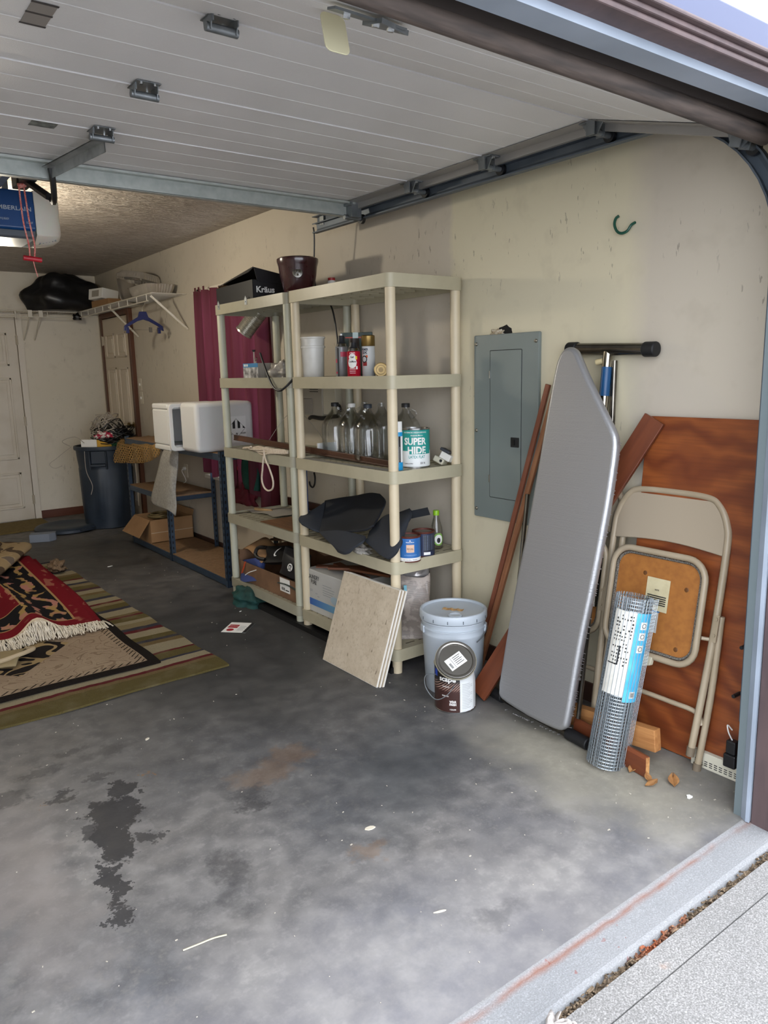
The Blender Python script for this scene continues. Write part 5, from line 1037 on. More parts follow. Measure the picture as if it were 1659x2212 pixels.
# ================================================================== curtain and window sill things
m = NT('red_curtain_cloth'); v = m.geo(); n1 = m.noise(m.mapping(v, (30, 30, 1.2)), 1, 3)
m.p(Base_Color=rgba('#4a0a18'), Roughness=.75); tl = m.n('BsdfTranslucent', Color=m.mix(m.ramp(n1, (.3, 0.), (.7, 1.)), '#55182a', '#7c3a4e')); mx = m.n('MixShader', .17, m.b.outputs[0], tl.outputs[0]); m.t.links.new(mx.outputs[0], m.out.inputs[0]); RC = m.mat
t = thing('curtain', 'translucent dark red curtain hanging over the window', 'curtain', (-.07, 2.55, 2.13))
def panel(y0, y1, zb, ph, k=6.5):
    def fn(u, v):
        y = y0+(y1-y0)*u+.015*math.sin(17*u+ph)*v; f = math.sin(6.283*k*u+ph+.6*math.sin(3*v+4*u)); z1 = zb(u)
        return (.004+(.032+.022*v)*f+.008*math.sin(15*u+ph)*v-.01, y-2.55, (z1-2.13)*v)
    b = B(); b.grid(fn, 90, 16); return b
panel(3.13, 2.665, lambda u: .69+.02*math.sin(9*u), .3, 3.2).o('curtain_panel', RC, t, smooth=True, ang=80)
panel(2.655, 1.905, lambda u: (.68 if u < .12 else .52+.10*math.sin(3.1*u+.2)**2+.03*math.sin(14*u)), 1.7, 4.3).o('curtain_panel', RC, t, smooth=True, ang=80)
b = B()
for y in (3.09, 3.02, 2.93): b.grid(lambda u, v: (.0, y-2.55+(.035*u-.017)*(1-.3*v), .035-.10*v), 2, 2)
b.o('tab_tops', RC, t); t.children[-1]['kind'] = 'stuff'
B().cyl((.012, -.65, .0), (.012, .62, .0), .008, n=10).o('rod', mat('rod_white', '#cfc9bb', .4), t, smooth=True)
t = thing('cola_bottle', 'dark cola bottle with a red label on the window sill', 'bottle', (-.045, 2.50, wz0))
B().lathe([(0, 0), (.03, 0), (.034, .02), (.034, .11), (.030, .14), (.014, .19), (.013, .21), (0, .212)], 20).o('body', mat('dark_cola', '#0e0809', .15), t, smooth=True); B().lathe([(.0345, .10), (.0345, .13)], 20).o('label', mat('cola_red', '#a3161d', .4), t, smooth=True)
B().lathe([(.015, .205), (.015, .225), (0, .226)], 14).o('cap', mat('red_cap', '#a82a2a', .4), t, smooth=True)
b = B().grid(lambda u, v: (-.10-.02*math.sin(7*v+3*u), 2.36-.22*u*(1-.45*v)-.05*v*(1-u), .64+.62*v), 8, 14); tag(b.o('green_cloth', mat('bottle_green_cloth', '#0b3d33', .85, col2='#124d40', nscale=9), smooth=True, solid=.03), 'dark green cloth hanging between the foam cooler and the curtain', 'cloth')
lump('red_cloth', 'bunched end of red cloth sagging below the window sill', 'cloth', (-.09, 2.36, .515), (.045, .17, .11), mat('crimson_cloth', '#5c0d20', .8), 14, .6)
# ================================================================== wire shelf in the back corner
WW = mat('white_vinyl_wire', '#cfcabd', .45)
t = thing('wire_shelf', 'white wire closet shelf running along the back wall corner', 'wire shelf', (-1.0, 5.70, 2.15))
b = B(); b.tube([(-1.5, -.15, .0), (.70, -.15, .0)], .005); b.tube([(-1.5, -.15, -.055), (.72, -.15, -.055)], .005); b.tube([(-1.5, .17, .0), (1.0, .17, 0)], .004); b.o('rails', WW, t); t.children[-1]['kind'] = 'stuff'
b = B()
for i in range(84): b.cyl((-1.48+.0262*i, -.15, .004), (-1.48+.0262*i, .17, .004), .0022, n=4, cap=False)
for i in range(8): b.cyl((-1.4+.3*i, -.15, .0), (-1.4+.3*i, -.15, -.055), .004, n=5)
b.o('wires', WW, t); t.children[-1]['kind'] = 'stuff'
for x in (.235, .335):
    B().tube([(x, -.15, -.02), (x-.01, .165, -.27)], .006, 6).o('brace', WW, t); B().bb((x-.02, -.158, -.06), (x+.02, -.142, .01)).o('clip', WW, t, bevel=.002)
t = thing('wire_shelf', 'white wire shelf on the right wall above the brown framed door', 'wire shelf', (-.15, 4.5, 2.15))
b = B(); b.tube([(-.15, -1.06, .0), (-.15, 1.08, .0)], .005); b.tube([(-.15, -.98, -.055), (-.15, 1.08, -.055)], .005); b.tube([(.14, -1.08, 0), (.14, 1.3, 0)], .004); b.o('rails', WW, t); t.children[-1]['kind'] = 'stuff'
b = B()
for i in range(92): b.cyl((-.15, -1.05+.0235*i, .004), (.14, -1.05+.0235*i, .004), .0022, n=4, cap=False)
for i in range(9): b.cyl((-.15, -.95+.235*i, .0), (-.15, -.95+.235*i, -.055), .004, n=5)
b.o('wires', WW, t); t.children[-1]['kind'] = 'stuff'
for y in (-1.045, .05): B().tube([(-.15, y, -.02), (.145, y-.02 if y < 0 else y+.1, -.285)], .010, 7).o('brace', WW, t, smooth=True)
BKB = mat('black_bag_plastic', '#0c0d10', .38, col2='#17181c', nscale=9, bump=.5, bscale=14)
lump('garbage_bag', 'bulging black garbage bag on the corner wire shelf', 'bag', (-.42, 5.58, 2.158), (.36, .22, .25), BKB, 31, .24, .45, 26, freq=1.7)
lump('garbage_bag_knot', 'limp knot of black plastic hanging from the wire shelf edge', 'bag', (-.32, 5.53, 2.07), (.04, .035, .05), BKB, 12, .4)
t = thing('white_carton', 'small white carton leaning on the garbage bag', 'box', M=Matrix.Translation((-.17, 5.10, 2.235)) @ rotm(0, 8, 15)); B().bb((-.09, -.12, 0), (.09, .12, .10)).o('body', WHITE, t, bevel=.003); B().bb((-.0915, -.06, .02), (-.0901, .06, .08)).o('print', mat('carton_print', '#9d988c', .6), t)
b = B().bb((-.12, -.28, 0), (.12, .12, .06)); tag(b.o('brown_carton', CARD, M=Matrix.Translation((-.16, 4.98, 2.16)) @ Matrix.Rotation(R(6), 4, 'Z'), bevel=.002), 'flat brown carton lying on the wire shelf below the white carton', 'box')
m = NT('foil_pan_metal'); m.p(Base_Color=rgba('#c0bab0'), Metallic=.65, Roughness=.3); m.bump(m.noise(m.co(), 60, 3), .2, .003); FP = m.mat
def pan(lab, M, w_, l_, h_):
    b = B(); nn = 72
    def fn(u, v):
        a = 6.2832*u; k = 1-.16*(1-v); c, s_ = math.cos(a), math.sin(a); q = 1/max(abs(c)**6+abs(s_)**6, 1e-6)**(1/6)
        f = 1+(.035 if int(u*nn+.5) % 2 else -.02)*(.2+.8*min(v, 1-v)*2)
        return (w_/2*c*q*k*f, l_/2*s_*q*k*f, h_*v)
    b.grid(fn, nn, 4); b.add([fn(i/nn, 0) for i in range(nn)], [tuple(range(nn))]); b.grid(lambda u, v: tuple(Vector(fn(u, 1))*(1+.045*v)+Vector((0, 0, -.045*v*h_))), nn, 1)
    t = thing('foil_pan', lab, 'pan', M=M, group='foil pans on the wire shelf'); b.o('pan', FP, t, smooth=True, ang=25); return t
pan('fluted foil pan standing level on the wire shelf end', Matrix.Translation((-.16, 3.80, 2.165)), .27, .50, .075)
pan('foil pan tipped on its side against the white carton', Matrix.Translation((-.17, 4.36, 2.25)) @ rotm(62, 10, 10), .24, .30, .05)
pan('crumpled foil pan turned over on top of the heap', Matrix.Translation((-.15, 4.08, 2.38)) @ rotm(188, 8, 20), .26, .36, .06)
pan('flattened foil pan squeezed between the other two', Matrix.Translation((-.16, 4.02, 2.28)) @ rotm(8, 6, -12), .27, .46, .03)
t = thing('clothes_hanger', 'dark blue plastic hanger with metal trouser clips', 'hanger', M=frame((-.27, 3.75, 2.10), (1, -.05, 0), (0, 0, 1)))
HB = mat('hanger_blue', '#121c52', .4)
b = B(); b.prism([(-.03, -.075), (.03, -.075), (.045, -.12), (.12, -.165), (.165, -.195), (.17, -.235), (.15, -.23), (.14, -.205), (.05, -.155), (0, -.14), (-.05, -.155), (-.14, -.205), (-.15, -.23), (-.17, -.235), (-.165, -.195), (-.12, -.165), (-.045, -.12)], -.008, .008); b.o('body', HB, t, bevel=.003)
CHR = mat('chrome', '#cfd0d2', .12, 1)
B().tube(smooth_path([(0, -.075, 0), (0, -.04, 0), (.018, -.02, 0), (.022, .0, 0), (.005, .015, 0), (-.012, .008, 0)]), .003, 6).o('hook', CHR, t, smooth=True)
b = B(); b.tube([(-.15, -.225, 0), (.15, -.225, 0)], .002); b.o('clip_bar', CHR, t)
for x in (-.14, .13): B().bb((x-.012, -.255, -.012), (x+.012, -.205, .012)).o('clip', HB, t, bevel=.002)
B().bb((.045, -.245, -.008), (.07, -.205, .008)).o('clip', mat('clip_metal', '#6a645a', .4, .8), t)
# ================================================================== electrical panel
t = thing('electrical_panel', 'flat grey electrical panel with a long door on the wall', 'electrical panel', M=frame((0, -.265, .752), (0, -1, 0), (0, 0, 1)))
GP = mat('grey_panel_enamel', '#79827f', .4, col2='#717a78', nscale=3); pw, phh = .415, .886
B().prism(rrect(pw, phh, .006, 2, 0, phh/2), 0, .018).o('cover', GP, t, bevel=.003)
B().prism(rrect(.20, .70, .004, 2, .005, .46), .018, .0205).o('door', GP, t, bevel=.0012)
b = B(); o1 = rrect(.204, .704, .004, 2, .005, .46); n = len(o1)
b.tube([(x, y, .0185) for x, y in o1], .0014, 4, True); b.o('door_gap', mat('gap_dark', '#2c3030', .8), t)
B().prism(rrect(.052, .046, .003, 2, .07, .385), .0185, .0225).o('latch_plate', BLK, t); B().bb((.055, .372, .022), (.07, .398, .026)).o('latch', mat('latch_dark', '#0b0b0d', .5), t)
for y in (.70, .20): B().bb((-.099, y-.018, .018), (-.093, y+.018, .024)).o('hinge', BOLT, t)
for x, y in ((-.19, .845), (.19, .845), (-.19, .43), (-.19, .04), (.19, .04)):
    B().lathe([(0, .026), (.005, .025), (.008, .021), (.009, .018)], 10, Matrix.Translation((x, y, 0))).o('screw', mat('screw_steel', '#8a8578', .4, .8), t, smooth=True)
# ragged hole in the wall above the panel
b = B(); rn = random.Random(4)
b.prism([(.055*math.cos(6.283*i/14)*(.7+.5*rn.random()), .024*math.sin(6.283*i/14)*(.7+.6*rn.random())) for i in range(14)], .0005, .0015, M=frame((0, -.245, 1.652), (0, -1, 0), (0, 0, 1)))
ho = b.o('wall_hole', mat('hole_black', '#14100d', .95)); tag(ho, 'ragged dark hole in the plaster above the electrical panel', 'hole')
lump('torn_plaster', 'torn plaster flakes and tan wire at the hole above the panel', 'plaster', (-.006, -.205, 1.636), (.012, .035, .018), mat('plaster_flake', '#cbc3b2', .9, col2='#8f7c5b', nscale=60), 6, .8)
# ================================================================== ironing board
IBo = Vector((-.36, -.815, .03)); up_ = Vector((.24, 0, 1.52)).normalized()
t = thing('ironing_board', 'silver covered ironing board leaning nose up against the wall', 'ironing board', M=frame(IBo, (0, -1, 0), up_))
m = NT('silver_cover'); v = m.co(); wv = m.noise(m.mapping(v, (150, 150, 1)), 1, 2); wv2 = m.noise(m.mapping(v, (4, 160, 1)), 1, 2)
m.p(Base_Color=rgba('#a2a3a5'), Metallic=.7); m.set(m.b.inputs['Roughness'], m.ramp(wv, (.3, .34), (.7, .46))); m.bump(m.math('ADD', m.math('ADD', wv, wv2), m.math('MULTIPLY', m.noise(v, 9, 3), 1.2)), .16, .004); SC = m.mat
key = [(-.011, .02), (.13, .018), (.178, .036), (.193, .09), (.208, .38), (.232, .655), (.25, .93), (.254, 1.12), (.249, 1.172), (.234, 1.21), (.19, 1.27), (.122, 1.36), (.066, 1.437), (.018, 1.507), (-.004, 1.528), (-.030, 1.536), (-.056, 1.528), (-.077, 1.50), (-.090, 1.45), (-.101, 1.322), (-.112, 1.15), (-.133, .845), (-.166, .50), (-.188, .149), (-.188, .085), (-.165, .042)]
pts = [(p.x, p.y) for p in smooth_path([(x, y, 0) for x, y in key+key[:1]], 4)][:-1]
def hwf(s_): return .193+(.062*min(1, s_/.95))
b = B(); b.prism(pts, .035, .075); b.o('cover', SC, t, bevel=.019, seg=5, smooth=True, ang=50)
b = B(); b.prism([(x*.9+.003, .03+y*.955) for x, y in pts], .018, .036); b.o('board', mat('board_steel', '#6d6f72', .5, .5), t)
rn = random.Random(8); b = B()
for i in range(60):
    s_ = .02+1.15*rn.random(); h_ = hwf(s_)-.004
    b.tube([(h_+.003, s_, .045), (h_+.001, s_+.004, .062)], .0015, 4)
for i in range(26):
    x = -.15+.3*rn.random(); b.tube([(x, -.002, .045), (x+.004, .001, .062)], .0022, 4)
b.o('cover_gathers', SC, t); t.children[-1]['kind'] = 'stuff'
DT = mat('dark_chrome_tube', '#77736b', .22, .95, col2='#5f5b55', nscale=12); CAPB = mat('black_rubber_cap', '#0f1013', .6)
def loc(p): return t.matrix_basis.inverted() @ Vector(p)
b = B(); b.tube([loc((-.305, -.49, .026)), loc((-.37, -1.06, .026))], .019, 14); b.o('foot_bar', DT, t, smooth=True)
for p, q in (((-.303, -.475, .026), (-.315, -.56, .026)), ((-.372, -1.075, .026), (-.359, -.96, .026))): B().cyl(loc(p), loc(q), .0245, n=16).o('foot_cap', CAPB, t, smooth=True, bevel=.004)
b = B(); b.tube([loc((-.035, -.67, 1.553)), loc((-.045, -1.065, 1.538))], .0245, 16); b.o('head_bar', DT, t, smooth=True)
for p, q in (((-.035, -.652, 1.553), (-.036, -.705, 1.552)), ((-.045, -1.085, 1.538), (-.044, -1.03, 1.539))): B().cyl(loc(p), loc(q), .029, n=18).o('head_cap', CAPB, t, smooth=True, bevel=.005)
b = B(); b.tube([loc((-.042, -.862, 1.55)), loc((-.09, -.86, 1.0)), loc((-.20, -.84, .45))], .020, 14); b.o('stem', mat('bright_chrome_tube', '#a8a294', .15, 1), t, smooth=True)
b = B(); b.tube([loc((-.03, -.885, 1.50)), loc((-.06, -.90, 1.0)), loc((-.14, -.90, .5))], .012, 10); b.o('stem_tube', DT, t, smooth=True)
b = B(); b.tube([loc((-.24, -.62, .95)), loc((-.325, -.60, .10))], .009, 8); b.tube([loc((-.24, -1.0, .95)), loc((-.345, -1.0, .10))], .009, 8); b.o('leg_wires', DT, t, smooth=True); t.children[-1]['kind'] = 'stuff'
b = B(); q0, q1 = loc((-.0485, -.8618, 1.475)), loc((-.0586, -.8612, 1.36)); b.cyl(q0, q1, .0206, n=14, cap=False); b.o('sticker', mat('blue_sticker', '#134a78', .4), t, smooth=True)
b = B(); b.cyl(loc((-.05, -.845, 1.50)), loc((-.055, -.815, 1.495)), .012, n=12); b.o('knob', mat('cream_knob', '#c9b98f', .5), t, smooth=True)
# ================================================================== sticks and boards
def plank(name, lab, cat, p0, p1, w_, th, wdir, m_, group=None, bevel=.002):
    p0, p1 = Vector(p0), Vector(p1); d = p1-p0; b = B(); b.box((0, 0, 0), (d.length, w_, th)); return tag(b.o(name, m_, M=frame((p0+p1)/2, d, wdir), bevel=bevel), lab, cat, group)
MW = wood('mahogany_strip', '#6f3c29', '#8d563f', 0, 3, .5, 40); BW = wood('brown_board', '#5e2f1b', '#7a4226', 0, 2.5, .45, 24); PW = wood('pine_block', '#9a6437', '#c08a54', 0, 3, .6, 40)
plank('wooden_strip', 'thin reddish moulding strip leaning by the panel, nearer the bucket', 'moulding', (-.135, -.19, .012), (-.018, -.53, 1.405), .024, .014, (0, 1, 0), MW)
plank('wooden_strip', 'thin grooved moulding strip leaning close beside the ironing board', 'moulding', (-.155, -.235, .012), (-.018, -.585, 1.425), .026, .016, (0, 1, 0), wood('tan_strip', '#7c4a31', '#a87853', 0, 3, .5, 60))
p0, p1 = Vector((-.37, -.455, .025)), Vector((-.045, -1.09, 1.275))
plank('brown_board', 'brown stained board leaning diagonally behind the ironing board', 'board', p0, p1, .09, .019, (.1, -1, -.35), BW)
# plywood sheet
m = NT('stained_plywood'); v = m.geo(); dv = m.vm('ADD', v, m.vm('MULTIPLY', m.n('TexNoise', Vector=v, Scale=2.2, Detail=3).outputs[1], (0, .5, .55)))
wv = m.n('TexWave', Vector=m.mapping(dv, (0, .25, 1)), Scale=3.2, Distortion=4.0, Detail=3, bands_direction='Z'); wv.inputs['Detail Scale'].default_value = 1.4
n1 = m.noise(m.mapping(v, (1, 3, 60)), 1.5, 4); n2 = m.noise(v, 2.6, 4)
c = m.mix(m.ramp(wv.outputs[0], (.0, 0.), (1.0, 1.)), '#6b341a', '#8f4f26'); c = m.mix(m.ramp(n1, (.4, 0.), (.75, .45)), c, '#471f10'); c = m.mix(m.ramp(n2, (.35, .0), (.7, .55)), c, '#6e3517')
c = m.mix(m.ramp(m.n('TexVoronoi', Vector=m.mapping(v, (1, 1, .8)), Scale=3.3).outputs[0], (.035, 1.), (.07, 0.)), c, '#24100a')
m.set(m.b.inputs['Base Color'], c); m.p(Roughness=.42); m.bump(n1, .15, .003)
b = B(); b.box((0, 0, 0), (.535, 1.285, .012)); tag(b.o('plywood_sheet', m.mat, M=frame((-.079, -1.315, .644), (0, -1, 0), (.105, 0, 1.28)), bevel=.002), 'reddish stained plywood sheet leaning on the wall behind the chair', 'plywood')
for y, z, lab in ((-1.535, .50, 'upper black bolt on the edge of the plywood sheet'), (-1.525, .32, 'lower black bolt on the edge of the plywood sheet')):
    b = B().cyl((-.115+.08*(z-.3), y, z), (-.16+.08*(z-.3), y-.0, z), .007, n=8); tag(b.o('bolt', BLK), lab, 'bolt')
# ================================================================== folding chairs
def tubepath(pts, r, k=5, n=10): return B().tube(smooth_path(pts, k), r, n)
TAN = mat('tan_chair_enamel', '#a89a83', .38, col2='#988a72', nscale=6); TANL = mat('tan_chair_panel', '#a39682', .42)
def chair(M, lab):
    """X across (towards the opening), Y up the chair, Z out of it towards the room"""
    t = thing('folding_chair', lab, 'chair', M=M, group='folding chairs leaning on the wall')
    W = .232
    tubepath([(-W+.01, .03, 0), (-W-.004, .45, 0), (-W-.008, .80, 0), (-W+.004, .89, 0), (-W+.04, .955, 0), (-W+.09, .98, 0), (0, .985, 0), (W-.09, .98, 0), (W-.04, .955, 0), (W-.004, .89, 0), (W+.008, .80, 0), (W+.004, .45, 0), (W-.018, .03, 0)], .0135, 6, 12).o('front_frame', TAN, t, smooth=True)
    b = B(); oo = [(-W-.004, .775)]+[(-W-.002, .872)]+[(-W-.002+.105*(1-math.cos(R(9*i))), .872+.108*math.sin(R(9*i))) for i in range(1, 11)]
    poly = oo+[(-x, y) for x, y in reversed(oo)]; poly = poly+[(W+.004-(.472)*i/10, .775-.018*math.sin(math.pi*i/10)*-1) for i in range(1, 10)]
    b.prism(poly, -.004, .006); b.o('backrest', TANL, t, bevel=.004, seg=3, smooth=True)
    SWd, s0, s1 = .198, .35, .748
    P = rrect(SWd*2, s1-s0, .075, 6, -.005, (s0+s1)/2)
    B().tube([(x, y, .03) for x, y in P], .0125, 10, True).o('seat_frame', TAN, t, smooth=True)
    B().prism(rrect(SWd*2-.02, s1-s0-.02, .068, 6, -.005, (s0+s1)/2), .012, .02).o('seat_board', mat('hardboard', '#a0672c', .7, col2='#8d5824', nscale=30, bump=.1, bscale=300), t)
    P2 = rrect(SWd*2-.035, s1-s0-.035, .06, 6, -.005, (s0+s1)/2)
    B().tube([(x, y, .022) for x, y in P2], .006, 6, True).o('seat_edging', mat('black_tweed', '#2a2622', .95, col2='#8b857a', nscale=260), t)
    tubepath([(-W-.012, -.01, -.028), (-W-.016, .25, -.024), (-W-.006, .56, -.012)], .0125, 4).o('rear_leg', TAN, t, smooth=True)
    tubepath([(W-.0, -.03, -.028), (W+.016, .25, -.022), (W+.02, .56, -.008)], .0125, 4).o('rear_leg', TAN, t, smooth=True)
    tubepath([(-W+.0, .145, -.02), (-W+.03, .185, -.02), (-.1, .19, -.02), (.1, .19, -.02), (W-.03, .185, -.02), (W-.002, .145, -.02)], .0095, 5).o('cross_brace', TAN, t, smooth=True)
    for s in (-1, 1):
        b = B(); b.prism([(-.009, -.01), (.009, -.01), (.011, .09), (-.007, .09)], 0, .006, M=Matrix.Translation((s*(W+.014), .475, .008))); b.cyl((s*(W+.014), .49, .01), (s*(W+.014), .49, .02), .006, n=8); b.cyl((s*(W+.016), .55, .01), (s*(W+.016), .55, .02), .006, n=8); b.o('hinge_link', TAN, t)
        B().cyl((s*(SWd+.005), .47, .02), (s*(W), .47, .0), .007, n=8).o('seat_pivot', TAN, t)
    for x, y, z in ((-W+.01, .03, 0), (W-.018, .03, 0), (-W-.012, -.01, -.028), (W, -.03, -.028)): B().cyl((x, y-.004, z), (x, y+.03, z), .0155, n=12).o('foot_cap', mat('worn_foot', '#6d6150', .7), t, smooth=True)
    return t
uc = Vector((.15, 0, .93)).normalized()
c1 = chair(frame((-.205, -1.185, .03), (0, -1, 0), uc), 'tan metal folding chair with paper labels under its seat')
m = NT('note_paper'); v = m.co(); m.set(m.b.inputs['Base Color'], m.mix(m.ramp(m.noise(v, 30, 3), (.4, 0.), (.7, .3)), '#c9bf9b', '#a5986f')); m.p(Roughness=.8)
b = B().grid(lambda u, v: (-.045+.10*u, .525+.125*v, .0225+.002*u*u), 6, 6); b.o('note_label', m.mat, c1, smooth=True)
b = B()
for i in range(5): b.bb((-.035, .548+.008*i, .0225), (.045, .5515+.008*i, .0255))
b.o('note_print', BLACKP, c1); letter(c1, 'note', .018, .006, Matrix.Translation((.005, .605, .027)), BLACKP)
B().bb((-.04, .44, .0205), (.02, .52, .0215)).o('care_label', mat('white_label', '#bfc0bd', .6), c1); B().bb((-.041, .52, .0207), (.024, .545, .0222)).o('brand_label', mat('blue_label2', '#1d64a0', .5), c1); letter(c1, 'samsonite', .042, .008, Matrix.Translation((-.004, .532, .0224)), WHITE)
b = B()
for i in range(7): b.bb((-.035, .455+.008*i, .0215), (.014, .457+.008*i, .0218))
b.o('care_print', mat('grey_print', '#8f9191', .6), c1)
b = B(); b.prism([(-.03, -.005), (-.005, -.03), (.025, -.02), (.03, .012), (-.02, .015)], 0, .022, M=Matrix.Translation((.005, .338, .026))); b.o('white_clip', mat('cream_plastic', '#c9c4ad', .5), c1, bevel=.003)
for x, y in ((-.06, .66), (.12, .63), (-.02, .42), (.11, .40)): B().lathe([(0, .0215), (.006, .0212), (.009, .0203)], 10, Matrix.Translation((x, y, 0))).o('seat_rivet', mat('rivet_brown', '#5f3a18', .5), c1)
c2 = chair(frame((-.165, -.735, .03), (0, -1, 0), Vector((.125, 0, .93)).normalized()), 'second tan folding chair mostly hidden behind the ironing board')
# ================================================================== roll of wire mesh
b0, b1 = Vector((-.405, -1.175, .004)), Vector((-.295, -1.205, .645)); ax = (b1-b0); Lr = ax.length
Mr = frame(b0, (0, 1, 0), (1, 0, 0)); zax = ax.normalized(); xax = Vector((-.6, -.8, 0)); xax = (xax-zax*xax.dot(zax)).normalized(); yax = zax.cross(xax)
Mr = Matrix((xax, yax, zax)).transposed().to_4x4(); Mr.translation = b0
t = thing('wire_mesh_roll', 'roll of galvanised hardware cloth with a blue paper label', 'wire mesh', M=Mr, group=None)
GW = mat('galvanised_wire', '#9aa3a8', .35, .85)
b = B(); turns = 3.13; pitch = .0128
def spiral(a): return .053+.0048*a/6.2832
amax = turns*6.2832; na = int(turns*30)
tx, ty = -math.sin(amax), math.cos(amax); ex_, ey_ = spiral(amax)*math.cos(amax), spiral(amax)*math.sin(amax)
for i in range(int(Lr/pitch)+1):
    z = i*pitch
    b.tube([(spiral(a)*math.cos(a), spiral(a)*math.sin(a), z) for a in [amax*k/na for k in range(na+1)]]+[(ex_+tx*q, ey_+ty*q, z) for q in (.025, .052)], .0009, 3, cap=False)
for k in range(int(amax*.060/pitch)):
    a = k*pitch/.060; ra = spiral(a)+.0015; b.cyl((ra*math.cos(a), ra*math.sin(a), 0), (ra*math.cos(a), ra*math.sin(a), Lr), .0013, n=4, cap=False)
for q in (.0128, .0256, .0384, .051): b.cyl((ex_+tx*q, ey_+ty*q, 0), (ex_+tx*q, ey_+ty*q, Lr), .0011, n=3, cap=False)
b.o('wire_grid', GW, t); t.children[-1]['kind'] = 'stuff'
CY = mat('cyan_label', '#3a9ac6', .5, col2='#5cb3d4', nscale=14); WL = mat('white_mesh_label', '#c4c2b8', .6, col2='#d4d3cc', nscale=20)
b = B(); patch_cyl(b, .0685, -75, -5, .285, .60, 12); b.o('label_white', WL, t, solid=.0006)
b = B(); patch_cyl(b, .0687, -5, 62, .265, .60, 12); b.o('label_blue', CY, t, solid=.0006)
rn = random.Random(2); b = B()
for i in range(15):
    for j in range(7):
        if rn.random() < .62:
            a = -62+8*j; z = .585-.013*i
            patch_cyl(b, .0697, a, a+2.5+3*rn.random(), z-.004-.003*rn.random(), z, 2)
b.o('label_print', BLACKP, t); t.children[-1]['kind'] = 'stuff'
b = B(); patch_cyl(b, .0699, -40, -36, .40, .47, 2); patch_cyl(b, .0699, -70, -36, .398, .402, 4); b.o('label_line', BLACKP, t); t.children[-1]['kind'] = 'stuff'
for z, nm in ((.555, 0), (.515, 1), (.468, 2)):
    b = B(); patch_cyl(b, .0699, 12, 36, z-.014, z+.014, 4); b.o('label_icon', WL, t); b = B(); b.grid(lambda u, v: (.0703*math.cos(R(24+8*math.cos(6.283*u)*(.75+.25*v))), .0703*math.sin(R(24+8*math.cos(6.283*u)*(.75+.25*v))), z+.009*math.sin(6.283*u)*(.75+.25*v)), 14, 1); b.o('icon_mark', mat('icon_grey', '#4a5358', .6), t)
b = B()
for i in range(9): patch_cyl(b, .0699, 18+1.9*i, 19+1.9*i, .285, .302, 1)
b.o('barcode', BLACKP, t); t.children[-1]['kind'] = 'stuff'
b = B(); patch_cyl(b, .0695, 16, 37, .281, .306, 3); b.o('barcode_patch', WL, t)
# ================================================================== offcuts on the floor
plank('wood_block', 'light pine offcut wedged behind the wire mesh roll', 'wood', (-.255, -.90, .058), (-.265, -1.305, .10), .085, .038, (0, 0, 1), PW)
t = thing('skirting_offcut', 'broken brown skirting offcut on the floor behind the mesh roll', 'wood', M=frame((-.335, -1.15, .042), (-.15, -1, 0), (0, 0, 1)))
b = B(); b.prism([(-.04, 0), (.04, 0), (.042, .012), (.03, .018), (-.04, .018)], -.19, .19, M=Matrix(((0, 0, 1, 0), (1, 0, 0, 0), (0, 1, 0, 0), (0, 0, 0, 1)))); b.o('board', BW, t, bevel=.002)
b = B(); b.bb((.188, -.038, .001), (.192, .038, .017)); b.o('split_end', mat('raw_pine', '#b98a55', .8, col2='#8b5a30', nscale=50), t)
for i, (x, y, rz, s_, lab) in enumerate(((-.335, -1.42, 40, 1.2, 'curled tan leaf under the folding chair foot'), (-.41, -1.38, -30, 1.0, 'curled brown leaf beside the skirting offcut'), (-.385, -1.35, 60, .8, 'small brown leaf leaning on the skirting offcut'), (-.375, -1.275, 10, .9, 'withered leaf standing in front of the skirting offcut'), (-.30, -.50, 20, .8, 'dry leaf beside the left ironing board foot'))):
    b = B().grid(lambda u, v: (.045*s_*(u-.5)*2*.5, .016*s_*(v-.5)*2*math.sin(math.pi*min(max(u, .02), .98)), .004+.012*s_*abs(v-.5)*2*(.3+u)+.008*u*u), 10, 4)
    tag(b.o('dry_leaf', mat('leaf_tan', '#9a6f3f', .8, col2='#7a5230', nscale=40), M=Matrix.Translation((x, y, .001)) @ Matrix.Rotation(R(rz), 4, 'Z'), solid=.0008, smooth=True), lab, 'leaf', 'dry leaves by the wall')
t = thing('vented_strip', 'white painted vent strip lying at the foot of the jamb', 'strip', (-.14, -1.465, 0))
B().bb((-.012, -.10, 0), (.012, .09, .062)).o('body', mat('flaking_white', '#c9c6b4', .7, col2='#8f8a76', nscale=30, nlo=.55, nhi=.7), t, bevel=.002)
b = B()
for i in range(9):
    for z in (.012, .02, .028): b.bb((-.0128, -.09+.019*i, z), (-.0118, -.078+.019*i, z+.003))
b.o('vent_slots', BLACKP, t); t.children[-1]['kind'] = 'stuff'
plank('white_batten', 'narrow grey white batten leaning in the corner by the jamb', 'slat', (-.115, -1.545, .07), (-.09, -1.565, .67), .03, .008, (0, 1, 0), mat('grey_white_paint', '#a9aaa8', .6))
t = thing('door_sensor', 'small black safety sensor with wire at the foot of the track', 'sensor', (-.165, -1.535, .06))
B().bb((-.02, -.025, .0), (.02, .02, .05)).o('body', BLK, t, bevel=.005); B().bb((-.015, -.02, .05), (.015, .015, .10)).o('bracket', BLK, t, bevel=.004)
B().tube(smooth_path([(0, 0, .10), (-.01, .01, .13), (.0, .02, .15), (.015, .01, .13)]), .0025).o('wire', WHITE, t, smooth=True)
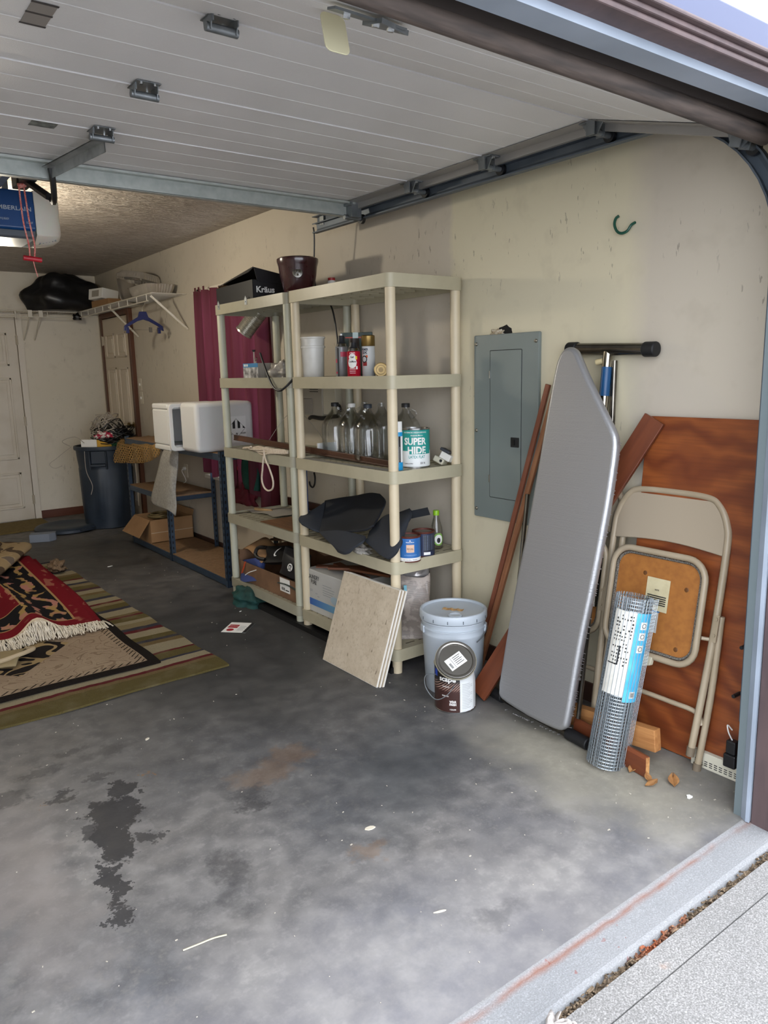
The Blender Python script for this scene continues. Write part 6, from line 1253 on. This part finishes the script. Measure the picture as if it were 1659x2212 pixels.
# ================================================================== bucket, pail, tiles
t = thing('plastic_bucket', 'pale blue five gallon bucket with a sealed lid', 'bucket', (-.35, -.265, 0), -127)
PB_ = mat('pale_blue_plastic', '#b3bcc4', .32, col2='#a9b2ba', nscale=5)
B().lathe([(0, 0), (.128, 0), (.132, .006), (.146, .27), (.1475, .275), (.1475, .282), (.1465, .284), (.148, .305), (.1525, .306), (.1525, .312), (.147, .313), (.148, .335), (.153, .336), (.153, .342), (.1465, .343), (.147, .36), (0, .36)], 44).o('body', PB_, t, smooth=True)
B().lathe([(.1565, .346), (.158, .349), (.1575, .378), (.155, .384), (.149, .386), (.1435, .384), (.141, .376), (.137, .3745), (0, .3755)], 48).o('lid', PB_, t, smooth=True)
b = B()
for i in range(14): b.bb((.1572, -.0015, .352), (.1588, .0015, .366), M=Matrix.Rotation(6.2832*i/14+.2, 4, 'Z'))
b.o('lid_slits', mat('slit_dark', '#39414a', .7), t); t.children[-1]['kind'] = 'stuff'
B().lathe([(.032, .3755), (.032, .381), (.026, .382), (.022, .379), (0, .379)], 24, Matrix.Translation((.095, .0, 0))).o('spout_cap', PB_, t, smooth=True)
b = B(); b.grid(lambda u, v: (-.01+.03*v, -.05+.10*u, .3765+.002*math.sin(20*u)), 10, 2); b.o('tape_scrap', mat('tan_tape', '#a9814e', .8, col2='#c9a674', nscale=70), t, M=Matrix.Rotation(R(-20), 4, 'Z'), solid=.001)
for a in (75, -75):
    Me = Matrix.Rotation(R(a), 4, 'Z'); b = B(); b.bb((.146, -.02, .284), (.156, .02, .318), M=Me); b.o('handle_ear', PB_, t, bevel=.004)
B().tube([Matrix.Rotation(R(-75+150*i/16), 4, 'Z') @ Vector((.1575, 0, .30-.06*math.sin(math.pi*i/16))) for i in range(17)][::-1][:5], .0025, 6).o('bail_stub', DKST, t, smooth=True)
# stain pail, dented
t = thing('paint_pail', 'dented one gallon stain pail lettered scape with lid askew', 'paint can', M=Matrix.Translation((-.495, -.435, 0)) @ Matrix.Scale(1.09, 4))
def pr(a, z, r=.0835): 
    dent = .02*max(0, math.cos(R(a+60)))*max(0, (z-.12)/.07); return (r-dent)*1
def wrap(a0, a1, z0, z1, m_, nm, r=.0835, n=16): return B().grid(lambda u, v: (lambda a, z: (pr(a, z, r)*math.cos(R(a)), pr(a, z, r)*math.sin(R(a)), z))(a0+(a1-a0)*u, z0+(z1-z0)*v), n, 6).o(nm, m_, t, smooth=True)
BRN = NT('brown_pail_print'); v = BRN.co(); zz = BRN.sep(v); st = BRN.n('TexWave', Vector=BRN.mapping(v, (1, 1, 1), rot=(.5, .6, 0)), Scale=42, Distortion=.5, bands_direction='Z')
msk = BRN.math('MULTIPLY', BRN.ramp(zz[2], (.092, 0.), (.1, 1.)), BRN.ramp(zz[2], (.12, 1.), (.135, 0.)))
BRN.set(BRN.b.inputs['Base Color'], BRN.mix(BRN.math('MULTIPLY', msk, BRN.ramp(st.outputs[0], (.6, 0.), (.7, .8))), BRN.mix(BRN.ramp(zz[2], (.10, 0.), (.125, 1.)), '#3b2420', '#1c1716'), '#a98a7c')); BRN.p(Roughness=.35)
wrap(-215, -118, .004, .186, BRN.mat, 'label_brown'); wrap(-118, 145, .004, .186, mat('white_pail_label', '#cfd2d2', .4, col2='#dfe2e2', nscale=10), 'label_white')
for k, w2_, h2_, a, z in (('scape', .072, .022, -154, .138), ('stain', .03, .006, -160, .073), ('wear', .028, .022, -138, .045), ('gallon', .024, .006, -138, .018), ('waterborne', .03, .005, -158, .112)): letter_cyl(t, k, w2_, h2_, .0842, a, z, WHITE)
b = B()
for i in range(16): patch_cyl(b, .0842, -112, -112+28+8*math.sin(i*5), .02+.0068*i, .0218+.0068*i, 4)
b.o('label_text', mat('grey_print3', '#a3a6a6', .6), t); t.children[-1]['kind'] = 'stuff'
b = B(); patch_cyl(b, .0843, -67, -65.5, .0, .15, 1); b.o('seam', mat('seam_dark', '#4b4d50', .4), t)
B().lathe([(0, .002), (.08, .002), (.0845, 0), (.0845, .005), (.083, .006)], 36).o('bottom_rim', TIN, t, smooth=True)
b = B(); b.tube([(pr(a, .186)*math.cos(R(a)), pr(a, .186)*math.sin(R(a)), .187) for a in range(0, 360, 10)], .003, 6, True); b.o('top_rim', mat('cream_rim', '#b9b39e', .4, .3), t, smooth=True)
B().tube(smooth_path([(-.083, .02, .15), (-.13, .03, .155), (-.155, .0, .12), (-.14, -.04, .08), (-.10, -.06, .09), (-.06, -.062, .12)]), .0018, 6).o('bail', DKST, t, smooth=True)
b = B(); patch_cyl(b, .0842, -203, -188, .145, .175, 4); b.o('blue_print', mat('royal_print', '#2745a8', .5), t)
tl = thing('tin_cover', 'round metal pail lid with a white sticker tilted on the dented pail', 'lid', M=Matrix.Translation((-.530, -.480, .236)) @ frame((0, 0, 0), (.8, -.6, -.06), (.42, .56, .66)) @ Matrix.Scale(1.09, 4))
B().lathe([(0, .0), (.066, .0), (.068, .006), (.072, .008), (.08, .007), (.082, .0), (.08, -.004), (.066, -.004), (0, -.004)], 40).o('disc', mat('lid_tin', '#8d8a84', .25, .9), tl, smooth=True)
B().lathe([(.0795, -.002), (.0835, 0), (.0838, -.008), (.080, -.010)], 40).o('rim', mat('cream_rim', '#b9b39e', .4, .3), tl, smooth=True)
B().bb((-.042, -.03, .0005), (.035, .022, .0015), M=Matrix.Rotation(R(38), 4, 'Z')).o('sticker', WHITE, tl)
b = B(); Mz = Matrix.Rotation(R(38), 4, 'Z'); b.bb((-.018, -.028, .0016), (-.0165, .02, .002), M=Mz)
for i in range(5): b.bb((-.01, .012-.008*i, .0016), (.028-.006*(i % 2), .0145-.008*i, .002), M=Mz)
for i in range(6): b.bb((-.036, -.022+.004*i, .0016), (-.026, -.0195+.004*i, .002), M=Mz)
b.o('sticker_print', BLACKP, tl); tl.children[-1]['kind'] = 'stuff'
# leaning tiles
m = NT('travertine'); v = m.co(); n1 = m.noise(v, 9, 4, .65); n2 = m.noise(v, 45, 3, .6); n3 = m.noise(m.mapping(v, (1, .35, 1)), 60, 2)
c = m.mix(m.ramp(n1, (.3, 0.), (.7, 1.)), '#b3a58f', '#cabda8'); c = m.mix(m.ramp(n2, (.5, 0.), (.75, .6)), c, '#9c8d76'); c = m.mix(m.ramp(n3, (.66, 0.), (.72, .8)), c, '#6f6250'); c = m.mix(m.ramp(m.noise(v, 70, 3), (.66, 0.), (.72, .5)), c, '#cfc6b4')
m.set(m.b.inputs['Base Color'], c); m.p(Roughness=.35); m.bump(n2, .12, .002); TRV = m.mat
CER = mat('white_bisque', '#d8d5cb', .8)
for i, lab in enumerate(('beige travertine look floor tile, front one of the leaning stack', 'beige floor tile sandwiched in the middle of the leaning stack', 'beige floor tile at the back of the leaning stack')):
    upt = Vector((.155, 0, .457)).normalized(); nt = Vector((-.457, 0, .155)).normalized()
    Mt = frame(Vector((-.657, .178, .002))-nt*(.0115*i)+Vector((0, -.006*i, .0))+Vector((.003*i, 0, 0)), (0, -1, 0), upt)
    t = thing('floor_tile', lab, 'tile', M=Mt, group='tiles leaning on the shelf post')
    B().prism(rrect(.476, .476, .002, 1, 0, .238), -.0075, .0).o('bisque', CER, t); B().prism(rrect(.472, .472, .003, 1, 0, .238), .0, .0018).o('glazed_face', TRV, t, bevel=.0008)
# flyer
b = B(); fl = [(-.763, 1.292), (-.654, 1.176), (-.776, 1.052), (-.879, 1.161)]
e1 = Vector((fl[2][0]-fl[3][0], fl[2][1]-fl[3][1], 0)); e2 = Vector((fl[0][0]-fl[3][0], fl[0][1]-fl[3][1], 0)); FMt = frame((fl[3][0]+(e1.x+e2.x)/2, fl[3][1]+(e1.y+e2.y)/2, .002), e1, e2); fw2, fh2 = e1.length, e2.length
t = thing('flyer', 'white postcard flyer with red and black print on the floor', 'flyer', M=FMt)
B().bb((-fw2/2, -fh2/2, 0), (fw2/2, fh2/2, .0008)).o('card', WHITE, t); B().bb((-fw2/2+.01, -.01, .0008), (-.005, .045, .0012)).o('red_block', mat('red_print', '#a51f2c', .5), t)
B().prism([(-.035+.022*math.cos(6.283*i/16), -.045+.022*math.sin(6.283*i/16)) for i in range(16)], .0008, .0013).o('red_roundel', mat('red_print', '#a51f2c', .5), t); B().bb((fw2/2-.022, -fh2/2, .0008), (fw2/2, fh2/2, .0012)).o('black_band', BLACKP, t)
letter(t, 'flyer', .055, .01, Matrix.Translation((-.037, .02, .0008)), WHITE)
b = B()
for i in range(6): b.bb((.005, -.05+.014*i, .0008), (.05-.008*(i % 2), -.046+.014*i, .0011))
b.o('small_print', mat('grey_print', '#8f9191', .6), t); t.children[-1]['kind'] = 'stuff'
# ================================================================== rugs
m = NT('striped_rug_wool'); v = m.co(); yy = m.sep(v)[1]; xx = m.sep(v)[0]
wob = m.math('MULTIPLY', m.math('SUBTRACT', m.noise(m.mapping(v, (6, 3, 1)), 3, 3), .5), .018); f = m.math('MULTIPLY', m.math('ADD', m.math('ADD', yy, wob), m.math('MULTIPLY', xx, .02)), 1/3.05)
cols = {'o': '#71653c', 't': '#b3a688', 'r': '#70292e', 'n': '#474651', 'b': '#85704c', 'p': '#5b4046', 'g': '#877f5a', 's': '#9c8c67'}
seq = [('o', .075), ('b', .02), ('r', .016), ('t', .04), ('n', .012), ('o', .05), ('r', .014), ('t', .075), ('b', .03), ('n', .022), ('o', .04), ('t', .055), ('r', .026), ('n', .03), ('s', .05), ('t', .03), ('o', .05), ('r', .018), ('b', .02), ('t', .06), ('n', .028), ('o', .05), ('s', .03), ('r', .02), ('t', .05), ('n', .03), ('g', .05), ('b', .03), ('t', .05), ('p', .03), ('o', .05), ('s', .04), ('n', .03), ('t', .05), ('r', .02), ('o', .06), ('b', .03), ('t', .06), ('n', .04), ('s', .05), ('r', .02), ('g', .05), ('t', .05), ('n', .03)]
def ramp_seg(seq, scale):
    outs = None; pos = 0; i = 0
    chunks = []
    while i < len(seq): chunks.append(seq[i:i+15]); i += 15
    start = 0
    for ch in chunks:
        tot = sum(q for _, q in ch); loc_ = m.math('DIVIDE', m.math('SUBTRACT', m.math('ADD', m.math('ADD', yy, wob), m.math('MULTIPLY', xx, .01)), start), tot*scale)
        p_ = 0; stops = []
        for k, q in ch: stops.append((p_/tot, cols[k])); p_ += q
        col = m.ramp(loc_, *stops, interp='CONSTANT')
        outs = col if outs is None else m.mix(m.math('GREATER_THAN', loc_, 0.0), outs, col); start += tot*scale
    return outs
tot = sum(q for _, q in seq); c = ramp_seg(seq, 3.02/tot); pile = m.noise(v, 420, 2); c = m.mix(m.ramp(pile, (.35, .45), (.7, 0.)), c, '#2a241a'); c = m.mix(m.ramp(m.noise(v, 6, 4), (.5, 0.), (.8, .35)), c, '#9a8f78')
m.set(m.b.inputs['Base Color'], c); m.p(Roughness=.98); m.set(m.b.inputs['Specular IOR Level'], .1); m.bump(m.math('ADD', pile, m.math('MULTIPLY', m.noise(v, 90, 2), .8)), .9, .01)
t = thing('striped_rug', 'olive tan and maroon striped wool rug on the concrete', 'rug', M=frame((-1.08, .655, 0), (1, .035, 0), (-.035, 1, 0)))
b = B().grid(lambda u, v: (-2.1*(1-u)+.006*math.sin(40*v)*u, 3.02*v+.008*math.sin(17*u), .011+.002*math.sin(20*u+13*v)), 40, 60); b.o('pile', m.mat, t, solid=.010)
# bordered tan rug
m = NT('bordered_rug'); v = m.co(); s_ = m.sep(v); xx, yy = s_[0], s_[1]
c = m.mix(m.ramp(m.noise(v, 3, 3), (.35, 0.), (.7, 1.)), '#a9937c', '#bba68c'); c = m.mix(m.math('MULTIPLY', m.math('LESS_THAN', m.math('ABSOLUTE', m.math('SUBTRACT', m.math('FRACT', m.math('MULTIPLY', m.noise(v, 7, 1, .4, 1.0), 6)), .5)), .07), .55), c, '#7a6350')
# dark ornamented diamond field with tan scrolls
d_ = m.math('ADD', m.math('ABSOLUTE', m.math('ADD', xx, .98)), m.math('ABSOLUTE', m.math('MULTIPLY', m.math('SUBTRACT', yy, .95), .72)))
inner = m.math('LESS_THAN', m.math('ADD', m.math('MULTIPLY', m.math('ABSOLUTE', m.math('ADD', xx, .62)), 1.0), m.math('MULTIPLY', m.math('ABSOLUTE', m.math('SUBTRACT', yy, .62)), .9)), .33)
orn = m.math('LESS_THAN', m.math('ABSOLUTE', m.math('SUBTRACT', m.math('FRACT', m.math('MULTIPLY', m.noise(v, 5.5, 1, .4, .8), 5)), .5)), .17)
c = m.mix(inner, c, m.mix(orn, '#15151a', '#b39a70'))
ed = m.math('MINIMUM', m.math('MULTIPLY', xx, -1), yy); border = m.math('MULTIPLY', m.math('GREATER_THAN', ed, .022), m.math('LESS_THAN', ed, .06)); edge = m.math('LESS_THAN', ed, .052)
c = m.mix(edge, c, '#0c0c10'); dent = m.math('MULTIPLY', m.math('GREATER_THAN', ed, .058), m.math('LESS_THAN', ed, .095))
tooth = m.math('GREATER_THAN', m.math('SINE', m.math('MULTIPLY', m.math('SUBTRACT', yy, m.math('MULTIPLY', xx, 1.0)), 150)), .7); c = m.mix(m.math('MULTIPLY', dent, tooth), c, '#221b16')
pile = m.noise(v, 380, 2); c = m.mix(m.ramp(pile, (.4, .35), (.7, 0.)), c, '#3a2e22'); m.set(m.b.inputs['Base Color'], c); m.p(Roughness=.95); m.set(m.b.inputs['Specular IOR Level'], .1); m.bump(pile, .8, .008)
t = thing('bordered_rug', 'tan rug with black border and scroll medallion lying on the striped rug', 'rug', M=frame((-1.345, .90, .012), (1, .012, 0), (-.012, 1, 0)))
b = B().grid(lambda u, v: (-1.8*(1-u), 2.4*v, .011+.002*math.sin(11*u+9*v)+.006*math.sin(25*v)*(u > .95)), 40, 50); b.o('pile', m.mat, t, solid=.010)
# red rug, rucked into folds
m = NT('red_rug'); v = m.co('UV'); s_ = m.sep(v); xx, yy = s_[0], s_[1]
flo = m.n('TexWave', Vector=m.mapping(v, (3, 5, 1)), Scale=1.0, Distortion=9, Detail=3, wave_type='BANDS'); flo.inputs['Detail Scale'].default_value = 1.6; blob_ = m.noise(m.mapping(v, (6, 10, 1)), 1, 2); fl2 = m.ramp(flo.outputs[0], (.6, 0.), (.66, 1.))
red = m.mix(m.math('MULTIPLY', fl2, m.ramp(blob_, (.56, 0.), (.6, 1.))), m.mix(m.ramp(m.noise(v, 3, 3), (.3, 0.), (.7, 1.)), '#5e0a17', '#7a1020'), '#a06a56')
bandc = m.mix(m.math('MULTIPLY', fl2, m.ramp(blob_, (.40, 0.), (.44, 1.))), '#121116', m.mix(m.ramp(m.noise(v, 8, 2), (.45, 0.), (.55, 1.)), '#9c8150', '#a8756a'))
ex = m.math('SUBTRACT', 1.0, xx); ed = m.math('MINIMUM', m.math('MULTIPLY', ex, 1.0), m.math('MULTIPLY', yy, 1.9))
def band(a, c_): return m.math('MULTIPLY', m.math('GREATER_THAN', ed, a), m.math('LESS_THAN', ed, c_))
c = m.mix(band(.15, .40), red, bandc); c = m.mix(band(.138, .152), c, '#a08058'); c = m.mix(band(.398, .412), c, '#a08058'); c = m.mix(m.math('LESS_THAN', ed, .138), c, m.mix(m.math('MULTIPLY', fl2, m.ramp(blob_, (.58, 0.), (.62, .6))), '#6d0d1b', '#a06a56'))
m.set(m.b.inputs['Base Color'], c); m.p(Roughness=.9); m.set(m.b.inputs['Specular IOR Level'], .15); m.bump(m.noise(m.co(), 350, 2), .5, .006); RR = m.mat
t = thing('red_rug', 'crimson floral rug with white fringe rucked over the tan rug', 'rug', (-1.40, 1.70, .026))
def rfn(u, v):
    x = -.95*(1-u); y = 2.05*v
    h = .022+.075*math.exp(-((x+.36+.10*v)/.085)**2)*(1-.25*v)+.05*math.exp(-((x+.72)/.12)**2)+.012*math.sin(6*v+3*u)+.02*math.exp(-((x+.10)/.10)**2)*v
    return (x+.10*v*u+.02*math.sin(5*v), y-.10*(1-u)*(1-v)+.05*math.exp(-((x+.36)/.1)**2)*(1-v), max(.004, h*(.65+.35*min(1, u*0+1)) if u < .97 else .010))
NU, NV = 70, 60
b = B().grid(rfn, NU, NV); ro = b.o('pile', RR, t, smooth=True, solid=.010, ang=80)
uv = ro.data.uv_layers.new(name='UVMap')
for poly in ro.data.polygons:
    for li in poly.loop_indices:
        vi = ro.data.loops[li].vertex_index; uv.data[li].uv = ((vi % (NU+1))/NU, (vi//(NU+1))/NV)
rn = random.Random(12); b = B()
for i in range(420):
    u = rn.random(); p = Vector(rfn(u, 0)); l_ = .07+.05*rn.random(); dx = (rn.random()-.5)*.06
    b.tube([p+Vector((0, .005, -.002)), p+Vector((dx*.4, -l_*.35, .012+.012*rn.random()-p.z*.25)), p+Vector((dx, -l_*.7, .01-p.z*.6+.012*rn.random())), (p.x+dx*1.4+(rn.random()-.5)*.03, p.y-l_, .006+.008*rn.random())], .0028, 4)
fo = b.o('fringe', mat('cream_fringe', '#c3b7a2', .9, col2='#dcd3c2', nscale=40), t, smooth=True); fo['kind'] = 'stuff'
b = B().tube([Vector(rfn(i/40, 0))+Vector((0, -.004, .002)) for i in range(41)], .007, 6); b.o('selvedge', mat('cream_selvedge', '#b9a88c', .9), t, smooth=True)
# folded camouflage toned rug on top
m = NT('brown_tone_rug'); v = m.co(); n1 = m.noise(v, 4.2, 2, .4)
c = m.ramp(n1, (0, '#57493d'), (.38, '#57493d'), (.40, '#a08c6c'), (.57, '#ac9979'), (.59, '#776c63'), (.68, '#5d5652'), interp='CONSTANT'); m.set(m.b.inputs['Base Color'], c); m.p(Roughness=.95); m.set(m.b.inputs['Specular IOR Level'], .1); m.bump(m.noise(v, 300, 2), .5, .006); CAM = m.mat
t = thing('folded_rug', 'folded beige and taupe rug heaped behind the crimson rug', 'rug', (-1.5, 3.1, .04))
def roll(x0, y0, x1, y1, r, zz, nm, k=1.0):
    p0, p1 = Vector((x0, y0, zz)), Vector((x1, y1, zz)); d = (p1-p0).normalized(); s2 = Vector((d.y, -d.x, 0)); b = B()
    def fn(u, v):
        a = 6.2832*v; p = p0+(p1-p0)*u; rr = r*(1+.10*math.sin(5*u+1)); endk = min(1, (1-u)/.10+.02) if u > .9 else 1; e = math.sqrt(max(0, 1-(1-endk)**2))
        return tuple(p+s2*(rr*1.9*math.cos(a)*e*k)+Vector((0, 0, rr*.75*math.sin(a)*e+r*.75)))
    b.grid(fn, 30, 20); return b.o(nm, CAM, t, smooth=True, ang=70)
roll(-.70, -.85, .16, .92, .06, .03, 'near_fold', .9); roll(-.85, .15, .10, 1.0, .055, .03, 'far_fold', 1.8); roll(-.7, .55, -.05, .85, .05, .10, 'top_fold', 1.3)
t = thing('tan_rug_fold', 'turned up tan rug corner poking out below the white fringe', 'rug', (-1.86, 1.40, .024))
B().grid(lambda u, v: (-.45+.46*u*(1-.25*v), .12-.22*v+.04*math.sin(4*u), .012+.035*math.sin(3.1*v)*(.4+.6*u)), 16, 12).o('fold', mat('tan_backing', '#8a7a58', .9, col2='#6f6348', nscale=8), t, smooth=True, solid=.009)
B().tube(smooth_path([(-.40, -.09, .03), (-.2, -.085, .04), (-.06, -.06, .05), (.01, .0, .045), (-.02, .05, .035)]), .012, 8).o('rolled_edge', mat('cream_edge', '#a8977a', .9), t, smooth=True)
lump('brown_tassel', 'frayed brown tassel lying at the far corner of the tan rug', 'tassel', (-1.265, 3.30, .024), (.05, .10, .05), mat('tassel_brown', '#5f4c37', .95, col2='#86705a', nscale=90, bump=.8, bscale=120), 41, .7)
# ================================================================== scraps on the floor
CHIP = mat('pale_chip', '#c9c1ae', .8)
def chip(name, lab, x, y, s_, rz, m_=CHIP, cat='scrap', grp='pale scraps on the floor', asp=.5, seed=0):
    rn = random.Random(seed+int(x*1000)); b = B(); b.prism([(s_*math.cos(6.283*i/9)*(.6+.5*rn.random()), s_*asp*math.sin(6.283*i/9)*(.6+.5*rn.random())) for i in range(9)], 0, .003); tag(b.o(name, m_, M=Matrix.Translation((x, y, .0005)) @ Matrix.Rotation(R(rz), 4, 'Z')), lab, cat, grp)
chip('paper_scrap', 'torn pale scrap in the middle of the bare floor', -1.341, -.956, .022, -20)
chip('paper_scrap', 'small white scrap in front of the striped rug', -1.695, .133, .014, 30)
chip('paper_scrap', 'small white fleck between the striped rug and the steel rack', -.891, 3.208, .022, 10, WHITE)
chip('paper_scrap', 'white round fleck near the right jamb foot', -.367, -1.503, .014, 10, WHITE, asp=.8)
chip('paper_scrap', 'short pale sliver near the threshold', -1.42, -1.395, .018, -20, CHIP, asp=.18)
chip('paper_scrap', 'white fleck on the dark floor before the left shelf unit', -.62, 1.45, .015, 30, WHITE, asp=.3)
for i, (x, y) in enumerate(((-1.88, -.88), (-1.55, -1.2), (-2.2, -1.0), (-1.1, -.3), (-1.0, .3), (-.9, .75), (-.72, .62), (-.62, .2), (-.75, 1.9), (-1.9, -.6), (-1.75, -1.35), (-.9, -1.2), (-.6, -1.0), (-.55, -.2), (-.66, 2.2), (-.6, 2.6))): pass
rn = random.Random(77); b = B()
for i in range(260):
    x = -2.4+2.2*rn.random(); y = -1.65+4.8*rn.random()**1.2
    if x < -1.05 and y > .6: continue
    s_ = .001+.0025*rn.random()**2; b.box((0, 0, 0), (s_*2.4, s_*1.2, .0015), M=Matrix.Translation((x, y, .0015)) @ Matrix.Rotation(rn.random()*3.1, 4, 'Z'))
tag(b.o('floor_grit', mat('pale_grit', '#b5aea0', .9)), 'fine pale grit and specks scattered over the concrete floor', 'grit', None, 'stuff')
b = B().tube(smooth_path([(-2.04, -1.089, .003), (-2.0, -1.095, .004), (-1.96, -1.098, .003), (-1.926, -1.11, .004)]), .0022, 5); tag(b.o('straw', mat('straw_tan', '#c6c0a2', .8)), 'thin pale straw lying on the bare concrete floor', 'straw')
b = B().grid(lambda u, v: (-1.46+.02*math.sin(7*u)+.015*v, -1.865+.05*u-.02*v, .003+.016*abs(math.sin(5*u+3*v))), 10, 5); tag(b.o('torn_rag', mat('rag_grey', '#b7b1ac', .9, col2='#8a847f', nscale=40), smooth=True, solid=.002), 'torn grey white rag in the driveway joint', 'rag')
# ================================================================== third level: pieces that belong to a part
def base(o): return o.name.split('.')[0]
def nest(parent_names, child_names, only=None):
    for t in [o for o in bpy.data.objects if o.parent is None and o.type == 'EMPTY']:
        if only and base(t) not in only: continue
        ch = list(t.children); ps = [c for c in ch if base(c) in parent_names and c.type == 'MESH' and c.matrix_basis == Matrix.Identity(4)]
        if not ps: continue
        for c in ch:
            if c not in ps and base(c) in child_names and not c.children: c.parent = ps[0]
LAB = ('lettering', 'label_band', 'label_strip', 'label_mark', 'label_roundel', 'label_oval', 'label_star', 'label_dot', 'label_text', 'label_red', 'label_orange', 'label_ring', 'label_patch', 'label_square', 'barcode', 'label_panel', 'label_swirl', 'label_centre', 'label_motif')
nest(('can',), LAB, ('spray_can',)); nest(('label_wrap',), LAB, ('paint_can',)); nest(('cartridge',), LAB, ('caulk_tube',)); nest(('label',), LAB, ('glass_bottle',))
nest(('label',), ('label_stripes', 'label_diamond', 'lettering'), ('foam_cooler',)); nest(('body',), ('rim',), ('foam_cooler',))
nest(('seat_board',), ('note_label', 'note_print', 'lettering', 'care_label', 'brand_label', 'care_print', 'seat_rivet', 'seat_edging'), ('folding_chair',)); nest(('front_frame',), ('foot_cap', 'hinge_link'), ('folding_chair',))
nest(('cover',), ('cover_gathers',), ('ironing_board',)); nest(('stem',), ('sticker', 'knob'), ('ironing_board',)); nest(('head_bar',), ('head_cap',), ('ironing_board',)); nest(('foot_bar',), ('foot_cap',), ('ironing_board',))
nest(('housing',), ('lettering',), ('garage_door_opener',)); nest(('release_cord',), ('release_handle',), ('garage_door_opener',)); nest(('light_lens',), ('lens_vent',), ('garage_door_opener',))
nest(('door',), ('latch_plate', 'latch', 'hinge', 'door_gap'), ('electrical_panel',)); nest(('cover',), ('screw',), ('electrical_panel',))
nest(('body',), ('lettering', 'blue_band', 'small_print', 'water_print'), ('laundry_box',)); nest(('body',), ('logo_disc', 'logo_mark', 'logo_letter'), ('shopping_bag',)); nest(('body',), ('swoosh',), ('sport_bag',)); nest(('body',), ('stripe', 'piping'), ('fabric_bag',))
nest(('lid',), ('lid_slits', 'spout_cap', 'tape_scrap'), ('plastic_bucket',)); nest(('body',), ('handle_ear', 'bail_stub'), ('plastic_bucket',))
nest(('label_white',), ('label_print', 'label_line'), ('wire_mesh_roll',)); nest(('label_blue',), ('label_icon', 'icon_mark', 'barcode', 'barcode_patch'), ('wire_mesh_roll',))
nest(('card',), ('red_block', 'red_roundel', 'black_band', 'lettering', 'small_print'), ('flyer',)); nest(('disc',), ('sticker', 'sticker_print'), ('tin_cover',))
nest(('label_brown',), ('lettering', 'blue_print'), ('paint_pail',)); nest(('label_white',), ('label_text', 'seam'), ('paint_pail',))
nest(('door_leaf',), ('door_panel', 'hinge', 'door_knob'), ('door_1', 'door_2')); nest(('window_frame',), ('pane',), ('window_1',)); nest(('opener_bracket',), ('bracket_holes',), ('overhead_garage_door',)); nest(('tape_patch',), ('tape_edge',), ('overhead_garage_door',)); nest(('body',), ('badge',), ('flower_pot',))
